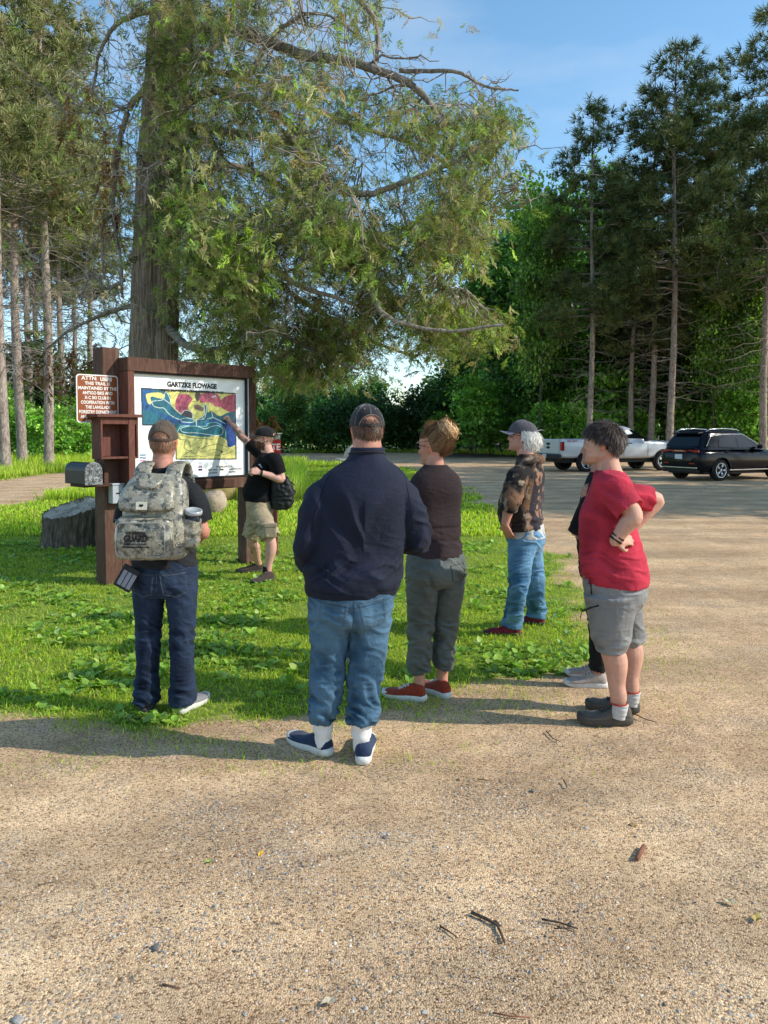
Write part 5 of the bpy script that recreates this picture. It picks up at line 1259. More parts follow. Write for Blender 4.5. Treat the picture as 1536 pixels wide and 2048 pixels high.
# ---- 2. man with the camouflage backpack
def man_backpack():
    fr = Frame((-1.285, 4.51), R(-2))
    M = head_matrix((-.005, .03, 1.470), yaw=R(6), pitch=R(3), s=.985)
    mb = MB(); head(mb, M, jowl=.05)
    limb(mb, [(-.005,-.02,1.33,.075,.075), (-.004,-.004,1.42,.062,.062), (-.005,.005,1.49,.058,.060), (-.005,.01,1.53,.052,.056)], 4, 20)
    torso(mb, [(.80,0,0,.15,.11,.12),(1.0,0,.0,.15,.10,.10),(1.25,0,0,.17,.11,.11),(1.36,0,0,.11,.08,.08)], 4)
    aL = [(-.165,0,1.30), (-.225,-.02,1.06), (-.20,.05,.83)]; aR = [(.165,0,1.30), (.222,-.015,1.075), (.18,.20,1.02)]
    arm_skin(mb, *aL, .046,.041,.042,.029); arm_skin(mb, *aR, .05,.046,.046,.030)
    hand(mb, aL[2], (.06,.18,-1), (-1,.15,0), 1, curl=.55); hand(mb, aR[2], (-.75,.5,.1), (.5,.7,.4), 1, curl=.6)
    legs_skin(mb, ((-.085,0,.80),(-.095,0,.44),(-.115,.01,.08)), ((.085,0,.80),(.10,0,.44),(.115,.01,.08)))
    o = body('person', 'man in charcoal t-shirt and dark jeans wearing a camouflage backpack', (-1.285,4.51,0), R(-2), mb, M, (.52,.25,.18), stubble=(.16,.09,.05), red=.10)
    eyes(o, M)
    mb = MB(); torso(mb, [(.865,0,0,.185,.145,.145),(.95,0,.01,.178,.15,.13),(1.08,0,.01,.180,.14,.125),(1.22,0,0,.195,.135,.135),(1.315,0,0,.185,.115,.125),(1.37,0,-.002,.142,.09,.105),(1.412,0,0,.092,.075,.082),(1.44,0,.002,.070,.066,.072)], 6, 40, hemlip=.015)
    limb(mb, [(-.09,0,1.315,.058,.08),(-.16,0,1.285,.070,.084),(-.205,-.01,1.20,.072,.084),(-.226,-.015,1.10,.070,.076)], 6, 22, endlip=.02)
    limb(mb, [(.09,0,1.315,.058,.08),(.16,0,1.285,.070,.084),(.205,-.01,1.20,.071,.084),(.226,-.012,1.115,.069,.077)], 6, 22, endlip=.02)
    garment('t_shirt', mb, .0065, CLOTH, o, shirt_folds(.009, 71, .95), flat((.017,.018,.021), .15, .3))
    mb = MB()
    pants_loft(mb, [(.69,0,0,.12,.10,.115),(.74,0,0,.178,.13,.145),(.82,0,0,.188,.14,.152),(.90,0,0,.180,.135,.132)],
        [(-.090,0,.78,.098,.12),(-.096,0,.62,.085,.098),(-.100,.0,.46,.070,.078),(-.106,-.005,.30,.066,.074),(-.114,.0,.16,.068,.078),(-.118,.01,.055,.076,.096)],
        [(.090,0,.78,.098,.12),(.100,0,.62,.086,.098),(.100,.0,.46,.071,.080),(.098,-.005,.30,.067,.076),(.098,.0,.16,.070,.080),(.096,.01,.055,.078,.098)])
    garment('jeans', mb, .0065, DENIM, o, leg_folds(.009, .44, .12, 15, .20), denim((.0025,.0045,.012), (.026,.043,.082), 13, .44))
    pockets(o, [(-.088, -.15, .775, .135, .15, R(-4)), (.092, -.15, .775, .135, .15, R(4))], (.09,.11,.14))
    seams(o, 'jeans', [[(.003,.86),(.0,.78),(-.002,.71)], [(-.17,.865),(-.09,.85),(.0,.835)], [(.17,.865),(.09,.85),(.0,.835)]], (.05,.06,.075))
    runner = fabric('dark_grey_mesh', (.05,.05,.055), .3, 60); pale = fabric('pale_grey_mesh', (.20,.20,.205), .2, 60)
    shoe(o, (-.112,-.045,0), R(10), .295, runner, RUBBER_D, .95, .036); shoe(o, (.092,-.050,0), R(-20), .27, pale, RUBBER_W, .95, .04)
    V, F, cl = strands(M, 900, lambda d: d[1] < .2 and -.66 < d[2] < .5 and not (abs(d[0]) > .8 and d[1] > -.1 and d[2] < .1), lambda d: .016, 15, (.22,.12,.07), .35, .0028, lambda d: (d[0]*.1, -.2, -1), .3, .001, 2)
    link('hair', np_mesh('hair', V, F, True, cl), HAIR_M, o)
    baseball_cap(o, M, fabric('faded_brown_cap_cloth', (.085,.062,.045), .28, 18), None, True, None, fabric('brown_strap', (.07,.05,.036), .2, 40), tilt=R(4))
    return o

# ---- 3. woman with the bun
def woman_bun():
    fr = Frame((.315, 4.74), R(20))
    M = head_matrix((.0, .03, 1.442), yaw=R(32), pitch=R(-2), s=.95)
    mb = MB(); head(mb, M)
    limb(mb, [(0,-.02,1.30,.07,.07), (0,-.004,1.38,.060,.058), (0,.005,1.45,.054,.056), (0,.01,1.49,.048,.052)], 4, 20)
    torso(mb, [(.80,0,0,.14,.09,.11),(1.0,0,.02,.12,.08,.06),(1.22,0,.02,.12,.08,.06),(1.32,0,0,.08,.06,.06)], 4)
    aL = [(-.165,0,1.29), (-.19,.06,1.07), (-.03,.22,1.10)]; aR = [(.13,.03,1.28), (.145,.12,1.07), (.02,.23,1.08)]
    for a in (aL, aR): arm_skin(mb, *a, .043,.038,.036,.026)
    hand(mb, aL[2], (1,.25,0), (0,1,.2), 1, curl=.3, size=.92); hand(mb, aR[2], (-1,.25,0), (0,1,.2), 1, curl=.3, size=.92)
    legs_skin(mb, ((-.08,0,.80),(-.09,.0,.44),(-.105,0,.08)), ((.08,0,.80),(.065,.02,.44),(.06,.02,.08)), ra=.033)
    o = body('person', 'woman with messy blonde bun in dark brown vest and grey-green trousers', (.315,4.74,0), R(20), mb, M, (.50,.25,.17), red=.05)
    eyes(o, M)
    mb = MB(); torso(mb, [(.83,0,0,.172,.125,.150),(.90,0,.0,.168,.13,.142),(1.00,0,.01,.166,.14,.118),(1.08,0,.015,.168,.15,.116),(1.18,0,.02,.172,.155,.112),(1.29,0,.0,.174,.115,.110),(1.37,0,-.005,.150,.085,.096),(1.42,0,-.002,.096,.070,.076),(1.445,0,.0,.070,.064,.066)], 6, 40, hemlip=.015)
    def fold(V, Nn):
        z = V[:,2]; P = np.stack([V[:,0]*4, V[:,1]*4, z*13], 1); P[:,2] += .9*fbm(V*5, 5, 2)
        return .5*shirt_folds(.006, 83, .98)(V, Nn) + .007*np.clip(ridge(P, 84), -.4, 1)*np.exp(-((z-1.0)/.10)**2) - .008*np.exp(-((z-.985)/.012)**2) - .006*np.exp(-((z-1.065)/.010)**2)
    garment('vest', mb, .006, CLOTH, o, fold, flat((.032,.022,.023), .10, .25))
    mb = MB(); 
    limb(mb, [(-.10,.01,1.30,.060,.072),(-.155,.01,1.275,.068,.074),(-.185,.025,1.20,.060,.066),(-.190,.05,1.12,.052,.055)], 6, 20, endlip=.012)
    garment('sleeve', mb, .006, CLOTH, o, shirt_folds(.004, 88, 1.1), flat((.012,.012,.013), .15, .2))
    mb = MB()
    pants_loft(mb, [(.70,0,-.01,.12,.095,.12),(.75,0,-.01,.182,.125,.155),(.82,0,-.01,.186,.13,.160),(.90,0,0,.172,.13,.135)],
        [(-.088,-.01,.78,.098,.128),(-.092,-.01,.64,.090,.106),(-.096,.0,.48,.080,.086),(-.100,-.005,.36,.071,.076),(-.104,-.005,.27,.069,.074),(-.106,.0,.195,.064,.068),(-.106,.0,.17,.050,.054)],
        [(.088,-.01,.78,.098,.128),(.082,-.01,.64,.090,.106),(.072,.01,.48,.080,.086),(.066,.012,.36,.071,.076),(.062,.01,.27,.069,.074),(.06,.012,.20,.064,.068),(.06,.012,.175,.050,.054)])
    garment('trousers', mb, .006, SHELLCLOTH, o, leg_folds(.010, .42, .20, 25, .35), flat((.060,.074,.068), .10, .25))
    pockets(o, [(.085, -.16, .80, .11, .12, R(6))], (.05,.06,.055))
    rust = fabric('rust_red_mesh', (.24,.035,.016), .2, 50)
    shoe(o, (-.095,-.045,0), R(48), .265, rust, RUBBER_W, 1.02, .040, RUBBER_W); shoe(o, (.062,-.05,0), R(14), .265, rust, RUBBER_W, 1.02, .040, RUBBER_W)
    # hair drawn up to the bun, the bun, loose wisps
    bun = Vector((.012, -.112, .222))
    def flow(d): v = np.array([.0, -.95, .62]) - np.array(d); return v
    V, F, cl = strands(M, 2600, lambda d: (d[2] > .30 - .9*max(0, -d[1]) and d[1] < .72) or (d[1] < -.05 and d[2] > -.86 and abs(d[0]) < .93 - .8*max(0, -d[2]-.1) and not (abs(d[0]) > .75 and d[1] > -.15 and d[2] < .05)), lambda d: .075, 31, (.21,.12,.058), .32, .0040, flow, -.15, .0012, 6, .14)
    V2 = []; F2 = []; C2 = []; rng = np.random.default_rng(5)
    for i in range(460):                                    # coiled locks of the bun
        cx = bun + Vector(rng.normal(size=3)) * .012; ax = (Vector((.2,-.85,.5)) + Vector(rng.normal(size=3))*.42).normalized(); u = ax.orthogonal().normalized(); v = ax.cross(u)
        r0 = rng.uniform(.016, .066); a0 = rng.uniform(0, 6); ln = rng.uniform(1.8, 4.2); b0 = len(V2); cc = np.array([.56,.35,.17]) * (1 + rng.normal()*.30)
        for s in range(9):
            a = a0 + ln*s/8; rr = r0*(1 + .12*math.sin(s)); p = cx + (u*math.cos(a) + v*math.sin(a)) * rr; nrm = (p - bun).normalized(); sd = (u*-math.sin(a) + v*math.cos(a)).cross(nrm)
            V2 += [M @ (p - sd*.0024), M @ (p + sd*.0024)]; C2 += [np.clip(cc, .01, 1)]*2
        for s in range(8): F2.append((b0+2*s, b0+2*s+1, b0+2*s+3, b0+2*s+2))
    for i in range(60):
        ax = Vector(rng.normal(size=3)).normalized(); p = bun + ax*.04; v = (ax + Vector((.2,-.2,.2))).normalized(); b0 = len(V2); cc = np.array([.50,.31,.15]) * (1 + rng.normal()*.25); sd = v.orthogonal().normalized()
        for s in range(6):
            V2 += [M @ (p - sd*.0012), M @ (p + sd*.0012)]; C2 += [np.clip(cc, .01, 1)]*2; v = (v + Vector(rng.normal(size=3))*.25 + Vector((0,0,-.16))).normalized(); p = p + v*.011
        for s in range(5): F2.append((b0+2*s, b0+2*s+1, b0+2*s+3, b0+2*s+2))
    n0 = len(V); VV = np.vstack([V, np.array([tuple(v) for v in V2])]); FF = np.vstack([F, np.array(F2) + n0]); CC = np.vstack([cl, np.array(C2)])
    link('hair', np_mesh('hair', VV, FF, True, CC), HAIR_M, o)
    skull_cap(o, M, (.16,.085,.04), lambda d: d[1] < .55)
    glasses(o, M)
    return o

def skull_cap(parent, M, col, keep, k=1.012, name='hair_underlayer'):
    def kp(th, ph):
        d = (math.cos(ph)*math.sin(th), math.cos(ph)*math.cos(th), math.sin(ph))
        return keep(d) and (ph > R(8) or d[1] < -.12) and ph > R(-42)
    V, F = shell_grid(M, (0,-.008,.135), (.0775*k,.1075*k,.100*k), -PI, PI, R(-60), PI/2-.001, 48, 24, kp)
    mb = MB().add(V, F, True); return mb.build(name, simple('hair_mass', col, .7, .3, 120), parent)

def glasses(parent, M, dark=True, z=.121):
    mb = MB()
    for sx in (-1, 1):
        pts = [M @ Vector((sx*.033 + .024*math.cos(a), .096 - .010*abs(math.cos(a))*.4, z + .017*math.sin(a))) for a in np.linspace(0, 2*PI, 17)]
        mb.tube(pts, .0017, 6, cap=False)
        mb.tube([M @ Vector((sx*.057, .092, z+.004)), M @ Vector((sx*.080, .060, z+.004)), M @ Vector((sx*.082, -.005, z+.003)), M @ Vector((sx*.080, -.022, z-.012))], .0019, 6)
    mb.tube([M @ Vector((-.010,.097,z+.004)), M @ Vector((0,.103,z+.006)), M @ Vector((.010,.097,z+.004))], .0017, 6)
    o = mb.build('eyeglasses', simple('black_frame', (.015,.014,.014), .35), parent)
    if dark:
        mb = MB()
        for sx in (-1, 1): mb.add([M @ Vector((sx*.033 + .0235*math.cos(a), .0945, z + .0165*math.sin(a))) for a in np.linspace(0, 2*PI, 16, endpoint=False)], [tuple(range(16))])
        mb.build('lens', simple('dark_lens', (.02,.02,.022), .08, spec=.6), o)
    return o

# ---- 4. older man in the camouflage hoodie
def man_hoodie():
    B = (1.13, 6.26); RT = R(66); fr = Frame(B, RT); a = fr.a
    neck = a(1048, 905, 6.22)
    M = head_matrix((neck.x, neck.y + .03, 1.485), yaw=R(14), pitch=R(6), s=1.02)
    mb = MB(); head(mb, M, jowl=.22)
    limb(mb, [(neck.x, neck.y-.05, 1.34,.085,.085), (neck.x, neck.y-.02, 1.44,.066,.068), (neck.x, neck.y+.0, 1.50,.060,.064), (neck.x, neck.y+.01, 1.54,.054,.058)], 4, 20)
    hip = a(1050, 1085, 6.24)
    torso(mb, lean([(.78,0,0,.15,.11,.11),(1.0,0,.02,.16,.13,.10),(1.3,0,0,.16,.11,.11),(1.38,0,0,.11,.08,.08)], (hip.x,hip.y), (neck.x,neck.y-.03)), 4)
    aL = [a(1036,952,6.05), a(1019,1008,5.98), a(1010,1050,6.02)]; aR = [Vector((neck.x+.17, neck.y-.02, 1.33)), Vector((hip.x+.25, hip.y+.0, 1.06)), Vector((hip.x+.19, hip.y+.13, .88))]
    arm_skin(mb, *aL, .046,.040,.044,.032); arm_skin(mb, *aR)
    hand(mb, aL[2], (.75,-.15,-1), (-.8,.1,-.6), 1, curl=.2); hand(mb, aR[2], (-.6,.0,-1), (1,.1,0), -1, curl=.3)
    hL = fr.g(1036,1271); hR = fr.g(1084,1250)
    kL, kR = a(1036,1172,6.10), a(1070,1165,6.36)
    legs_skin(mb, (Vector((hip.x-.085, hip.y, .78)), kL, hL + Vector((0,.05,.08))), (Vector((hip.x+.085, hip.y, .78)), kR, hR + Vector((0,.05,.08))))
    o = body('person', 'grey-haired man in brown camouflage hoodie with hands in jeans pockets', (*B,0), RT, mb, M, (.55,.28,.21), red=.12, brow=(.4,.38,.35))
    eyes(o, M)
    hx, hy, nx, ny = hip.x, hip.y, neck.x, neck.y - .03
    mb = MB(); torso(mb, lean([(.86,0,.01,.195,.175,.150),(.93,0,.02,.20,.185,.150),(1.05,0,.03,.205,.185,.148),(1.18,0,.02,.212,.165,.150),(1.29,0,0,.195,.125,.142),(1.355,0,0,.155,.10,.125),(1.405,0,0,.12,.09,.115),(1.445,0,-.005,.085,.085,.100),(1.47,0,-.005,.074,.078,.085)], (hx,hy), (nx,ny)), 6, 40, hemlip=.015)
    s0 = Vector((nx-.10, ny, 1.325))
    limb(mb, [K(s0,.06,.085), K(aL[0],.078,.088), K(aL[0].lerp(aL[1],.55),.082,.088), K(aL[1] + Vector((-.004,0,.01)),.073,.078), K(aL[1].lerp(aL[2],.30),.062,.064)], 6, 22, endlip=.015)
    limb(mb, [(nx+.10,ny,1.325,.06,.085), K(aR[0],.078,.088), K(aR[0].lerp(aR[1],.55),.080,.086), K(aR[1],.073,.078), K(aR[2],.055,.055)], 6, 22, endlip=.015)
    # hood lying on the back
    for t in np.linspace(0, 1, 9):
        an = R(200) + R(140)*t; ball(mb, (nx + .115*math.cos(an), ny + .01 + .105*math.sin(an), 1.405 + .018*math.cos((t-.5)*PI)), (.050,.046,.040), 8)
    def fold(V, Nn): return shirt_folds(.010, 91, .95, 6, 5)(V, Nn) + .006*np.clip(ridge(np.stack([V[:,2]*22 + V[:,1]*10, V[:,0]*5, V[:,1]*4], 1) + fbm(V*7, 3, 2)[:,None], 7), -.3, 1) * sstep(np.hypot(V[:,0]-hx, V[:,1]-hy), .20, .25)
    def col(V, Nn, d):
        n1 = fbm(V*np.array([13,13,9]) + 3, 5, 4); n2 = fbm(V*np.array([22,22,16]) + 9, 6, 3); n3 = vnoise(V*np.array([40,40,11]), 8)
        c = np.tile([.075,.052,.038], (len(V), 1)); c[n1 > .12] = [.175,.095,.055]; c[n2 > .24] = [.27,.20,.145]; c[(n1 < -.10)] = [.020,.017,.016]; c[n3 > .55] *= .45
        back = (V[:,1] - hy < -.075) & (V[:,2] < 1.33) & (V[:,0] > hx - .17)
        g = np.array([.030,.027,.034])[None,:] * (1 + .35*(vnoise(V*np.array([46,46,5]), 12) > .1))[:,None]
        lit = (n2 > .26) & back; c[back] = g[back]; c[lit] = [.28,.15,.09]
        return c * (1 + .2*np.clip(d/.01, -1, 1))[:,None]
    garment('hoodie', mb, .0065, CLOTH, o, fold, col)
    mb = MB(); torso(mb, lean([(.79,.0,-.01,.178,.145,.145),(.83,0,0,.182,.155,.148),(.90,0,.0,.18,.15,.14)], (hx,hy), (hx,hy)), 5, 36, hemlip=.012); garment('undershirt', mb, .0065, CLOTH, o, leg_folds(.0025, .82, .8, 3, .3), flat((.42,.41,.40), .1, .2))
    mb = MB()
    pants_loft(mb, lean([(.68,0,-.005,.115,.10,.11),(.74,0,-.005,.172,.13,.145),(.82,0,-.005,.180,.165,.145),(.88,0,0,.174,.165,.13)], (hx,hy), (hx,hy)),
        [(hx-.085,hy,.78,.098,.122), K(Vector((hx-.085,hy,.78)).lerp(kL,.5),.086,.098), K(kL,.074,.078), K(kL.lerp(hL + Vector((0,.05,.06)),.5),.070,.074), K(hL + Vector((0,.045,.14)),.070,.078), K(hL + Vector((0,.055,.06)),.072,.088)],
        [(hx+.085,hy,.78,.098,.122), K(Vector((hx+.085,hy,.78)).lerp(kR,.5),.086,.098), K(kR,.074,.078), K(kR.lerp(hR + Vector((0,.05,.06)),.5),.070,.074), K(hR + Vector((0,.045,.14)),.070,.078), K(hR + Vector((0,.055,.06)),.072,.088)])
    garment('jeans', mb, .0065, DENIM, o, leg_folds(.010, .46, .16, 35, .22), denim((.022,.085,.18), (.13,.26,.40), 23, .46))
    red = simple('red_black_knit', (.16,.012,.022), .8, .8, 46)
    shoe(o, hL + Vector((0,-.01,0)), R(14), .28, red, RUBBER_D, .92, .028, simple('red_lace', (.5,.03,.06), .7)); shoe(o, hR + Vector((0,-.01,0)), R(-6), .28, red, RUBBER_D, .92, .028)
    V, F, cl = strands(M, 2200, lambda d: (d[1] < .12 and -.80 < d[2] < .28 and not (abs(d[0]) > .8 and d[1] > -.1 and d[2] < -.2)), lambda d: .070 if d[1] < -.1 else .045, 41, (.66,.63,.57), .18, .0042, lambda d: (d[0]*.3, -.5, -.9), .45, .006, 7, .35, wave=.0028)
    link('hair', np_mesh('hair', V, F, True, cl), HAIR_M, o)
    skull_cap(o, M, (.42,.39,.34), lambda d: d[1] < .1, 1.03)
    capm = fabric('slate_cap_cloth', (.075,.070,.082), .2, 30)
    baseball_cap(o, M, capm, fabric('pale_brim_cloth', (.16,.15,.17), .15, 30), False, None, None, tilt=R(3))
    glasses(o, M)
    return o

# ---- 5. woman in the red t-shirt, hands on hips
def woman_red():
    B = (1.34, 4.42); RT = R(68); fr = Frame(B, RT); a = fr.a
    hip = a(1226, 1140, 4.37); neck = a(1216, 925, 4.37)
    M = head_matrix((neck.x, neck.y + .035, 1.466), yaw=R(-4), pitch=R(3), s=.985)
    mb = MB(); head(mb, M, jowl=.25)
    nx, ny = neck.x, neck.y - .01; hx, hy = hip.x, hip.y
    limb(mb, [(nx,ny-.04,1.32,.08,.08), (nx,ny-.005,1.41,.064,.066), (nx,ny+.012,1.47,.060,.064), (nx,ny+.02,1.51,.052,.058)], 4, 20)
    torso(mb, lean([(.78,0,0,.16,.13,.14),(1.0,0,.0,.16,.13,.12),(1.25,0,0,.15,.11,.11),(1.34,0,0,.10,.08,.08)], (hx,hy), (nx,ny)), 4)
    aL = [a(1222,968,4.20), a(1268,1030,4.10), a(1229,1083,4.12)]; aR = [Vector((nx+.165,ny-.03,1.28)), a(1313,1000,4.58), a(1262,1062,4.56)]
    arm_skin(mb, *aL, .056,.047,.048,.034); arm_skin(mb, *aR, .056,.047,.046,.032)
    hand(mb, aL[2], fr.I @ Vector((.80,.35,.10)), fr.I @ Vector((-.1,-.9,.35)), 1, curl=.35, size=.95, curls=(.55,.45,.4,.35), spread=.10)
    hand(mb, aR[2], fr.I @ Vector((-.3,-.8,-.2)), fr.I @ Vector((.9,.1,.2)), -1, curl=.4, size=.95)
    hL = fr.g(1258,1447); hR = fr.g(1272,1424)
    kL, kR = a(1222,1290,4.29), a(1258,1278,4.50)
    legs_skin(mb, (Vector((hx-.095, hy, .76)), kL, a(1237,1395,4.27)), (Vector((hx+.095, hy, .76)), kR, a(1262,1378,4.47)), rk=.064, rc=.063, ra=.042, rt=.085)
    def tint(V, col):
        z = V[:,2]; return col * np.where((z < .5)[:,None], np.array([1.0,.98,.98]), 1)
    o = body('person', 'short-haired woman in red t-shirt and grey capris with hands on hips', (*B,0), RT, mb, M, (.55,.315,.225), red=.08, tint=tint)
    eyes(o, M)
    mb = MB(); torso(mb, lean([(.785,0,-.005,.200,.165,.190),(.86,0,-.005,.200,.175,.190),(.97,0,.0,.190,.175,.165),(1.06,0,.01,.185,.170,.150),(1.15,0,.015,.188,.155,.145),(1.24,0,.01,.186,.135,.145),(1.31,0,.0,.168,.11,.135),(1.365,0,.0,.125,.09,.110),(1.405,0,.004,.092,.080,.088),(1.43,0,.008,.072,.072,.074)], (hx,hy), (nx,ny)), 6, 44, hemlip=.015)
    limb(mb, [(nx-.09,ny,1.30,.060,.085), K(aL[0],.078,.088), K(aL[0].lerp(aL[1],.5),.084,.088), K(aL[0].lerp(aL[1],.86),.080,.080)], 6, 24, endlip=.02)
    limb(mb, [(nx+.09,ny,1.30,.060,.085), K(aR[0],.076,.086), K(aR[0].lerp(aR[1],.5),.080,.086), K(aR[0].lerp(aR[1],.80),.076,.080)], 6, 24, endlip=.02)
    def fold(V, Nn):
        z = V[:,2]; P = np.stack([V[:,0]*5, V[:,1]*9 - z*6, z*11], 1); P += .8*fbm(V*5, 3, 2)[:,None]
        w = np.exp(-((z - 1.02)/.09)**2) * sstep(V[:,1], hy + .06, hy - .10)
        S_ = np.stack([z*16 - V[:,1]*9, V[:,0]*4, V[:,1]*3], 1) + .7*fbm(V*6, 9, 2)[:,None]
        return shirt_folds(.009, 101, .9, 5, 4)(V, Nn) + .018*np.clip(ridge(P, 7), -.3, 1)*w + .010*np.clip(ridge(S_, 17), -.3, 1)*sstep(z, 1.08, 1.2)
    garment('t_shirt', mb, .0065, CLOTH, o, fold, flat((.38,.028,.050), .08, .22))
    mb = MB()
    pants_loft(mb, lean([(.62,0,-.005,.12,.11,.13),(.70,0,-.005,.190,.15,.175),(.78,0,-.005,.198,.165,.18),(.86,0,0,.19,.165,.16)], (hx,hy), (hx,hy)),
        [(hx-.10,hy,.74,.115,.150), K(Vector((hx-.10,hy,.74)).lerp(kL,.5),.108,.122), K(Vector((hx-.10,hy,.74)).lerp(kL,.86),.096,.104), K(kL + Vector((0,0,.01)),.088,.094), K(kL + Vector((0,0,-.035)),.072,.078)],
        [(hx+.10,hy,.74,.115,.150), K(Vector((hx+.10,hy,.74)).lerp(kR,.5),.108,.122), K(Vector((hx+.10,hy,.74)).lerp(kR,.86),.094,.102), K(kR + Vector((0,0,.01)),.085,.092), K(kR + Vector((0,0,-.03)),.070,.076)])
    garment('capri_trousers', mb, .0065, SHELLCLOTH, o, leg_folds(.006, .44, .42, 45, .22), flat((.185,.185,.183), .07, .22))
    for p, c in ((a(1184,1170,4.1), 0), ):
        pass
    # thigh pocket zips with hanging pulls
    jn = [c for c in o.children if c.name.startswith('capri')][0]
    bv = BVHTree.FromPolygons([v.co.copy() for v in jn.data.vertices], [tuple(p.vertices) for p in jn.data.polygons])
    zm = simple('black_zip', (.01,.01,.01), .5)
    camL = fr.w((0,0,CAM_H))
    def onto(px, py):
        d = (a(px, py, 4.2) - camL).normalized(); h = bv.ray_cast(camL, d); return (h[0] - d*.003) if h[0] is not None else a(px, py, 4.2)
    for line, r in (([(1181,1159),(1182,1172),(1183,1188)], .004), ([(1165,1222),(1180,1216),(1197,1211)], .005), ([(1165,1222),(1162,1230),(1160,1236)], .0025)):
        MB().tube([onto(*q) for q in line], r, 6).build('zip', zm, o)
    redband = simple('red_band', (.40,.05,.03), .9)
    for h, y in ((hL, 1395), (hR, 1378)):
        an = a(1237,1395,4.27) if h is hL else a(1262,1378,4.47)
        s = sock(o, (an.x, an.y-.012, 0), .130, fabric('grey_white_knit', (.50,.49,.48), .1, 14), .043, .002)
        MB().lathe([(.046,.0),(.0485,.003),(.0485,.007),(.046,.010)], (an.x, an.y-.002, .126), 20).build('sock_band', redband, s)
    hike = fabric('grey_brown_suede', (.105,.088,.072), .2, 30)
    shoe(o, hL, R(20), .285, hike, simple('taupe_rubber', (.075,.066,.055), .8, .2, 40), 1.06, .050, simple('grey_lace', (.05,.05,.048), .8), width=1.1); shoe(o, hR, R(12), .285, hike, simple('taupe_rubber', (.075,.066,.055), .8, .2, 40), 1.06, .050, simple('grey_lace', (.05,.05,.048), .8), width=1.1)
    # bracelet
    w = aL[2]; dv = (aL[2] - aL[1]).normalized(); Q = dv.to_track_quat('Z', 'Y').to_matrix().to_4x4()
    for k, c in enumerate((simple('black_band', (.01,.01,.01), .4), simple('dark_bead', (.03,.02,.015), .3))):
        MB().lathe([(.036,-.006),(.0385,-.003),(.0385,.003),(.036,.006)], w - dv*(.012 + .02*k), 20, Q).build('bracelet', c, o)
    keep = lambda d: (d[2] > .42 - .55*(1 - d[1])) and d[1] < .80 and d[2] > -.62 and not (abs(d[0]) > .80 and -.35 < d[1] < .35 and d[2] < -.02) and not (d[1] > .30 and d[2] < .30)
    def flow(d):
        w_ = np.array([0, -.45, .9]); v = np.array(d) - w_ * .9; v[2] -= .25; v[1] += .25 if d[2] > .6 else 0; return v
    V, F, cl = strands(M, 3400, keep, lambda d: .050 if d[2] > .2 else .038, 51, (.048,.031,.022), .45, .0042, flow, .5, .0015, 6, .07)
    V2, F2, c2 = strands(M, 320, keep, lambda d: .045, 52, (.20,.15,.12), .25, .0022, flow, .5, .0035, 6, .09)
    link('hair', np_mesh('hair', np.vstack([V, V2]), np.vstack([F, F2 + len(V)]), True, np.vstack([cl, c2])), HAIR_M, o)
    skull_cap(o, M, (.035,.022,.015), lambda d: d[1] < .55, 1.05)
    return o

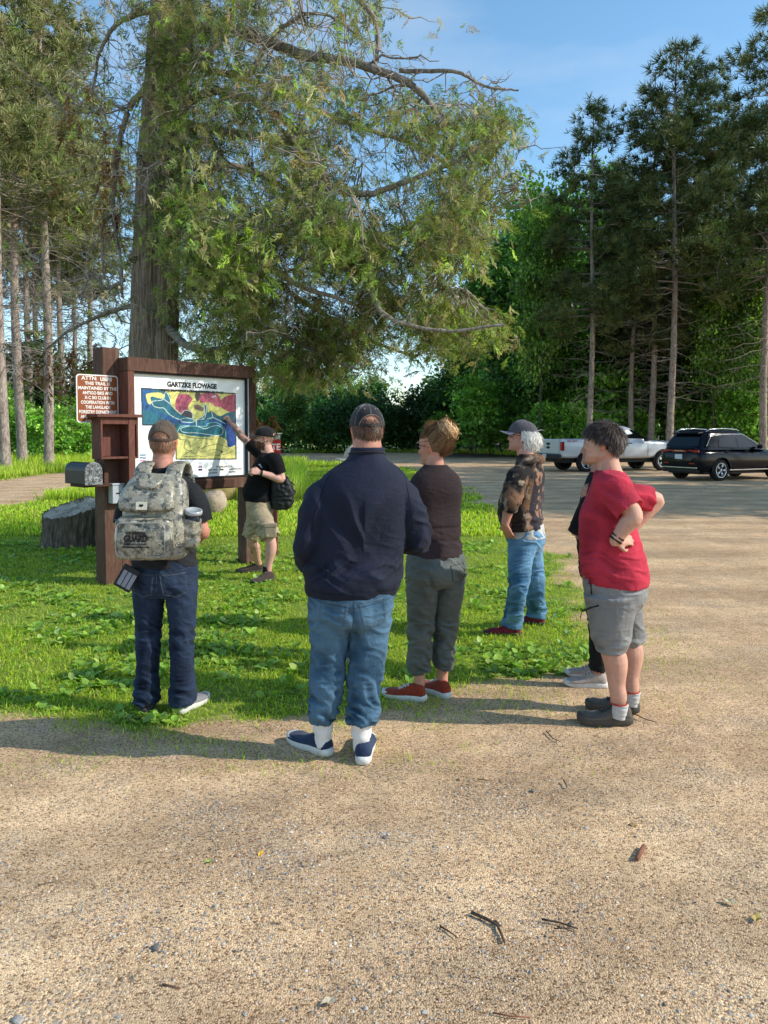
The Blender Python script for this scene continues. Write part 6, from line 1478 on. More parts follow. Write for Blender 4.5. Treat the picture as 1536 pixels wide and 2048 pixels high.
# ---- 6. bearded guide pointing at the map
def man_pointing():
    B = (-1.38, 8.68); RT = R(98); fr = Frame(B, RT); a = fr.a
    hip = a(519, 1040, 8.68); neck = a(532, 905, 8.68)
    hx, hy, nx, ny = hip.x, hip.y, neck.x, neck.y
    M = head_matrix((nx, ny + .02, 1.455), yaw=R(-4), pitch=R(2), s=1.0)
    mb = MB(); head(mb, M, jowl=.1)
    limb(mb, [(nx,ny-.05,1.32,.08,.08), (nx,ny-.02,1.40,.068,.068), (nx,ny+.0,1.47,.062,.066), (nx,ny+.01,1.51,.054,.058)], 4, 20)
    torso(mb, lean([(.80,0,0,.15,.11,.11),(1.0,0,.01,.15,.12,.10),(1.25,0,0,.16,.11,.11),(1.34,0,0,.11,.08,.08)], (hx,hy), (nx,ny)), 4)
    aR = [Vector((nx+.185,ny+.0,1.335)), a(486,876,9.02), a(457,839,9.14)]; aL = [a(546,935,8.48), a(564,958,8.46), a(522,945,8.38)]
    aL = [a(548,918,8.48), a(563,958,8.47), a(520,945,8.37)]
    arm_skin(mb, *aR, .048,.041,.043,.029); arm_skin(mb, *aL, .052,.045,.046,.030)
    dR = (a(443,825,9.22) - aR[2]).normalized(); hand(mb, aR[2], dR, fr.I @ Vector((.3,-.6,.7)), -1, curl=.5, point=True)
    hand(mb, aL[2], (a(508,943,8.35) - aL[2]).normalized(), fr.I @ Vector((-.2,-.8,.5)), 1, curl=1.25, thumb=.9)
    hL = fr.g(541,1160); hR = fr.g(524,1143)
    kL, kR = a(541,1080,8.50), a(503,1080,8.80)
    legs_skin(mb, (Vector((hx-.09,hy,.78)), kL, hL + Vector((0,.03,.09))), (Vector((hx+.09,hy,.78)), kR, hR + Vector((0,.04,.09))), rk=.058, rc=.060, ra=.038, rt=.08)
    mm = np.array(aR[1]); 
    def tint(V, col):
        d = np.minimum(np.linalg.norm(V - np.array(aR[1]), axis=1), np.linalg.norm(V - np.array(aR[1].lerp(aR[2], .5)), axis=1)); arm = (V[:,0] > nx + .12) & (V[:,2] > 1.28)
        n = fbm(V*22, 77, 3); ink = arm & (n > .10); col[ink] = col[ink]*.40 + np.array([.03,.06,.062]); ink2 = arm & (np.abs(n + .2) < .1); col[ink2] = col[ink2]*.6; ink3 = arm & (vnoise(V*60, 79) > .35); col[ink3] *= .6
        shin = (V[:,2] < .45) & (V[:,0] > hx) & (fbm(V*16, 78, 2) > .25); col[shin] = col[shin]*.5 + np.array([.02,.03,.035])
        return col
    o = body('person', 'bearded man in black t-shirt and khaki shorts pointing at the map', (*B,0), RT, mb, M, (.56,.31,.24), beard=(.10,.042,.022), tint=tint, voxel=.0055)
    eyes(o, M)
    mb = MB(); torso(mb, lean([(.865,0,.0,.185,.165,.150),(.95,0,.02,.185,.175,.140),(1.06,0,.02,.186,.165,.135),(1.2,0,.01,.195,.145,.14),(1.30,0,0,.185,.115,.13),(1.355,0,0,.135,.09,.105),(1.395,0,0,.085,.078,.082),(1.41,0,.002,.070,.070,.072)], (hx,hy), (nx,ny)), 6, 40, hemlip=.015)
    limb(mb, [(nx+.09,ny,1.315,.06,.08), K(aR[0],.074,.082), K(aR[0].lerp(aR[1],.5),.076,.080), K(aR[0].lerp(aR[1],.72),.072,.076)], 6, 22, endlip=.02)
    limb(mb, [(nx-.09,ny,1.315,.06,.08), K(aL[0],.078,.085), K(aL[0].lerp(aL[1],.5),.080,.084), K(aL[0].lerp(aL[1],.78),.076,.080)], 6, 22, endlip=.02)
    garment('t_shirt', mb, .0065, CLOTH, o, shirt_folds(.008, 111, .95), flat((.006,.006,.007), .15, .2))
    q = a(516,927,8.5)
    mb = MB()
    pants_loft(mb, lean([(.66,0,0,.115,.105,.11),(.74,0,0,.178,.14,.15),(.82,0,0,.183,.15,.15),(.89,0,0,.175,.15,.135)], (hx,hy), (hx,hy)),
        [(hx-.09,hy,.76,.108,.135), K(Vector((hx-.09,hy,.76)).lerp(kL,.5),.104,.115), K(kL + Vector((0,0,.03)),.100,.108)],
        [(hx+.09,hy,.76,.108,.135), K(Vector((hx+.09,hy,.76)).lerp(kR,.5),.104,.115), K(kR + Vector((0,0,.03)),.100,.108)])
    garment('cargo_shorts', mb, .0065, CLOTH, o, leg_folds(.008, .56, .5, 55, .25), flat((.33,.265,.175), .10, .2))
    p = a(541,1062,8.43); fm = fabric('khaki_pocket', (.30,.24,.16), .12, 20)
    mb = MB(); mb.box((p.x, p.y, p.z), (.05,.13,.15), None, .012); mb.box((p.x-.008, p.y, p.z+.065), (.045,.14,.045), None, .008); mb.build('cargo_pocket', fm, o)
    for h, yw in ((hL, R(-6)), (hR, R(6))):
        s = sock(o, (h.x, h.y+.04, 0), .15, BLACK_CLOTH, .043, .002)
    tr = fabric('brown_black_mesh', (.05,.034,.028), .5, 40)
    shoe(o, hR, R(6), .30, tr, RUBBER_D, 1, .032, simple('brown_lace', (.12,.09,.07), .8)); shoe(o, hL + Vector((0,-.02,0)), R(42), .30, tr, RUBBER_D, 1, .032, simple('brown_lace', (.12,.09,.07), .8))
    # beard: short strands on jaw and chin
    V, F, cl = strands(M, 1300, lambda d: d[1] > .02 and -1 < d[2] < -.46 and True, lambda d: .035, 61, (.11,.045,.022), .35, .0036, lambda d: (d[0]*.2, .3, -1), .3, .004, 4, .3, r=(.073,.104,.128))
    link('beard', np_mesh('beard', V, F, True, cl), HAIR_M, o)
    V, F, cl = strands(M, 400, lambda d: d[1] < .1 and -.55 < d[2] < .3, lambda d: .014, 62, (.08,.04,.022), .35, .003, lambda d: (0,-.2,-1), .3, .001, 2)
    link('hair', np_mesh('hair', V, F, True, cl), HAIR_M, o)
    baseball_cap(o, M, fabric('black_cap_cloth', (.012,.012,.013), .25, 40), None, True, None, None, tilt=R(2))
    glasses(o, M, dark=False)
    w = aL[2]; dv = (aL[2] - aL[1]).normalized(); Q = dv.to_track_quat('Z', 'Y').to_matrix().to_4x4()
    MB().lathe([(.032,-.011),(.0355,-.009),(.0355,.009),(.032,.011)], w - dv*.012, 20, Q).build('watch', simple('black_watch', (.01,.01,.01), .4), o)
    # white mark on the chest
    sh = [c for c in o.children if c.name.startswith('t_shirt')][0]
    bv = BVHTree.FromPolygons([v.co.copy() for v in sh.data.vertices], [tuple(p.vertices) for p in sh.data.polygons]); cl_ = fr.w((0,0,CAM_H)); mb = MB()
    for line in ([(517,929),(520,931),(523,934)], [(519,928),(522,931)], [(521,934),(525,935)]):
        pts = []
        for q in line:
            d = (a(*q, 8.4) - cl_).normalized(); h = bv.ray_cast(cl_, d)
            if h[0] is not None: pts.append(h[0] - d*.002)
        if len(pts) > 1: mb.tube(pts, .004, 5)
    if mb.v: mb.build('chest_logo', simple('white_print', (.6,.6,.6), .8), o)
    return o

# ---- 7-9. people mostly hidden behind the others
def plain_person(label, base, rotz, skin, shirt, trousers, shoes, cap=None, arm=None, H=1.0, hair=None, collar=.0, slim=1.0, brim=None):
    M = head_matrix((0, .02, 1.475), s=.97); mb = MB(); head(mb, M)
    limb(mb, [(0,-.02,1.34,.075,.075),(0,0,1.42,.058,.06),(0,.008,1.52,.05,.055)], 4, 18)
    torso(mb, [(.80,0,0,.15,.11,.12),(1.05,0,0,.14,.10,.10),(1.25,0,0,.16,.11,.11),(1.36,0,0,.11,.08,.08)], 4)
    aL = [(-.165,0,1.33), (-.215,.0,1.06), (-.17,.14,.86)] if arm is None else arm; aR = [(.165,0,1.33), (.215,.0,1.06), (.03,.10,1.00)]
    arm_skin(mb, *aL, .043,.036,.036,.026); arm_skin(mb, *aR, .043,.036,.036,.026)
    if arm is None: hand(mb, aL[2], (.1,.2,-1), (-1,0,0), 1, curl=.4)
    else: hand(mb, aL[2], (.25,.25,.9), (-.5,.75,-.1), -1, curl=.6, size=.95)
    hand(mb, aR[2], (-.8,.4,.2), (.3,.9,0), -1, curl=.4)
    legs_skin(mb, ((-.085,0,.80),(-.09,0,.45),(-.09,0,.08)), ((.085,0,.80),(.09,0,.45),(.09,0,.08)))
    o = body('person', label, (*base, 0), rotz, mb, M, skin, scale=H); eyes(o, M)
    mb = MB(); torso(mb, [(.84,0,0,.178*slim,.14*slim,.145*slim),(.95,0,.01,.17*slim,.14*slim,.125*slim),(1.1,0,.01,.168*slim,.135*slim,.115*slim),(1.24,0,0,.185*slim,.13,.125),(1.33,0,0,.165,.105,.115),(1.375,0,0,.12,.09,.1),(1.41,0,0,.08,.075,.078),(1.43,0,0,.066,.066,.068)], 5, 36, hemlip=.015)
    for A_, s in ((aL, -1), (aR, 1)):
        p0, p1, p2 = (Vector(q) for q in A_); limb(mb, [(s*.09,0,1.32,.055,.075), K(p0,.068,.076), K(p0.lerp(p1,.5),.068,.072), K(p1,.058,.062), K(p1.lerp(p2,.5),.050,.052), K(p1.lerp(p2,.94),.040,.040)], 5, 20, endlip=.012)
    garment('jacket', mb, .007, CLOTH, o, shirt_folds(.007, 131, 1.0), flat(shirt, .12, .2))
    mb = MB(); pants_loft(mb, [(.70,0,0,.115,.10,.11),(.75,0,0,.172,.125,.14),(.83,0,0,.176,.13,.14),(.90,0,0,.165,.13,.125)], *[[(s*.085,0,.78,.095,.12),(s*.088,0,.62,.080,.09),(s*.09,0,.45,.062,.066),(s*.09,-.005,.28,.056,.06),(s*.09,.0,.10,.045,.05)] for s in (-1, 1)])
    garment('trousers', mb, .007, CLOTH, o, leg_folds(.006, .45, .15, 65), flat(trousers, .1, .2))
    for s, yw in ((-1, 6), (1, -4)): shoe(o, (s*.09, -.05, 0), R(yw), .265, shoes, RUBBER_W, 1.0, .036, simple('pale_lace', (.5,.48,.45), .8))
    if hair is not None:
        V, F, cl = strands(M, 900, lambda d: d[2] > -.5 and d[1] < .45, lambda d: .06, 71, hair, .35, .005, lambda d: (d[0], -.6, -.7), .3, .005, 5); link('hair', np_mesh('hair', V, F, True, cl), HAIR_M, o); skull_cap(o, M, hair, lambda d: d[1] < .4, 1.02)
    if cap is not None: baseball_cap(o, M, cap, brim, True, None, None, tilt=R(1))
    return o

PEOPLE = [man_navy(), man_backpack(), woman_bun(), man_hoodie(), woman_red(), man_pointing()]
beige = fabric('beige_mesh', (.36,.30,.26), .12, 40)
hb = Frame((1.40, 5.02), R(74))
PEOPLE.append(plain_person('person in black sleeves with hand at chin, behind the woman in red', (1.40, 5.02), R(74), (.45,.23,.17), (.012,.012,.013), (.013,.013,.014), beige, None, [(-.165,0,1.33), tuple(hb.a(1152,1056,4.86)), tuple(hb.a(1173,998,4.84))], .97, (.04,.028,.02), slim=.98))
PEOPLE.append(plain_person('short person in tan cap hidden behind the man in navy', (-.175, 5.55), R(88), (.50,.28,.2), (.12,.12,.13), (.10,.11,.13), beige, fabric('tan_cap_cloth', (.42,.36,.27), .12, 30), None, .905, None, brim=fabric('tan_brim_cloth', (.42,.36,.27), .12, 30)))
PEOPLE.append(plain_person('person in pale grey cap behind the head of the man in navy', (-.15, 6.35), R(-20), (.50,.28,.2), (.10,.12,.16), (.05,.06,.09), beige, fabric('pale_grey_cap_cloth', (.40,.40,.38), .12, 30), None, 1.0, None))
# ---------------------------------------------------------------- trail map board, notice, boxes, stump, rocks
def proj(P):
    P = np.asarray(P, float); d = P - np.array([0,0,CAM_H]); cp, sp = math.cos(PITCH), math.sin(PITCH)
    zc = d[:,1]*cp - d[:,2]*sp; yc = d[:,1]*sp + d[:,2]*cp
    return np.column_stack([768 + F_PX*d[:,0]/zc, CY_PX - F_PX*yc/zc])
KU = Vector((.669,.743,0)).normalized(); KN = Vector((KU.y,-KU.x,0)); KZ = Vector((0,0,1))
KO = Vector((-2.668, 8.25, 0))                     # foot of the panel's left edge
KW, KH, KZ0 = 1.49, 1.11, 1.152
KM = Matrix((( KU.x, 0, KN.x, KO.x), (KU.y, 0, KN.y, KO.y), (0, 1, 0, 0), (0,0,0,1)))     # board space: x along, y up, z out of the board
def kp(x, y, z=0): return KM @ Vector((x, y, z))
def kbox(mb, x0, x1, y0, y1, z0, z1):
    V = [KM @ Vector(p) for p in ((x0,y0,z0),(x1,y0,z0),(x1,y1,z0),(x0,y1,z0),(x0,y0,z1),(x1,y0,z1),(x1,y1,z1),(x0,y1,z1))]
    return mb.add(V, [(0,3,2,1),(4,5,6,7),(0,1,5,4),(1,2,6,5),(2,3,7,6),(3,0,4,7)])
def wood_mat(name, col, worn, scale=1.0):
    m = N(name); v = m.coord('Object', (9*scale, 9*scale, 1.1*scale)); w = m.coord('Object')
    g = m.noise(5, 5, .65, v, 1.2); b = m.noise(2.2, 4, .6, w)
    c = m.ramp(g, [(.25, tuple(x*.55 for x in col)), (.5, col), (.75, tuple(min(1,x*1.35) for x in col))])
    c = m.mix(m.ramp(m.math('ADD', m.math('MULTIPLY', g, .5), m.math('MULTIPLY', b, .5)), [(.52, (0,0,0)), (.66, (.8,.8,.8))]), c, worn)
    m.base(c); m.set(.75, 0, .25); m.bump(g, .35, .006); return m.m
WOOD = wood_mat('stained_brown_timber', (.095,.046,.031), (.19,.115,.078)); WOOD_RED = wood_mat('red_brown_stain', (.125,.046,.033), (.18,.08,.055)); WOOD_DARK = wood_mat('dark_stained_timber', (.06,.026,.017), (.09,.045,.03))
kiosk = empty('trail_map_board', KO, 0, 'brown timber board with large white trail map under the cedar', 'notice board')
bpy.context.view_layer.update(); KI = Matrix.Translation(-KO)
def kbuild(mb, name, mat, parent=kiosk, bev=.005):
    me = mb.mesh(name); me.transform(KI); o = link(name, me, mat, parent)
    if bev: bevel_mod(o, bev)
    return o
# posts
mb = MB(); kbox(mb, -.255,-.062, -.05,2.53, -.36,-.15); kbuild(mb, 'post', WOOD)
mb = MB(); kbox(mb, -.058,.130, -.05,2.12, -.36,-.152); kbuild(mb, 'post', WOOD)
mb = MB(); kbox(mb, KW+.10,KW+.27, -.05,2.40, -.30,-.13); kbuild(mb, 'post', WOOD)
# box frame and beam
mb = MB(); kbox(mb, -.085,KW+.10, KZ0+KH+.020,KZ0+KH+.165, -.15,.055); kbuild(mb, 'top_beam', WOOD)
mb = MB(); kbox(mb, -.082,-.006, KZ0-.05,KZ0+KH+.018, -.148,.050); kbuild(mb, 'side_frame', WOOD_RED)
mb = MB(); kbox(mb, KW+.028,KW+.098, KZ0-.05,KZ0+KH+.018, -.148,.050); kbuild(mb, 'side_frame', WOOD_DARK)
mb = MB(); kbox(mb, -.084,KW+.10, KZ0-.175,KZ0-.052, -.146,.045); kbuild(mb, 'bottom_rail', WOOD)
mb = MB(); kbox(mb, .30,KW-.22, KZ0-.165,KZ0-.07, .046,.058); pq = kbuild(mb, 'carved_plank', WOOD_DARK)
mb = MB(); kbox(mb, -.006,KW+.026, KZ0-.05,KZ0+KH+.018, -.145,-.020); kbuild(mb, 'back_panel', WOOD_DARK, bev=0)
# black inner rim and the pale edge strip
mb = MB(); rim = simple('black_rim', (.012,.012,.013), .5)
for a in ((-.004,.004,KZ0-.045,KZ0+KH+.014),(KW,KW+.010,KZ0-.045,KZ0+KH+.014),(.004,KW,KZ0+KH,KZ0+KH+.014),(.004,KW,KZ0-.045,KZ0-.028)):
    kbox(MB(), *a, -.02, .03) if False else kbox(mb, *a, -.0195, .030)
kbuild(mb, 'inner_rim', rim, bev=0)
mb = MB(); kbox(mb, KW+.0105,KW+.026, KZ0-.048,KZ0+KH+.016, -.0195,.040); kbuild(mb, 'edge_strip', simple('grey_metal_strip', (.38,.40,.42), .45), bev=.002)

def inpoly(x, y, poly):
    ins = np.zeros(len(x), bool); n = len(poly)
    for i in range(n):
        (ax, ay), (bx, by) = poly[i], poly[(i+1) % n]
        if ay == by: continue
        ins ^= ((ay > y) != (by > y)) & (x < (bx-ax)*(y-ay)/(by-ay) + ax)
    return ins
def smooth_poly(p, closed=True):
    q = np.array(p + [p[0], p[1], p[2]] if closed else p, float); c = catmull2(q, 8); return [tuple(v) for v in (c[8:-8] if closed else c)]
def catmull2(K_, m):
    K_ = np.asarray(K_, float); P = np.vstack([2*K_[0]-K_[1], K_, 2*K_[-1]-K_[-2]]); out = []
    for i in range(len(K_)-1):
        p0, p1, p2, p3 = P[i:i+4]
        for t in np.linspace(0, 1, m, endpoint=False): out.append(.5*(2*p1+(p2-p0)*t+(2*p0-5*p1+4*p2-p3)*t*t+(3*p1-p0-3*p2+p3)*t**3))
    return np.array(out + [K_[-1]])
def linedist(x, y, pts):
    d = np.full(len(x), 1e9); pts = catmull2(pts, 5) if len(pts) > 2 else np.array(pts, float)
    for a, b in zip(pts[:-1], pts[1:]):
        e = b - a; t = np.clip(((x-a[0])*e[0] + (y-a[1])*e[1])/(e@e + 1e-9), 0, 1); d = np.minimum(d, np.hypot(x-a[0]-t*e[0], y-a[1]-t*e[1]))
    return d
def build_map():
    nx, ny = 420, 320
    U, W = np.meshgrid(np.linspace(0, 1, nx+1), np.linspace(0, 1, ny+1)); U, W = U.ravel(), W.ravel()
    B = np.column_stack([U*KW, KZ0 - .03 + W*(KH+.03), np.full(len(U), -.012)]); M = np.array(KM); Wd = B @ M[:3,:3].T + M[:3,3]
    q = proj(Wd); x, y = (q[:,0]-250)*6.144, (q[:,1]-740)*6.144
    P3 = np.column_stack([x/60, y/60, 0*x]); wob = fbm(P3*1.2, 5, 2)*9; xx, yy = x + wob, y + fbm(P3*1.2 + 9, 6, 2)*9
    col = np.tile([.78,.80,.80], (len(x), 1)) * (1 + .04*fbm(P3*.5, 3, 3))[:,None]
    area = inpoly(x, y, [(200,225),(1355,290),(1365,1095),(630,1095),(620,680),(215,675)])
    m = col.copy(); tex = fbm(np.column_stack([x/26, y/60 + x/80, 0*x]), 7, 4)
    def put(poly, c, var=.25, sm=True):
        p = inpoly(xx, yy, smooth_poly(poly) if sm else poly); m[p] = np.array(c)[None,:]*(1 + var*tex[p])[:,None]
    tex = tex + .5*np.sign(vnoise(np.column_stack([x/9, y/26, 0*x]), 8))*(np.abs(vnoise(np.column_stack([x/9, y/26, 0*x]), 8)) > .4)
    m[:] = np.array([.012,.12,.17])[None,:]*(1 + .35*tex)[:,None]
    put([(205,230),(350,240),(310,330),(330,470),(470,540),(700,620),(900,680),(1100,600),(1230,640),(1380,660),(1380,800),(1250,800),(1180,690),(1050,650),(900,700),(620,670),(430,560),(320,490),(215,480)], (.012,.085,.24), .6)
    put([(1225,640),(1380,655),(1380,935),(1268,955),(1240,850)], (.010,.055,.26), .5)
    put([(620,660),(700,670),(900,700),(1100,670),(1230,720),(1245,860),(1130,830),(800,830),(630,790)], (.012,.13,.17), .35)
    put([(520,240),(940,250),(1400,270),(1400,540),(1280,525),(1160,565),(1060,512),(1012,520),(1000,440),(962,432),(975,560),(890,605),(872,650),(850,600),(832,590),(828,525),(760,482),(690,548),(580,450),(558,330)], (.62,.58,.17), .22)
    put([(650,310),(760,295),(830,360),(780,440),(772,490),(700,535),(618,462)], (.42,.085,.14), .45)
    put([(940,295),(1140,300),(1172,455),(1110,440),(1050,400),(930,390)], (.45,.10,.15), .45)
    put([(1178,365),(1350,298),(1375,525),(1250,500),(1168,450)], (.40,.075,.12), .5)
    put([(1290,522),(1375,512),(1375,650),(1300,565)], (.012,.08,.10), .5)
    put([(862,282),(920,282),(915,372),(866,362)], (.10,.075,.065)); put([(848,440),(905,430),(967,470),(950,512),(858,482)], (.20,.14,.11)); put([(742,488),(822,520),(820,585),(760,572),(688,542)], (.06,.05,.06))
    put([(610,770),(700,790),(850,812),(1000,822),(1130,806),(1240,860),(1268,942),(1400,928),(1400,1130),(600,1130)], (.60,.57,.19), .25)
    put([(270,300),(340,278),(462,288),(472,352),(440,352),(335,325),(312,352),(328,402),(290,412),(262,350)], (.68,.64,.20), .1)
    def line(pts, c, w): 
        d = linedist(x, y, pts); k = np.clip((w - d)/2.5 + .5, 0, 1)[:,None]; m[:] = m*(1-k) + np.array(c)*k
    Wt = (.66,.74,.70)
    for p in ([(330,385),(380,378),(450,370),(482,340),(492,280),(522,290),(552,352),(560,400)], [(330,385),(350,440),(420,465),(480,470),(540,540),(620,590),(690,612)], [(690,612),(702,637),(830,642),(846,610),(760,590),(690,602)], [(690,545),(740,495),(820,520),(832,590)], [(480,360),(560,420),(580,450),(690,545)], [(890,610),(960,602),(990,560),(1000,450),(972,430),(976,550),(900,602)], [(690,740),(692,715),(780,690),(900,695),(980,722),(1080,690),(1150,685),(1202,730),(1190,790),(1110,805),(900,775),(760,770),(702,757),(690,740)], [(875,600),(878,690)], [(1060,512),(1075,580),(1010,600)], [(1075,580),(1160,620),(1230,660)]): line(p, Wt, 3.4)
    for p in ([(640,780),(660,730),(720,685),(980,692),(1012,660),(1120,645),(1222,720),(1240,830)],): line(p, (.20,.50,.45), 4)
    K_ = (.03,.03,.03)
    for p in ([(640,845),(770,870),(800,930),(800,1000)], [(800,1000),(720,1050),(760,1070)], [(800,1000),(860,1030),(900,980),(890,940),(950,870),(960,790)], [(900,980),(1000,940),(1130,910),(1240,940),(1280,970)], [(910,990),(950,1010),(1100,975),(1180,1000),(1200,1040),(1330,1000)], [(720,1062),(820,1062),(900,1055),(960,1068),(1060,1045),(1160,1050)], [(700,800),(800,830),(960,840),(1080,855)], [(590,350),(640,290),(690,292)], [(1060,510),(1200,590)], [(820,390),(900,380),(940,400)], [(735,890),(730,960),(800,1000)]): line(p, K_, 2.8)
    for cx, cy, r in ((912,948,9),(738,882,9),(1190,1005,14),(815,990,8),(1155,1045,8)): m[np.hypot(x-cx, y-cy) < r] = K_
    for cx, cy in ((1080,330),(1105,322),(960,600)): m[np.hypot(x-cx, y-cy) < 13] = (.6,.6,.6)
    col[area] = m[area]
    for a, b in zip([(200,225),(1355,290),(1365,1095),(630,1095),(620,680),(215,675)], [(1355,290),(1365,1095),(630,1095),(620,680),(215,675),(200,225)]): col[linedist(x, y, [a, b]) < 7] = (.012,.02,.03)
    # legend swatches and bars
    for (x0, x1, y0, y1, c) in ((900,948,1180,1202,(.25,.12,.24)),(900,948,1215,1238,(.010,.012,.05)),(1165,1212,1213,1234,(.02,.02,.02)),(1168,1210,1178,1198,(.62,.60,.35)),(180,258,1036,1054,(.01,.16,.24)),(180,258,1072,1088,(.012,.08,.30)),(180,258,1106,1124,(.55,.18,.26))): col[(x > x0) & (x < x1) & (y > y0 + (x-1100)*.0) & (y < y1)] = c
    col[inpoly(x, y, [(690,1150),(725,1140),(725,1147),(740,1147),(740,1138),(765,1152),(740,1166),(740,1157),(725,1157),(725,1162)])] = (.015,.015,.02)
    i = np.arange(ny)[:,None]*(nx+1) + np.arange(nx)[None,:]; i = i.ravel()
    me = np_mesh('map_panel', Wd, np.column_stack([i, i+1, i+nx+2, i+nx+1]), False, np.clip(col, 0, 1)); me.transform(KI)
    return link('map_panel', me, vcol('painted_panel', .42, .04, 5, .35), kiosk)
MAP = build_map()
INK = simple('black_lettering', (.012,.012,.014), .5)
def ktext(body, x, y, size, width=None, mat=INK, parent=MAP, z=-.0105, align='CENTER', bold=.0, name='lettering'):
    me = text_mesh(body, size, align, bold, 1.0, .0004); V, _ = mesh_arrays(me)
    if width: V[:,0] *= width/(V[:,0].max() - V[:,0].min()); set_co(me, V)
    me.transform(KI @ KM @ Matrix.Translation((x, y, z))); return link(name, me, mat, parent)
ktext('GARTZKE FLOWAGE', .755, KZ0+1.012, .076, 0.66, bold=.0042); ktext('HIKING, SNOWSHOE & CROSS-COUNTRY SKI TRAILS', .755, KZ0+.945, .036, .85, bold=.0018)
ktext('FOLIAGE', 1.185, KZ0+.078, .030, .23, bold=.0004); ktext('RED PINE', 1.02, KZ0+.044, .026, .13, bold=.0004); ktext('CONIFER', 1.02, KZ0+.010, .026, .13, bold=.0004)
ktext('HARDWOODS', 1.345, KZ0+.044, .026, .18, bold=.0004); ktext('ASPEN', 1.295, KZ0+.010, .026, .10, bold=.0004)

# brown notice with white border and lettering, fixed to the left post
SG = empty('notice_sign', kp(-.28, 1.95, 0), 0, 'brown rectangular sign with white lettering beside the top of the map board', 'sign')
sx0, sx1, sy0, sy1 = -.550, -.088, 1.735, 2.235
def rr(x0, x1, y0, y1, r, n=6):
    return [(cx + r*math.cos(R(a0 + 90*k/n)), cy + r*math.sin(R(a0 + 90*k/n))) for cx, cy, a0 in ((x1-r,y1-r,0),(x0+r,y1-r,90),(x0+r,y0+r,180),(x1-r,y0+r,270)) for k in range(n+1)]
SI = Matrix.Translation(-kp(-.28, 1.95, 0))
def sbuild(poly, z0, z1, name, mat):
    mb = MB(); mb.prism(poly, z0, z1, SI @ KM); return mb.build(name, mat, SG)
SIGN_W = simple('sign_white', (.75,.73,.68), .5)
sbuild(rr(sx0, sx1, sy0, sy1, .035), -.148, -.140, 'border', SIGN_W)
plate = sbuild(rr(sx0+.012, sx1-.012, sy0+.012, sy1-.012, .028), -.1395, -.138, 'plate', simple('sign_brown', (.235,.058,.014), .45, .06, 5))
for k, (t, w) in enumerate((('ATTN:', .20), ('THIS TRAIL IS', .33), ('MAINTAINED BY THE', .50), ('ANTIGO BIKE AND', .39), ('X-C SKI CLUB IN', .34), ('COOPERATION WITH', .435), ('THE LANGLADE', .325), ('FORESTRY DEPARTMENT', .49), ('AND YOU. THE CROSS', .45), ('COUNTRY SKIER', .33))):
    y = 2.195 - .0492*k - (.004 if k else 0)
    me = text_mesh(t, .046 if k else .056, 'CENTER', .0012, 1, .0004); V, _ = mesh_arrays(me); V[:,0] *= .85*w/(V[:,0].max()-V[:,0].min()); set_co(me, V)
    me.transform(SI @ KM @ Matrix.Translation(((sx0+sx1)/2 - (.09 if k == 0 else 0), y, -.1372))); link('lettering', me, SIGN_W, plate)
me = text_mesh('USERS', .052, 'CENTER', .0018, 1, .0004); V, _ = mesh_arrays(me); V[:,0] *= .130/(V[:,0].max()-V[:,0].min()); set_co(me, V); me.transform(SI @ KM @ Matrix.Translation((-.225, 2.190, -.1372))); link('lettering', me, SIGN_W, plate)

# open brochure box on the post
def simple_thing(name, label, cat, at_, group=None):
    o = empty(name, at_, 0, label, cat, group); return o, Matrix.Translation(-Vector(at_))
BX, I_ = simple_thing('brochure_box', 'open red-brown wooden box mounted on the post below the brown sign', 'box', kp(-.10, 1.36, 0))
def ibuild(mb, name, mat, parent, I_, bev=.004):
    me = mb.mesh(name); me.transform(I_); o = link(name, me, mat, parent)
    if bev: bevel_mod(o, bev)
    return o
b0, b1 = -.39, .035
mb = MB(); kbox(mb, b0-.055,b1+.030, 1.792,1.825, -.15,.085); ibuild(mb, 'lid', WOOD_RED, BX, I_)
mb = MB(); kbox(mb, b0,b0+.022, 1.36,1.791, -.149,.045); ibuild(mb, 'side_panel', WOOD_RED, BX, I_)
mb = MB(); kbox(mb, b1-.022,b1, 1.36,1.791, -.149,.045); ibuild(mb, 'side_panel', WOOD_RED, BX, I_)
mb = MB(); kbox(mb, b0+.023,b1-.023, 1.36,1.382, -.149,.040); ibuild(mb, 'bottom_panel', WOOD_RED, BX, I_)
mb = MB(); kbox(mb, b0+.023,b1-.023, 1.383,1.790, -.149,-.125); ibuild(mb, 'back_panel', WOOD_RED, BX, I_)
mb = MB(); kbox(mb, b0+.023,b1-.023, 1.720,1.790, .028,.043); ibuild(mb, 'top_rail', WOOD_RED, BX, I_)

# rural mailbox with an embossed door
MBX, I_ = simple_thing('mailbox', 'black rural mailbox with scuffed grey door fixed to the left of the post', 'mailbox', kp(-.40, 1.10, 0))
ax0, w_, h_ = -.475, .088, .225
arch = [(ax0-w_, 1.105), (ax0+w_, 1.105)] + [(ax0 + w_*math.cos(a), 1.105 + h_ - w_ + w_*math.sin(a)) for a in np.linspace(0, PI, 13)]
mb = MB(); mb.prism(arch, -.40, .035, KM); o = ibuild(mb, 'box_body', simple('black_plastic', (.012,.012,.013), .45, .2, 30), MBX, I_, .006)
arch2 = [(ax0 + (x-ax0)*1.07, 1.215 + (y-1.215)*1.05) for x, y in arch]
dm = N('scuffed_door'); dv = dm.coord('Object'); dm.base(dm.ramp(dm.noise(38, 5, .75, dv), [(.38, (.03,.032,.034)), (.50, (.10,.105,.11)), (.66, (.42,.43,.43))])); dm.set(.5, 0, .3)
mb = MB(); mb.prism(arch2, .036, .052, KM); door = ibuild(mb, 'door', dm.m, MBX, I_, .004)
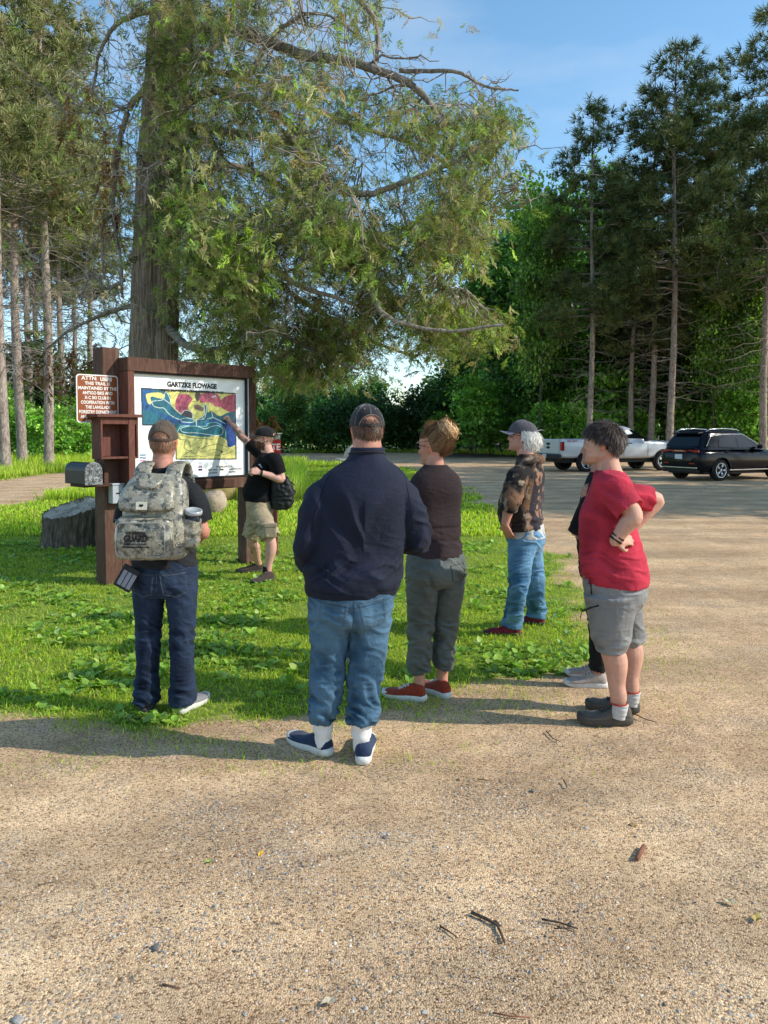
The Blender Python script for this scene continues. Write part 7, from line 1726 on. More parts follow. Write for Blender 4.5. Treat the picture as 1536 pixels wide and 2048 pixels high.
mb = MB(); kbox(mb, ax0-.05,ax0+.05, 1.20,1.265, .0525,.056); ibuild(mb, 'embossed_plate', dm.m, door, I_, .002)
mb = MB(); kbox(mb, ax0-.018,ax0+.018, 1.135,1.150, .0525,.062); ibuild(mb, 'door_pull', dm.m, door, I_, .002)
me = text_mesh('U.S. MAIL', .026, 'CENTER', .0006, 1, .0008); me.transform(I_ @ KM @ Matrix.Translation((ax0, 1.172, .0530))); link('lettering', me, simple('pale_emboss', (.40,.41,.41), .5), door)
mb = MB(); kbox(mb, ax0+w_+.002,ax0+w_+.016, 1.235,1.37, -.06,-.03); ibuild(mb, 'flag', WOOD_RED, MBX, I_, .003)
mb = MB(); kbox(mb, ax0-.06,ax0+.225, 1.072,1.103, -.34,-.04); ibuild(mb, 'mount_board', WOOD_DARK, MBX, I_)

# small grey steel deposit box on the post
DB, I_ = simple_thing('deposit_box', 'small pale grey metal deposit box on the post below the brochure box', 'box', kp(-.14, .90, 0))
mb = MB(); kbox(mb, -.215,-.085, .885,1.085, -.149,-.055); gm = simple('grey_painted_steel', (.36,.38,.41), .4, .08, 8); o = ibuild(mb, 'box_body', gm, DB, I_, .006)
mb = MB(); kbox(mb, -.222,-.078, 1.080,1.098, -.149,-.045); ibuild(mb, 'lid', gm, DB, I_, .004)
mb = MB(); kbox(mb, -.175,-.125, .985,1.000, -.0548,-.050); ibuild(mb, 'lock', INK, DB, I_, .001)

# stump
def build_stump():
    c = gnd(122, 1098); c.y += .38; nA, nH = 96, 16; V = []; F = []
    rng = np.random.default_rng(3)
    for j in range(nH+1):
        t = j/nH
        for i in range(nA):
            a = 2*PI*i/nA; r = (.395 + .06*(1-t)**3 + .05*math.sin(3*a+1)*(1-t*.5)*.6) * (1 + .028*math.sin(23*a + 2*math.sin(t*5)) + .02*math.sin(41*a+1) + .03*rng.normal()*.3)
            top = .53 + .10*math.cos(a - R(60)) + (.05*max(0, math.cos(a - R(75)))**6 + .012*rng.normal())*(t > .95)
            V.append((r*math.cos(a), r*math.sin(a), -.04 + (top + .04)*t))
    for j in range(nH):
        for i in range(nA): F.append((j*nA+i, j*nA+(i+1)%nA, (j+1)*nA+(i+1)%nA, (j+1)*nA+i))
    bark = N('stump_bark'); v = bark.coord('Object', (14,14,1.2)); n_ = bark.noise(3.2, 5, .7, v, .6)
    bark.base(bark.ramp(n_, [(.3, (.035,.028,.021)), (.5, (.15,.12,.09)), (.72, (.34,.28,.21))])); bark.set(.95, 0, .1); bark.bump(n_, 1.0, .03)
    mb = MB().add(V, F, True); o = mb.build('tree_stump', bark.m); o.location = c; tag(o, 'large weathered tree stump left of the post with a pale cut top', 'stump')
    V2 = []; F2 = []; nR = 10
    for j in range(nR+1):
        r = j/nR
        for i in range(nA):
            x, y, z = V[nH*nA + i]; zt = .53 + .10*math.cos(2*PI*i/nA - R(60))*r; V2.append((x*r*.985, y*r*.985, (zt if r < .97 else z) - .012 + .006*rng.normal() - .02*(1-r)))
    for j in range(nR):
        for i in range(nA): F2.append((j*nA+i, j*nA+(i+1)%nA, (j+1)*nA+(i+1)%nA, (j+1)*nA+i))
    cut = N('cut_wood'); v = cut.coord('Object'); wv = cut.new('ShaderNodeTexWave'); wv.wave_type = 'RINGS'; wv.rings_direction = 'Z'; wv.inputs['Scale'].default_value = 9; wv.inputs['Distortion'].default_value = 4; wv.inputs['Detail'].default_value = 3; cut.l(v, wv.inputs['Vector'])
    cc = cut.ramp(cut.noise(6, 5, .7, v), [(.34, (.20,.15,.10)), (.48, (.55,.45,.33)), (.7, (.75,.66,.52))]); cut.base(cut.mix(.3, cc, cut.ramp(wv.outputs['Fac'], [(.2, (.5,.5,.5)), (.8, (1.1,1.1,1.1))]), 'MULTIPLY')); cut.set(.9); cut.bump(wv.outputs['Fac'], .4, .01)
    MB().add(V2, F2, True).build('cut_face', cut.m, o)
build_stump()
def rock(name, c, d, seed, col, label):
    bm = bmesh.new(); bmesh.ops.create_icosphere(bm, subdivisions=4, radius=1); me = bpy.data.meshes.new(name); bm.to_mesh(me); bm.free()
    V, _ = mesh_arrays(me); V = V*(1 + .22*fbm(V*1.1 + seed, seed, 2) + .05*fbm(V*4, seed+1, 3))[:,None]; V = np.sign(V)*np.abs(V)**.85*np.array(d)/2; set_co(me, V)
    me.polygons.foreach_set('use_smooth', [True]*len(me.polygons))
    m = N('boulder'); v = m.coord('Object'); m.base(m.ramp(m.noise(5, 6, .7, v), [(.3, tuple(x*.55 for x in col)), (.55, col), (.75, tuple(min(1, x*1.3) for x in col))])); m.set(.9, 0, .2); m.bump(m.noise(14, 5, .7, v), .7, .03)
    o = link(name, me, m.m); o.location = c; return tag(o, label, 'rock', 'boulders behind the map board')
g = gnd(438, 1004); rock('boulder', (g.x, g.y + .3, .27), (.86,.75,.66), 4, (.42,.31,.13), 'large yellowish boulder seen below the map board')
g = gnd(424, 1030); rock('boulder', (g.x, g.y + .2, .22), (.46,.42,.50), 9, (.42,.33,.25), 'smaller rounded pinkish boulder in front of the yellowish one')
# red marked box on a timber post behind the guide
p = gnd(549, 1112); pb, I_ = simple_thing('marker_post', 'short brown timber post with a red box behind the guide', 'post', p)
mb = MB(); mb.box((p.x, p.y, .62), (.085,.085,1.32)); ibuild(mb, 'post', WOOD_RED, pb, I_)
q = at(551, 889, p.y - .08); RB, I_ = simple_thing('red_box', 'red box with white lettering and pale lid behind the neck of the guide', 'box', q)
Mr = Matrix.Translation(q) @ Matrix.Rotation(R(12), 4, 'Z')
def rbox(c, d, name, mat, par, bev=.004):
    mb = MB(); mb.box(c, d); me = mb.mesh(name); me.transform(I_ @ Mr); o = link(name, me, mat, par); bevel_mod(o, bev); return o
rb = rbox((0,0,-.03), (.125,.10,.19), 'box_body', simple('red_paint', (.50,.018,.020), .4, .06), RB); rbox((0,0,.100), (.115,.095,.068), 'upper_band', simple('pale_band', (.42,.46,.40), .5), RB); rbox((0,-.01,.142), (.155,.14,.014), 'lid', simple('pale_lid', (.55,.60,.52), .5), RB)
me = text_mesh('TE', .115, 'CENTER', .003, .85, .001); me.transform(I_ @ Mr @ Matrix.Translation((0,-.0515,-.035)) @ Matrix.Rotation(PI/2, 4, 'X')); link('lettering', me, simple('white_letter', (.8,.8,.78), .5), rb)

# ---------------------------------------------------------------- things carried
def camo_mat():
    m = N('digital_camouflage'); v = m.coord('Object')
    def cells(s, off):
        mp = m.new('ShaderNodeMapping'); mp.inputs['Location'].default_value = off; m.l(v, mp.inputs['Vector'])
        sc = m.new('ShaderNodeVectorMath'); sc.operation = 'SCALE'; sc.inputs['Scale'].default_value = s; m.l(mp.outputs[0], sc.inputs[0])
        fl = m.new('ShaderNodeVectorMath'); fl.operation = 'FLOOR'; m.l(sc.outputs[0], fl.inputs[0])
        s2 = m.new('ShaderNodeVectorMath'); s2.operation = 'SCALE'; s2.inputs['Scale'].default_value = 1/s; m.l(fl.outputs[0], s2.inputs[0]); return s2.outputs[0]
    a = m.noise(24, 3, .7, cells(150, (0,0,0))); b = m.noise(30, 3, .7, cells(150, (3,1,2)))
    c = m.ramp(a, [(0, (.25,.225,.165)), (.44, (.30,.28,.215)), (.51, (.155,.155,.125)), (.585, (.062,.064,.055))], 'CONSTANT')
    c = m.mix(m.ramp(b, [(.58, (0,0,0)), (.585, (1,1,1))], 'CONSTANT'), c, (.36,.345,.28))
    m.base(c); m.set(.36, 0, .5); m.bump(m.noise(16, 3, .6, v), .35, .012); return m.m
def build_backpack():
    B = Vector((-1.270, 4.51, 0)); CAMO = camo_mat(); rz = R(-2)
    root = empty('backpack', (*B.xy, .95), rz, 'grey-green digital camouflage backpack on the back of the left man', 'backpack')
    def lobe(st, ex, name, vox=.006, fold=None, par=None):
        mb = MB(); torso(mb, st, 6, 44, ex); me = fuse(mb, vox, 5); V, Nn = mesh_arrays(me)
        d = .004*ridge(V*np.array([8,8,16]) + fbm(V*6, 3, 2)[:,None], 5) + .004*fbm(V*9, 6, 2)
        set_co(me, V + Nn*d[:,None]); return link(name, me, CAMO, par or root)
    # z measured from the root (0.95 m up); y negative = behind the back
    lobe([(.000,.015,-.235,.150,.09,.09),(.03,.015,-.235,.170,.11,.10),(.15,.015,-.235,.177,.115,.105),(.30,.015,-.225,.170,.105,.09),(.40,.012,-.20,.160,.085,.075),(.45,.010,-.18,.120,.06,.05),(.462,.01,-.175,.07,.03,.03)], 3.4, 'main_compartment')
    lobe([(.265,-.005,-.325,.125,.03,.030),(.285,-.005,-.325,.150,.05,.050),(.36,-.005,-.30,.146,.06,.050),(.42,0,-.265,.115,.05,.040),(.435,0,-.255,.07,.03,.02)], 3.0, 'upper_pocket')
    lobe([(.010,-.015,-.345,.130,.03,.035),(.03,-.010,-.345,.150,.05,.060),(.12,-.010,-.345,.157,.06,.068),(.21,-.010,-.345,.150,.05,.055),(.235,-.015,-.335,.125,.03,.03)], 3.6, 'front_pocket')
    lobe([(.045,.188,-.225,.035,.04,.04),(.08,.198,-.225,.052,.06,.06),(.19,.210,-.225,.055,.062,.062),(.215,.212,-.225,.050,.058,.058)], 2.4, 'side_pocket')
    lobe([(.06,-.168,-.225,.02,.04,.04),(.09,-.175,-.225,.03,.06,.06),(.19,-.175,-.225,.03,.06,.06),(.22,-.168,-.225,.02,.05,.05)], 2.4, 'side_pocket')
    # yoke and shoulder straps
    mb = MB()
    for s in (-1, 1):
        limb(mb, [(s*.085,-.155,.36,.052,.016),(s*.088,-.155,.425,.052,.016),(s*.090,-.115,.488,.050,.016),(s*.090,-.03,.515,.046,.014),(s*.092,.06,.49,.042,.014),(s*.105,.115,.38,.036,.014),(s*.125,.125,.24,.030,.014)], 6, 16, ref=(0,-1,.3))
    limb(mb, [(-.09,-.148,.42,.016,.05),(0,-.158,.405,.016,.05),(.09,-.148,.42,.016,.05)], 6, 16, ref=(0,0,1))
    me = fuse(mb, .006, 4); link('shoulder_strap', me, CAMO, root)
    pipe = simple('grey_piping', (.30,.31,.28), .6); zipm = simple('dark_zip', (.07,.075,.065), .6)
    def loop(pts, r, name, mat, closed=True): MB().tube(pts + ([pts[0]] if closed else []), r, 6).build(name, mat, root)
    loop([Vector((-.015 + x, -.404, .125 + z)) for x, z in rr(-.132,.132,-.095,.085,.035)], .0035, 'piping', pipe)
    loop([Vector((-.015 + .168*math.cos(a), -.345 - .045*math.sin(a), .222)) for a in np.linspace(0, PI, 17)], .003, 'zip', zipm, False)
    loop([Vector((-.005 + .152*math.cos(a), -.335 - .040*math.sin(a), .285)) for a in np.linspace(0, PI, 17)], .003, 'zip', zipm, False)
    loop([Vector((-.06,-.305,.44)), Vector((-.03,-.33,.40)), Vector((.03,-.34,.39)), Vector((.075,-.31,.43))], .010, 'carry_handle', CAMO, False)
    mb = MB(); mb.box((-.005,-.3575,.340), (.13,.006,.022), Euler((R(-14),0,R(2)))); mb.build('name_tape', simple('grey_tape', (.28,.28,.25), .8), root)
    mb = MB(); mb.box((-.015,-.377,.300), (.058,.006,.042), Euler((R(-8),0,R(2)))); q = mb.build('patch', simple('cream_patch', (.62,.60,.48), .8), root)
    mb = MB(); mb.prism([(-.014,0),(0,-.010),(.014,0),(.006,.008),(0,.005),(-.006,.008)], 0, .001, Matrix.Translation((-.015,-.3812,.302)) @ Matrix.Rotation(PI/2, 4, 'X')); mb.build('emblem', INK, q)
    T = lambda x, z: Matrix.Translation((x, -.4175, z)) @ Matrix.Rotation(PI/2, 4, 'X')
    for t, size, w, z, b in (('NATIONAL', .022, .108, .158, .0006), ('GUARD', .050, .125, .127, .0022), ('1-800-GO-GUARD', .014, .125, .098, .0004), ('NATIONALGUARD.COM', .014, .145, .082, .0004)):
        me = text_mesh(t, size, 'CENTER', b, 1, .0015); V, _ = mesh_arrays(me); V[:,0] *= w/(V[:,0].max()-V[:,0].min()); set_co(me, V); me.transform(T(-.035, z)); link('lettering', me, INK, root)
    # tumbler in the side pocket
    cup = empty('tumbler', (0,0,0), 0, 'clear tumbler with dark drink and pale lid in the side pocket of the backpack', 'cup')
    w = Matrix.Translation((B.x, B.y, .95)) @ Matrix.Rotation(rz, 4, 'Z') @ Matrix.Translation((.214,-.228,.13)) @ Euler((R(12), R(8), 0)).to_matrix().to_4x4(); cup.matrix_world = w
    MB().lathe([(0,0),(.030,0),(.043,.125),(0,.125)], n=24).build('cup_body', simple('dark_drink', (.014,.013,.013), .12, spec=.5), cup)
    MB().lathe([(.040,.118),(.0475,.120),(.0490,.132),(.046,.142),(.040,.143),(.038,.138),(0,.138)], n=24).build('lid', simple('clear_lid', (.34,.36,.37), .2, .2, 60, spec=.6), cup)
    # black folder of leaflets in the left hand
    f = empty('folder', (0,0,0), 0, 'black folder with three pale panels in the left hand of the backpack man', 'folder')
    c = at(254, 1156, 4.36); f.matrix_world = Matrix.Translation(c) @ Euler((R(-12), R(27), R(-8))).to_matrix().to_4x4()
    MB().box((0,0,0), (.105,.012,.135), None, .004).build('cover', simple('black_cover', (.016,.015,.018), .5), f)
    for k in range(3): MB().box((-.030 + .030*k + .006, -.0075, -.008), (.024,.002,.088)).build('panel', simple('pale_grey_panel', (.26,.27,.32), .5), f)
    # small black pack of the guide
    b = at(563, 985, 8.62); mb = MB()
    torso(mb, [(-.19,0,0,.07,.06,.06),(-.16,0,0,.11,.085,.085),(0,.01,0,.125,.10,.10),(.14,-.01,0,.10,.085,.085),(.20,-.02,0,.05,.05,.05)], 5, 30, 3); me = fuse(mb, .008, 3); V, Nn = mesh_arrays(me); set_co(me, V + Nn*(.012*fbm(V*14, 5, 3) + .008*ridge(V*22, 6))[:,None])
    o = link('waist_pack', me, simple('black_nylon', (.012,.012,.013), .55, .3, 40)); o.location = b; tag(o, 'small black bag hanging at the hip of the pointing guide', 'bag')
    for k, (dx, dz, dx2, dz2) in enumerate(((.10,.12,.15,.08), (.11,.05,.16,.0), (.10,-.05,.14,-.11))):
        MB().tube([Vector((dx,0,dz)), Vector(((dx+dx2)/2 + .01,-.01,(dz+dz2)/2)), Vector((dx2,-.01,dz2))], .006, 6).build('strap_end', o.data.materials[0], o)
build_backpack()
# ---------------------------------------------------------------- parked vehicles
def paint(name, col, flake=.0, rough=.28, coat=.8):
    m = N(name); v = m.coord('Object'); m.base(m.ramp(m.noise(1.6, 4, .6, v), [(.3, tuple(c*.92 for c in col)), (.7, col)])); m.set(rough, flake, .5); m.b.inputs['Coat Weight'].default_value = coat; m.b.inputs['Coat Roughness'].default_value = .05
    return m.m
GLASS_D = simple('tinted_glass', (.006,.008,.009), .08, .1, 2, spec=.35); CHROME = simple('chrome', (.62,.63,.64), .16, .05, 4, metal=1); ALLOY = simple('alloy', (.55,.56,.57), .3, .05, 6, metal=.9); TYRE = simple('tyre_rubber', (.020,.019,.018), .85, .2, 60, bump=.3); BLACKP = simple('black_trim', (.014,.014,.015), .55, .15, 20); LAMP_R = simple('red_lens', (.30,.008,.010), .15, .1, 30, spec=.6); PLATE = simple('plate_white', (.60,.62,.65), .5)
def rrect(hy, z0, z1, n=48, ex=5.0, tumble=.0, cx=0):
    out = []; zc, hz = (z0+z1)/2, (z1-z0)/2
    for k in range(n):
        th = 2*PI*k/n; c, s = math.cos(th), math.sin(th); y = abs(c)**(2/ex)*(1 if c >= 0 else -1)*hy; z = zc + abs(s)**(2/ex)*(1 if s >= 0 else -1)*hz; out.append((y*(1 - tumble*max(0, s)), z))
    return out
def body_loft(st, m=4, ex=5.0, tumble=.03):
    S = catmull(st, m); mb = MB(); RG = [[Vector((x, y, z)) for y, z in rrect(hy, z0, z1, 48, ex, tumble)] for x, z0, z1, hy in S]; rings(mb, RG); return mb
def house_loft(st, ex=7.0, n=64):
    """st: (z, x0, x1, half width) from the belt line up to the roof"""
    S = catmull(st, 4); mb = MB(); RG = []
    for z, x0, x1, hy in S:
        r = []
        for k in range(n):
            th = 2*PI*k/n; c, s = math.cos(th), math.sin(th); r.append(Vector(((x0+x1)/2 + abs(c)**(2/ex)*(1 if c >= 0 else -1)*(x1-x0)/2, abs(s)**(2/ex)*(1 if s >= 0 else -1)*hy, z)))
        RG.append(r)
    rings(mb, RG); return mb
def cut(me, cutters):
    o = bpy.data.objects.new('cut', me); C.objects.link(o); tmp = []
    for cm in cutters:
        c = bpy.data.objects.new('cutter', cm); C.objects.link(c); tmp.append(c); b = o.modifiers.new('b', 'BOOLEAN'); b.operation = 'DIFFERENCE'; b.solver = 'EXACT'; b.object = c
    dg = bpy.context.evaluated_depsgraph_get(); dg.update(); out = bpy.data.meshes.new_from_object(o.evaluated_get(dg))
    for c in tmp: bpy.data.objects.remove(c)
    bpy.data.objects.remove(o); return out
def cyl(c, r, hy):
    mb = MB(); n = 40; V = [Vector((c[0] + r*math.cos(2*PI*k/n), c[1] + s*hy, c[2] + r*math.sin(2*PI*k/n))) for s in (-1, 1) for k in range(n)]
    mb.add(V, [tuple(range(n)), tuple(range(n, 2*n))[::-1]] + [(k+n, (k+1)%n+n, (k+1)%n, k) for k in range(n)]); return mb.mesh('cyl')
def smooth_by_angle(me, ang=35):
    me.polygons.foreach_set('use_smooth', [True]*len(me.polygons)); me.set_sharp_from_angle(angle=R(ang)); return me
def wheel(parent, x, y, r, w, spokes, side, rim_r):
    """side -1: outer face towards -y"""
    M = Matrix.Translation((x, y, r)) @ Matrix.Rotation(-PI/2*side, 4, 'X')         # local +z -> outward
    o = bpy.data.objects.new('wheel', None); C.objects.link(o); o.parent = parent
    MB().lathe([(rim_r, -w/2), (r*.94, -w/2), (r, -w*.36), (r, w*.36), (r*.94, w/2), (rim_r, w/2-.005), (rim_r-.01, w*.2), (rim_r-.01,-w/2)], n=40, M=M).build('tyre', TYRE, o)
    mb = MB(); mb.lathe([(rim_r-.001, w/2-.006), (rim_r-.022, w/2-.002), (rim_r-.030, w*.30), (rim_r-.03, w*.05)], n=40, M=M)
    for k in range(spokes):
        a = 2*PI*k/spokes
        for da in (-.13, .13):
            p0 = M @ Vector((.05*math.cos(a), .05*math.sin(a), w*.40)); p1 = M @ Vector(((rim_r-.02)*math.cos(a+da), (rim_r-.02)*math.sin(a+da), w*.44)); mb.tube([p0, p0.lerp(p1,.5), p1], [.026,.022,.024], 6)
    mb.lathe([(.0, w*.47), (.045, w*.46), (.055, w*.40), (.05,w*.3)], n=20, M=M); mb.build('rim', ALLOY, o)
    MB().lathe([(0, w*.10), (rim_r-.03, w*.10), (rim_r-.03, w*.08)], n=32, M=M).build('brake_disc', simple('dark_steel', (.05,.05,.05), .5), o)
    return o
def side_panel(pts, yfun, parent, name, mat, side, off=.005, thick=0):
    V = [Vector((x, side*(yfun(x, z) + off), z)) for x, z in pts]; f = tuple(range(len(V))); return MB().add(V, [f if side < 0 else f[::-1]]).build(name, mat, parent)
def heading(o, contact, ang, local): 
    M = Matrix.Rotation(ang, 3, 'Z'); p = Vector(contact) - M @ Vector(local); o.location = (p.x, p.y, 0); o.rotation_euler = (0,0,ang)

def build_suv():
    root = empty('parked_suv', (0,0,0), 0, 'dark navy crossover with full-width red tail lamp parked at the lot edge', 'car')
    P = paint('dark_navy_paint', (.002,.003,.008), 0, .18, .15); P.node_tree.nodes['Principled BSDF'].inputs['Specular IOR Level'].default_value = .16; st = [(-.95,.46,.93,.66),(-.91,.36,1.00,.80),(-.78,.29,1.07,.885),(-.4,.26,1.09,.925),(.2,.25,1.08,.932),(1.2,.25,1.05,.932),(2.1,.25,1.03,.925),(2.6,.26,1.00,.91),(3.15,.28,.93,.87),(3.48,.33,.85,.76),(3.58,.44,.74,.58)]
    me = body_loft(st, 5).mesh('body'); me = cut(me, [cyl((x, s*.9, .355), .405, .24) for x in (0, 2.69) for s in (-1, 1)]); link('body', smooth_by_angle(me), P, root)
    H = [(1.03,-.90,2.36,.87),(1.12,-.86,2.16,.852),(1.30,-.73,1.80,.79),(1.50,-.60,1.50,.725),(1.61,-.50,1.22,.665),(1.675,-.38,.98,.58),(1.695,-.2,.75,.42)]
    link('roof', smooth_by_angle(house_loft(H).mesh('roof'), 60), P, root); zs = [h[0] for h in H]; yv = lambda x, z: float(np.interp(z, zs, [h[3] for h in H]))
    for s in (-1, 1):
        for nm, pts in (('rear_quarter_window', [(-.60,1.16),(-.14,1.14),(-.05,1.49),(-.30,1.46)]), ('rear_door_window', [(-.06,1.13),(.78,1.11),(.78,1.52),(.06,1.505)]), ('front_door_window', [(.86,1.11),(1.92,1.10),(1.55,1.34),(1.16,1.52),(.86,1.525)])): side_panel(pts, yv, root, nm, GLASS_D, s)
        MB().tube([Vector((x, s*(yv(x, z) + .008), z)) for x, z in [(1.98,1.085),(1.55,1.36),(1.16,1.545),(.5,1.54),(-.05,1.51),(-.34,1.475),(-.63,1.15)]], .012, 6).build('window_trim', CHROME, root)
        MB().tube([Vector((x, s*.62, z)) for x, z in [(-.42,1.63),(-.25,1.705),(.4,1.735),(1.0,1.70),(1.12,1.65)]], .018, 6).build('roof_rail', CHROME, root)
        mb = MB(); mb.box((1.35, s*.938, .36), (2.0,.02,.035), None, .006); mb.build('sill_trim', CHROME, root)
        for x in (.25, 1.15): mb = MB(); mb.box((x, s*.938, .98), (.20,.03,.028), None, .008); mb.build('door_handle', P, root)
        mb = MB(); ball(mb, (1.72, s*1.0, 1.13), (.09,.10,.075), 8); mb.build('mirror', P, root)
        for x in (0, 2.69): MB().tube([Vector((x + .425*math.cos(a), s*.925, .355 + .425*math.sin(a))) for a in np.linspace(-.25, PI+.25, 20)], .022, 6).build('arch_trim', BLACKP, root)
        for x in (0, 2.69): wheel(root, x, s*.80, .355, .235, 5, s, .245)
    zr = [h[0] for h in H]; xr = lambda z: float(np.interp(z, zr, [h[1] for h in H])) - .006
    MB().add([Vector((xr(z), y, z)) for y, z in [(.70,1.15),(-.70,1.15),(-.58,1.47),(-.3,1.50),(.3,1.50),(.58,1.47)]], [(0,5,4,3,2,1)]).build('rear_window', GLASS_D, root)
    mb = MB(); mb.box((-.58,0,1.585), (.22,1.1,.03), Euler((0,R(-8),0)), .01); mb.build('spoiler', P, root)
    for y, w in ((.55,.58),(-.55,.58)): mb = MB(); mb.box((-.905, y*.98, .985), (.05,w*.95,.080), Euler((0,0,R(7 if y > 0 else -7))), .012); mb.build('tail_lamp', LAMP_R, root)
    mb = MB(); mb.box((-.945,0,.985), (.03,.62,.062), None, .008); lb = mb.build('light_bar', LAMP_R, root)
    mb = MB(); mb.box((-.972,0,.80), (.012,.31,.155), None, .004); mb.build('licence_plate', PLATE, root)
    mb = MB(); mb.box((-.935,0,.44), (.10,1.50,.05), None, .015); mb.build('bumper_trim', CHROME, root)
    mb = MB(); mb.box((-.86,0,.34), (.16,1.45,.13), None, .03); mb.build('lower_bumper', BLACKP, root)
    for y in (.55,-.55): mb = MB(); mb.box((-.962, y*1.0, .58), (.02,.22,.04), None, .006); mb.build('reflector', LAMP_R, root)
    me = text_mesh('LINCOLN', .055, 'CENTER', .001, 1.6, .002); me.transform(Matrix.Translation((-.963,0,.992)) @ Matrix.Rotation(-PI/2, 4, 'Z') @ Matrix.Rotation(PI/2, 4, 'X')); link('lettering', me, CHROME, lb)
    mb = MB(); mb.box((1.32,0,.30), (3.9,1.5,.16)); mb.build('underbody', BLACKP, root)
    heading(root, gnd(1440,962), R(26), (0,-.86,0)); return root
build_suv()

def build_truck():
    root = empty('pickup_truck', (0,0,0), 0, 'silver-white crew pickup truck parked under the pines', 'pickup truck')
    P = paint('silver_white_paint', (.56,.58,.60), .15, .32, .6)
    bed = [(-1.18,.62,1.30,.93),(-1.15,.58,1.325,.975),(-.9,.55,1.33,1.00),(.0,.54,1.33,1.005),(.80,.54,1.335,1.005),(.86,.54,1.335,.995)]
    me = body_loft(bed, 4, 9).mesh('bed'); bx = MB().box((-.16,0,1.25), (1.86,1.66,.62)).mesh('bx'); me = cut(me, [cyl((0, s*1.0, .40), .47, .30) for s in (-1, 1)] + [bx]); link('bed', smooth_by_angle(me, 30), P, root)
    cab = [(.885,.52,1.30,.985),(.92,.50,1.32,1.005),(2.2,.50,1.31,1.005),(2.95,.51,1.29,1.00),(3.2,.53,1.27,.99),(4.2,.55,1.22,.97),(4.50,.56,1.15,.92),(4.62,.62,1.02,.84)]
    me = body_loft(cab, 4, 7).mesh('body'); me = cut(me, [cyl((3.645, s*1.0, .40), .47, .30) for s in (-1, 1)]); link('body', smooth_by_angle(me, 40), P, root)
    H = [(1.25,.92,3.12,.93),(1.34,.94,2.98,.90),(1.58,1.02,2.58,.81),(1.76,1.10,2.25,.73),(1.845,1.22,2.02,.63),(1.875,1.38,1.85,.48)]
    link('roof', smooth_by_angle(house_loft(H).mesh('roof'), 60), P, root); zs = [h[0] for h in H]; yv = lambda x, z: float(np.interp(z, zs, [h[3] for h in H]))
    for s in (-1, 1):
        for nm, pts in (('rear_door_window', [(1.12,1.36),(1.66,1.35),(1.66,1.70),(1.22,1.70)]), ('front_door_window', [(1.76,1.35),(2.84,1.33),(2.52,1.55),(2.22,1.71),(1.76,1.72)])): side_panel(pts, yv, root, nm, GLASS_D, s)
        for x in (1.30, 1.98): mb = MB(); mb.box((x, s*1.012, 1.15), (.22,.03,.035), None, .01); mb.build('door_handle', BLACKP, root)
        for x in (1.70, .93, 2.86): MB().tube([Vector((x, s*1.006, .60)), Vector((x, s*1.012, .95)), Vector((x+.01, s*.985, 1.28))], .006, 4).build('door_seam', BLACKP, root)
        mb = MB(); mb.box((2.70, s*1.10, 1.32), (.13,.20,.17), None, .03); mb.build('mirror', BLACKP, root)
        mb = MB(); mb.box((-1.135, s*.955, 1.045), (.14,.13,.36), None, .02); mb.build('tail_lamp', LAMP_R, root)
        for x in (0, 3.645): wheel(root, x, s*.86, .40, .265, 5, s, .265); MB().tube([Vector((x + .485*math.cos(a), s*1.0, .40 + .485*math.sin(a))) for a in np.linspace(-.1, PI+.1, 22)], .022, 6).build('arch_trim', BLACKP, root)
        me = text_mesh('Z71 4X4', .10, 'CENTER', .002, 1.2, .001); me.transform(Matrix.Translation((-.72, s*1.011, 1.245)) @ (Matrix.Rotation(PI/2, 4, 'X') if s < 0 else Matrix.Rotation(PI, 4, 'Z') @ Matrix.Rotation(PI/2, 4, 'X'))); link('lettering', me, simple('red_decal', (.5,.03,.03), .4), root)
    mb = MB(); mb.box((-1.195,0,1.01), (.03,1.60,.56), None, .02); tg = mb.build('tailgate', P, root)
    mb = MB(); mb.box((-1.215,0,1.13), (.012,.26,.10), None, .004); mb.build('handle', BLACKP, tg)
    mb = MB(); mb.prism([(-.14,-.028),(-.05,-.028),(-.05,-.055),(.05,-.055),(.05,-.028),(.14,-.028),(.14,.028),(.05,.028),(.05,.055),(-.05,.055),(-.05,.028),(-.14,.028)], 0, .01, Matrix.Translation((-1.221,0,.98)) @ Matrix.Rotation(-PI/2, 4, 'Z') @ Matrix.Rotation(PI/2, 4, 'X')); mb.build('emblem', BLACKP, tg)
    mb = MB(); mb.box((-1.28,0,.62), (.22,1.96,.20), None, .03); bp = mb.build('rear_bumper', BLACKP, root)
    mb = MB(); mb.box((-1.396,0,.64), (.012,.31,.155), None, .003); mb.build('licence_plate', PLATE, bp)
    MB().add([Vector((.93+.0,y,z)) + Vector((float(np.interp(z, zs, [h[1] for h in H])) - .936,0,0)) for y, z in [(.72,1.38),(-.72,1.38),(-.62,1.72),(.62,1.72)]], [(0,3,2,1)]).build('rear_window', GLASS_D, root)
    mb = MB(); mb.box((1.75,0,.48), (5.3,1.5,.22)); mb.build('underbody', BLACKP, root)
    heading(root, gnd(1173,944), R(18), (0,-.93,0)); return root
build_truck()
# ---------------------------------------------------------------- camera, sky, sun
cam_d = bpy.data.cameras.new('camera'); cam = bpy.data.objects.new('camera', cam_d); C.objects.link(cam)
cam_d.sensor_fit = 'VERTICAL'; cam_d.sensor_height = 36; cam_d.sensor_width = 27; cam_d.lens = F_PX / 2048 * 36
cam_d.shift_y = (CY_PX - 1024) / 2048
cam_d.clip_start = .05; cam_d.clip_end = 3000
cam.location = (0, 0, CAM_H); cam.rotation_euler = (PI/2 - PITCH, 0, 0)
scene.camera = cam

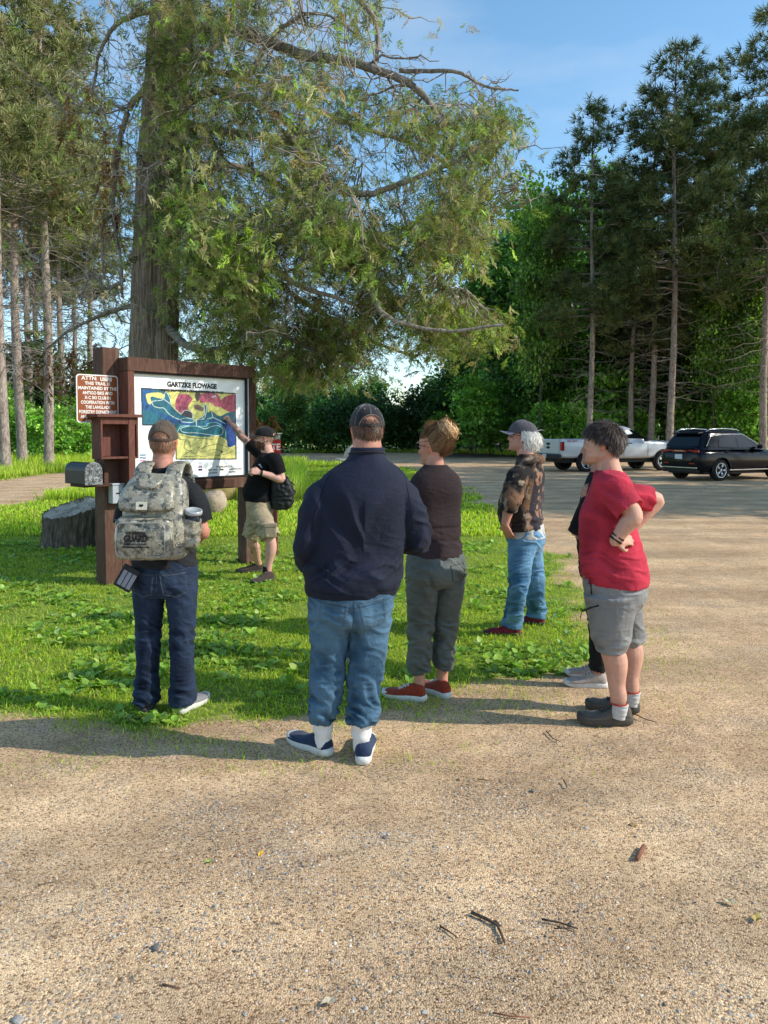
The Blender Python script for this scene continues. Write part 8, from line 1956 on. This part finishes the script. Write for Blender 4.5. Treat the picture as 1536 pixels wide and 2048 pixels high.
SUN_EL, SUN_AZ = R(34), R(-9)            # azimuth measured from +X towards +Y
sd = Vector((math.cos(SUN_EL)*math.cos(SUN_AZ), math.cos(SUN_EL)*math.sin(SUN_AZ), math.sin(SUN_EL)))
sun_d = bpy.data.lights.new('sun', 'SUN'); sun_d.energy = 5.0; sun_d.angle = R(.5); sun_d.color = (1.0, .94, .83)
sun = bpy.data.objects.new('sun', sun_d); C.objects.link(sun); sun.rotation_euler = sd.to_track_quat('Z', 'Y').to_euler()
w = bpy.data.worlds.new('World'); scene.world = w; w.use_nodes = True
nt = w.node_tree; bg = nt.nodes['Background']
sky = nt.nodes.new('ShaderNodeTexSky'); sky.sky_type = 'NISHITA'; sky.sun_disc = False
sky.sun_elevation = SUN_EL; sky.sun_rotation = PI/2 - SUN_AZ; sky.air_density = 1.0; sky.dust_density = .5; sky.ozone_density = 2.0; sky.altitude = 300
hs = nt.nodes.new('ShaderNodeHueSaturation'); hs.inputs['Saturation'].default_value = 1.1; hs.inputs['Value'].default_value = 1.65; hs.inputs['Hue'].default_value = .488
tc = nt.nodes.new('ShaderNodeTexCoord'); mp = nt.nodes.new('ShaderNodeMapping'); mp.inputs['Scale'].default_value = (1.2, 1.2, 4.0)
no = nt.nodes.new('ShaderNodeTexNoise'); no.inputs['Scale'].default_value = 1.6; no.inputs['Detail'].default_value = 7; no.inputs['Roughness'].default_value = .55
cr = nt.nodes.new('ShaderNodeValToRGB'); cr.color_ramp.elements[0].position = .50; cr.color_ramp.elements[1].position = .95
cr.color_ramp.elements[0].color = (0,0,0,1); cr.color_ramp.elements[1].color = (.6,.6,.6,1)
mx = nt.nodes.new('ShaderNodeMix'); mx.data_type = 'RGBA'; mx.inputs[7].default_value = (6.0, 6.6, 7.2, 1)
L = nt.links.new
L(tc.outputs['Generated'], mp.inputs['Vector']); L(mp.outputs[0], no.inputs['Vector']); L(no.outputs['Fac'], cr.inputs['Fac'])
L(cr.outputs['Color'], mx.inputs[0]); L(sky.outputs['Color'], hs.inputs['Color']); L(hs.outputs['Color'], mx.inputs[6]); L(mx.outputs[2], bg.inputs['Color'])
bg.inputs['Strength'].default_value = .15
scene.view_settings.view_transform = 'Standard'; scene.view_settings.look = 'None'; scene.view_settings.exposure = 0; scene.view_settings.gamma = 1
scene.render.engine = 'CYCLES'
cy = scene.cycles
cy.use_denoising = True
try: cy.denoiser = 'OPENIMAGEDENOISE'
except Exception: pass
cy.max_bounces = 6; cy.diffuse_bounces = 3; cy.glossy_bounces = 3; cy.transmission_bounces = 4; cy.transparent_max_bounces = 6
cy.caustics_reflective = False; cy.caustics_refractive = False
cy.use_adaptive_sampling = True; cy.adaptive_threshold = .02
scene.render.resolution_x = 768; scene.render.resolution_y = 1024
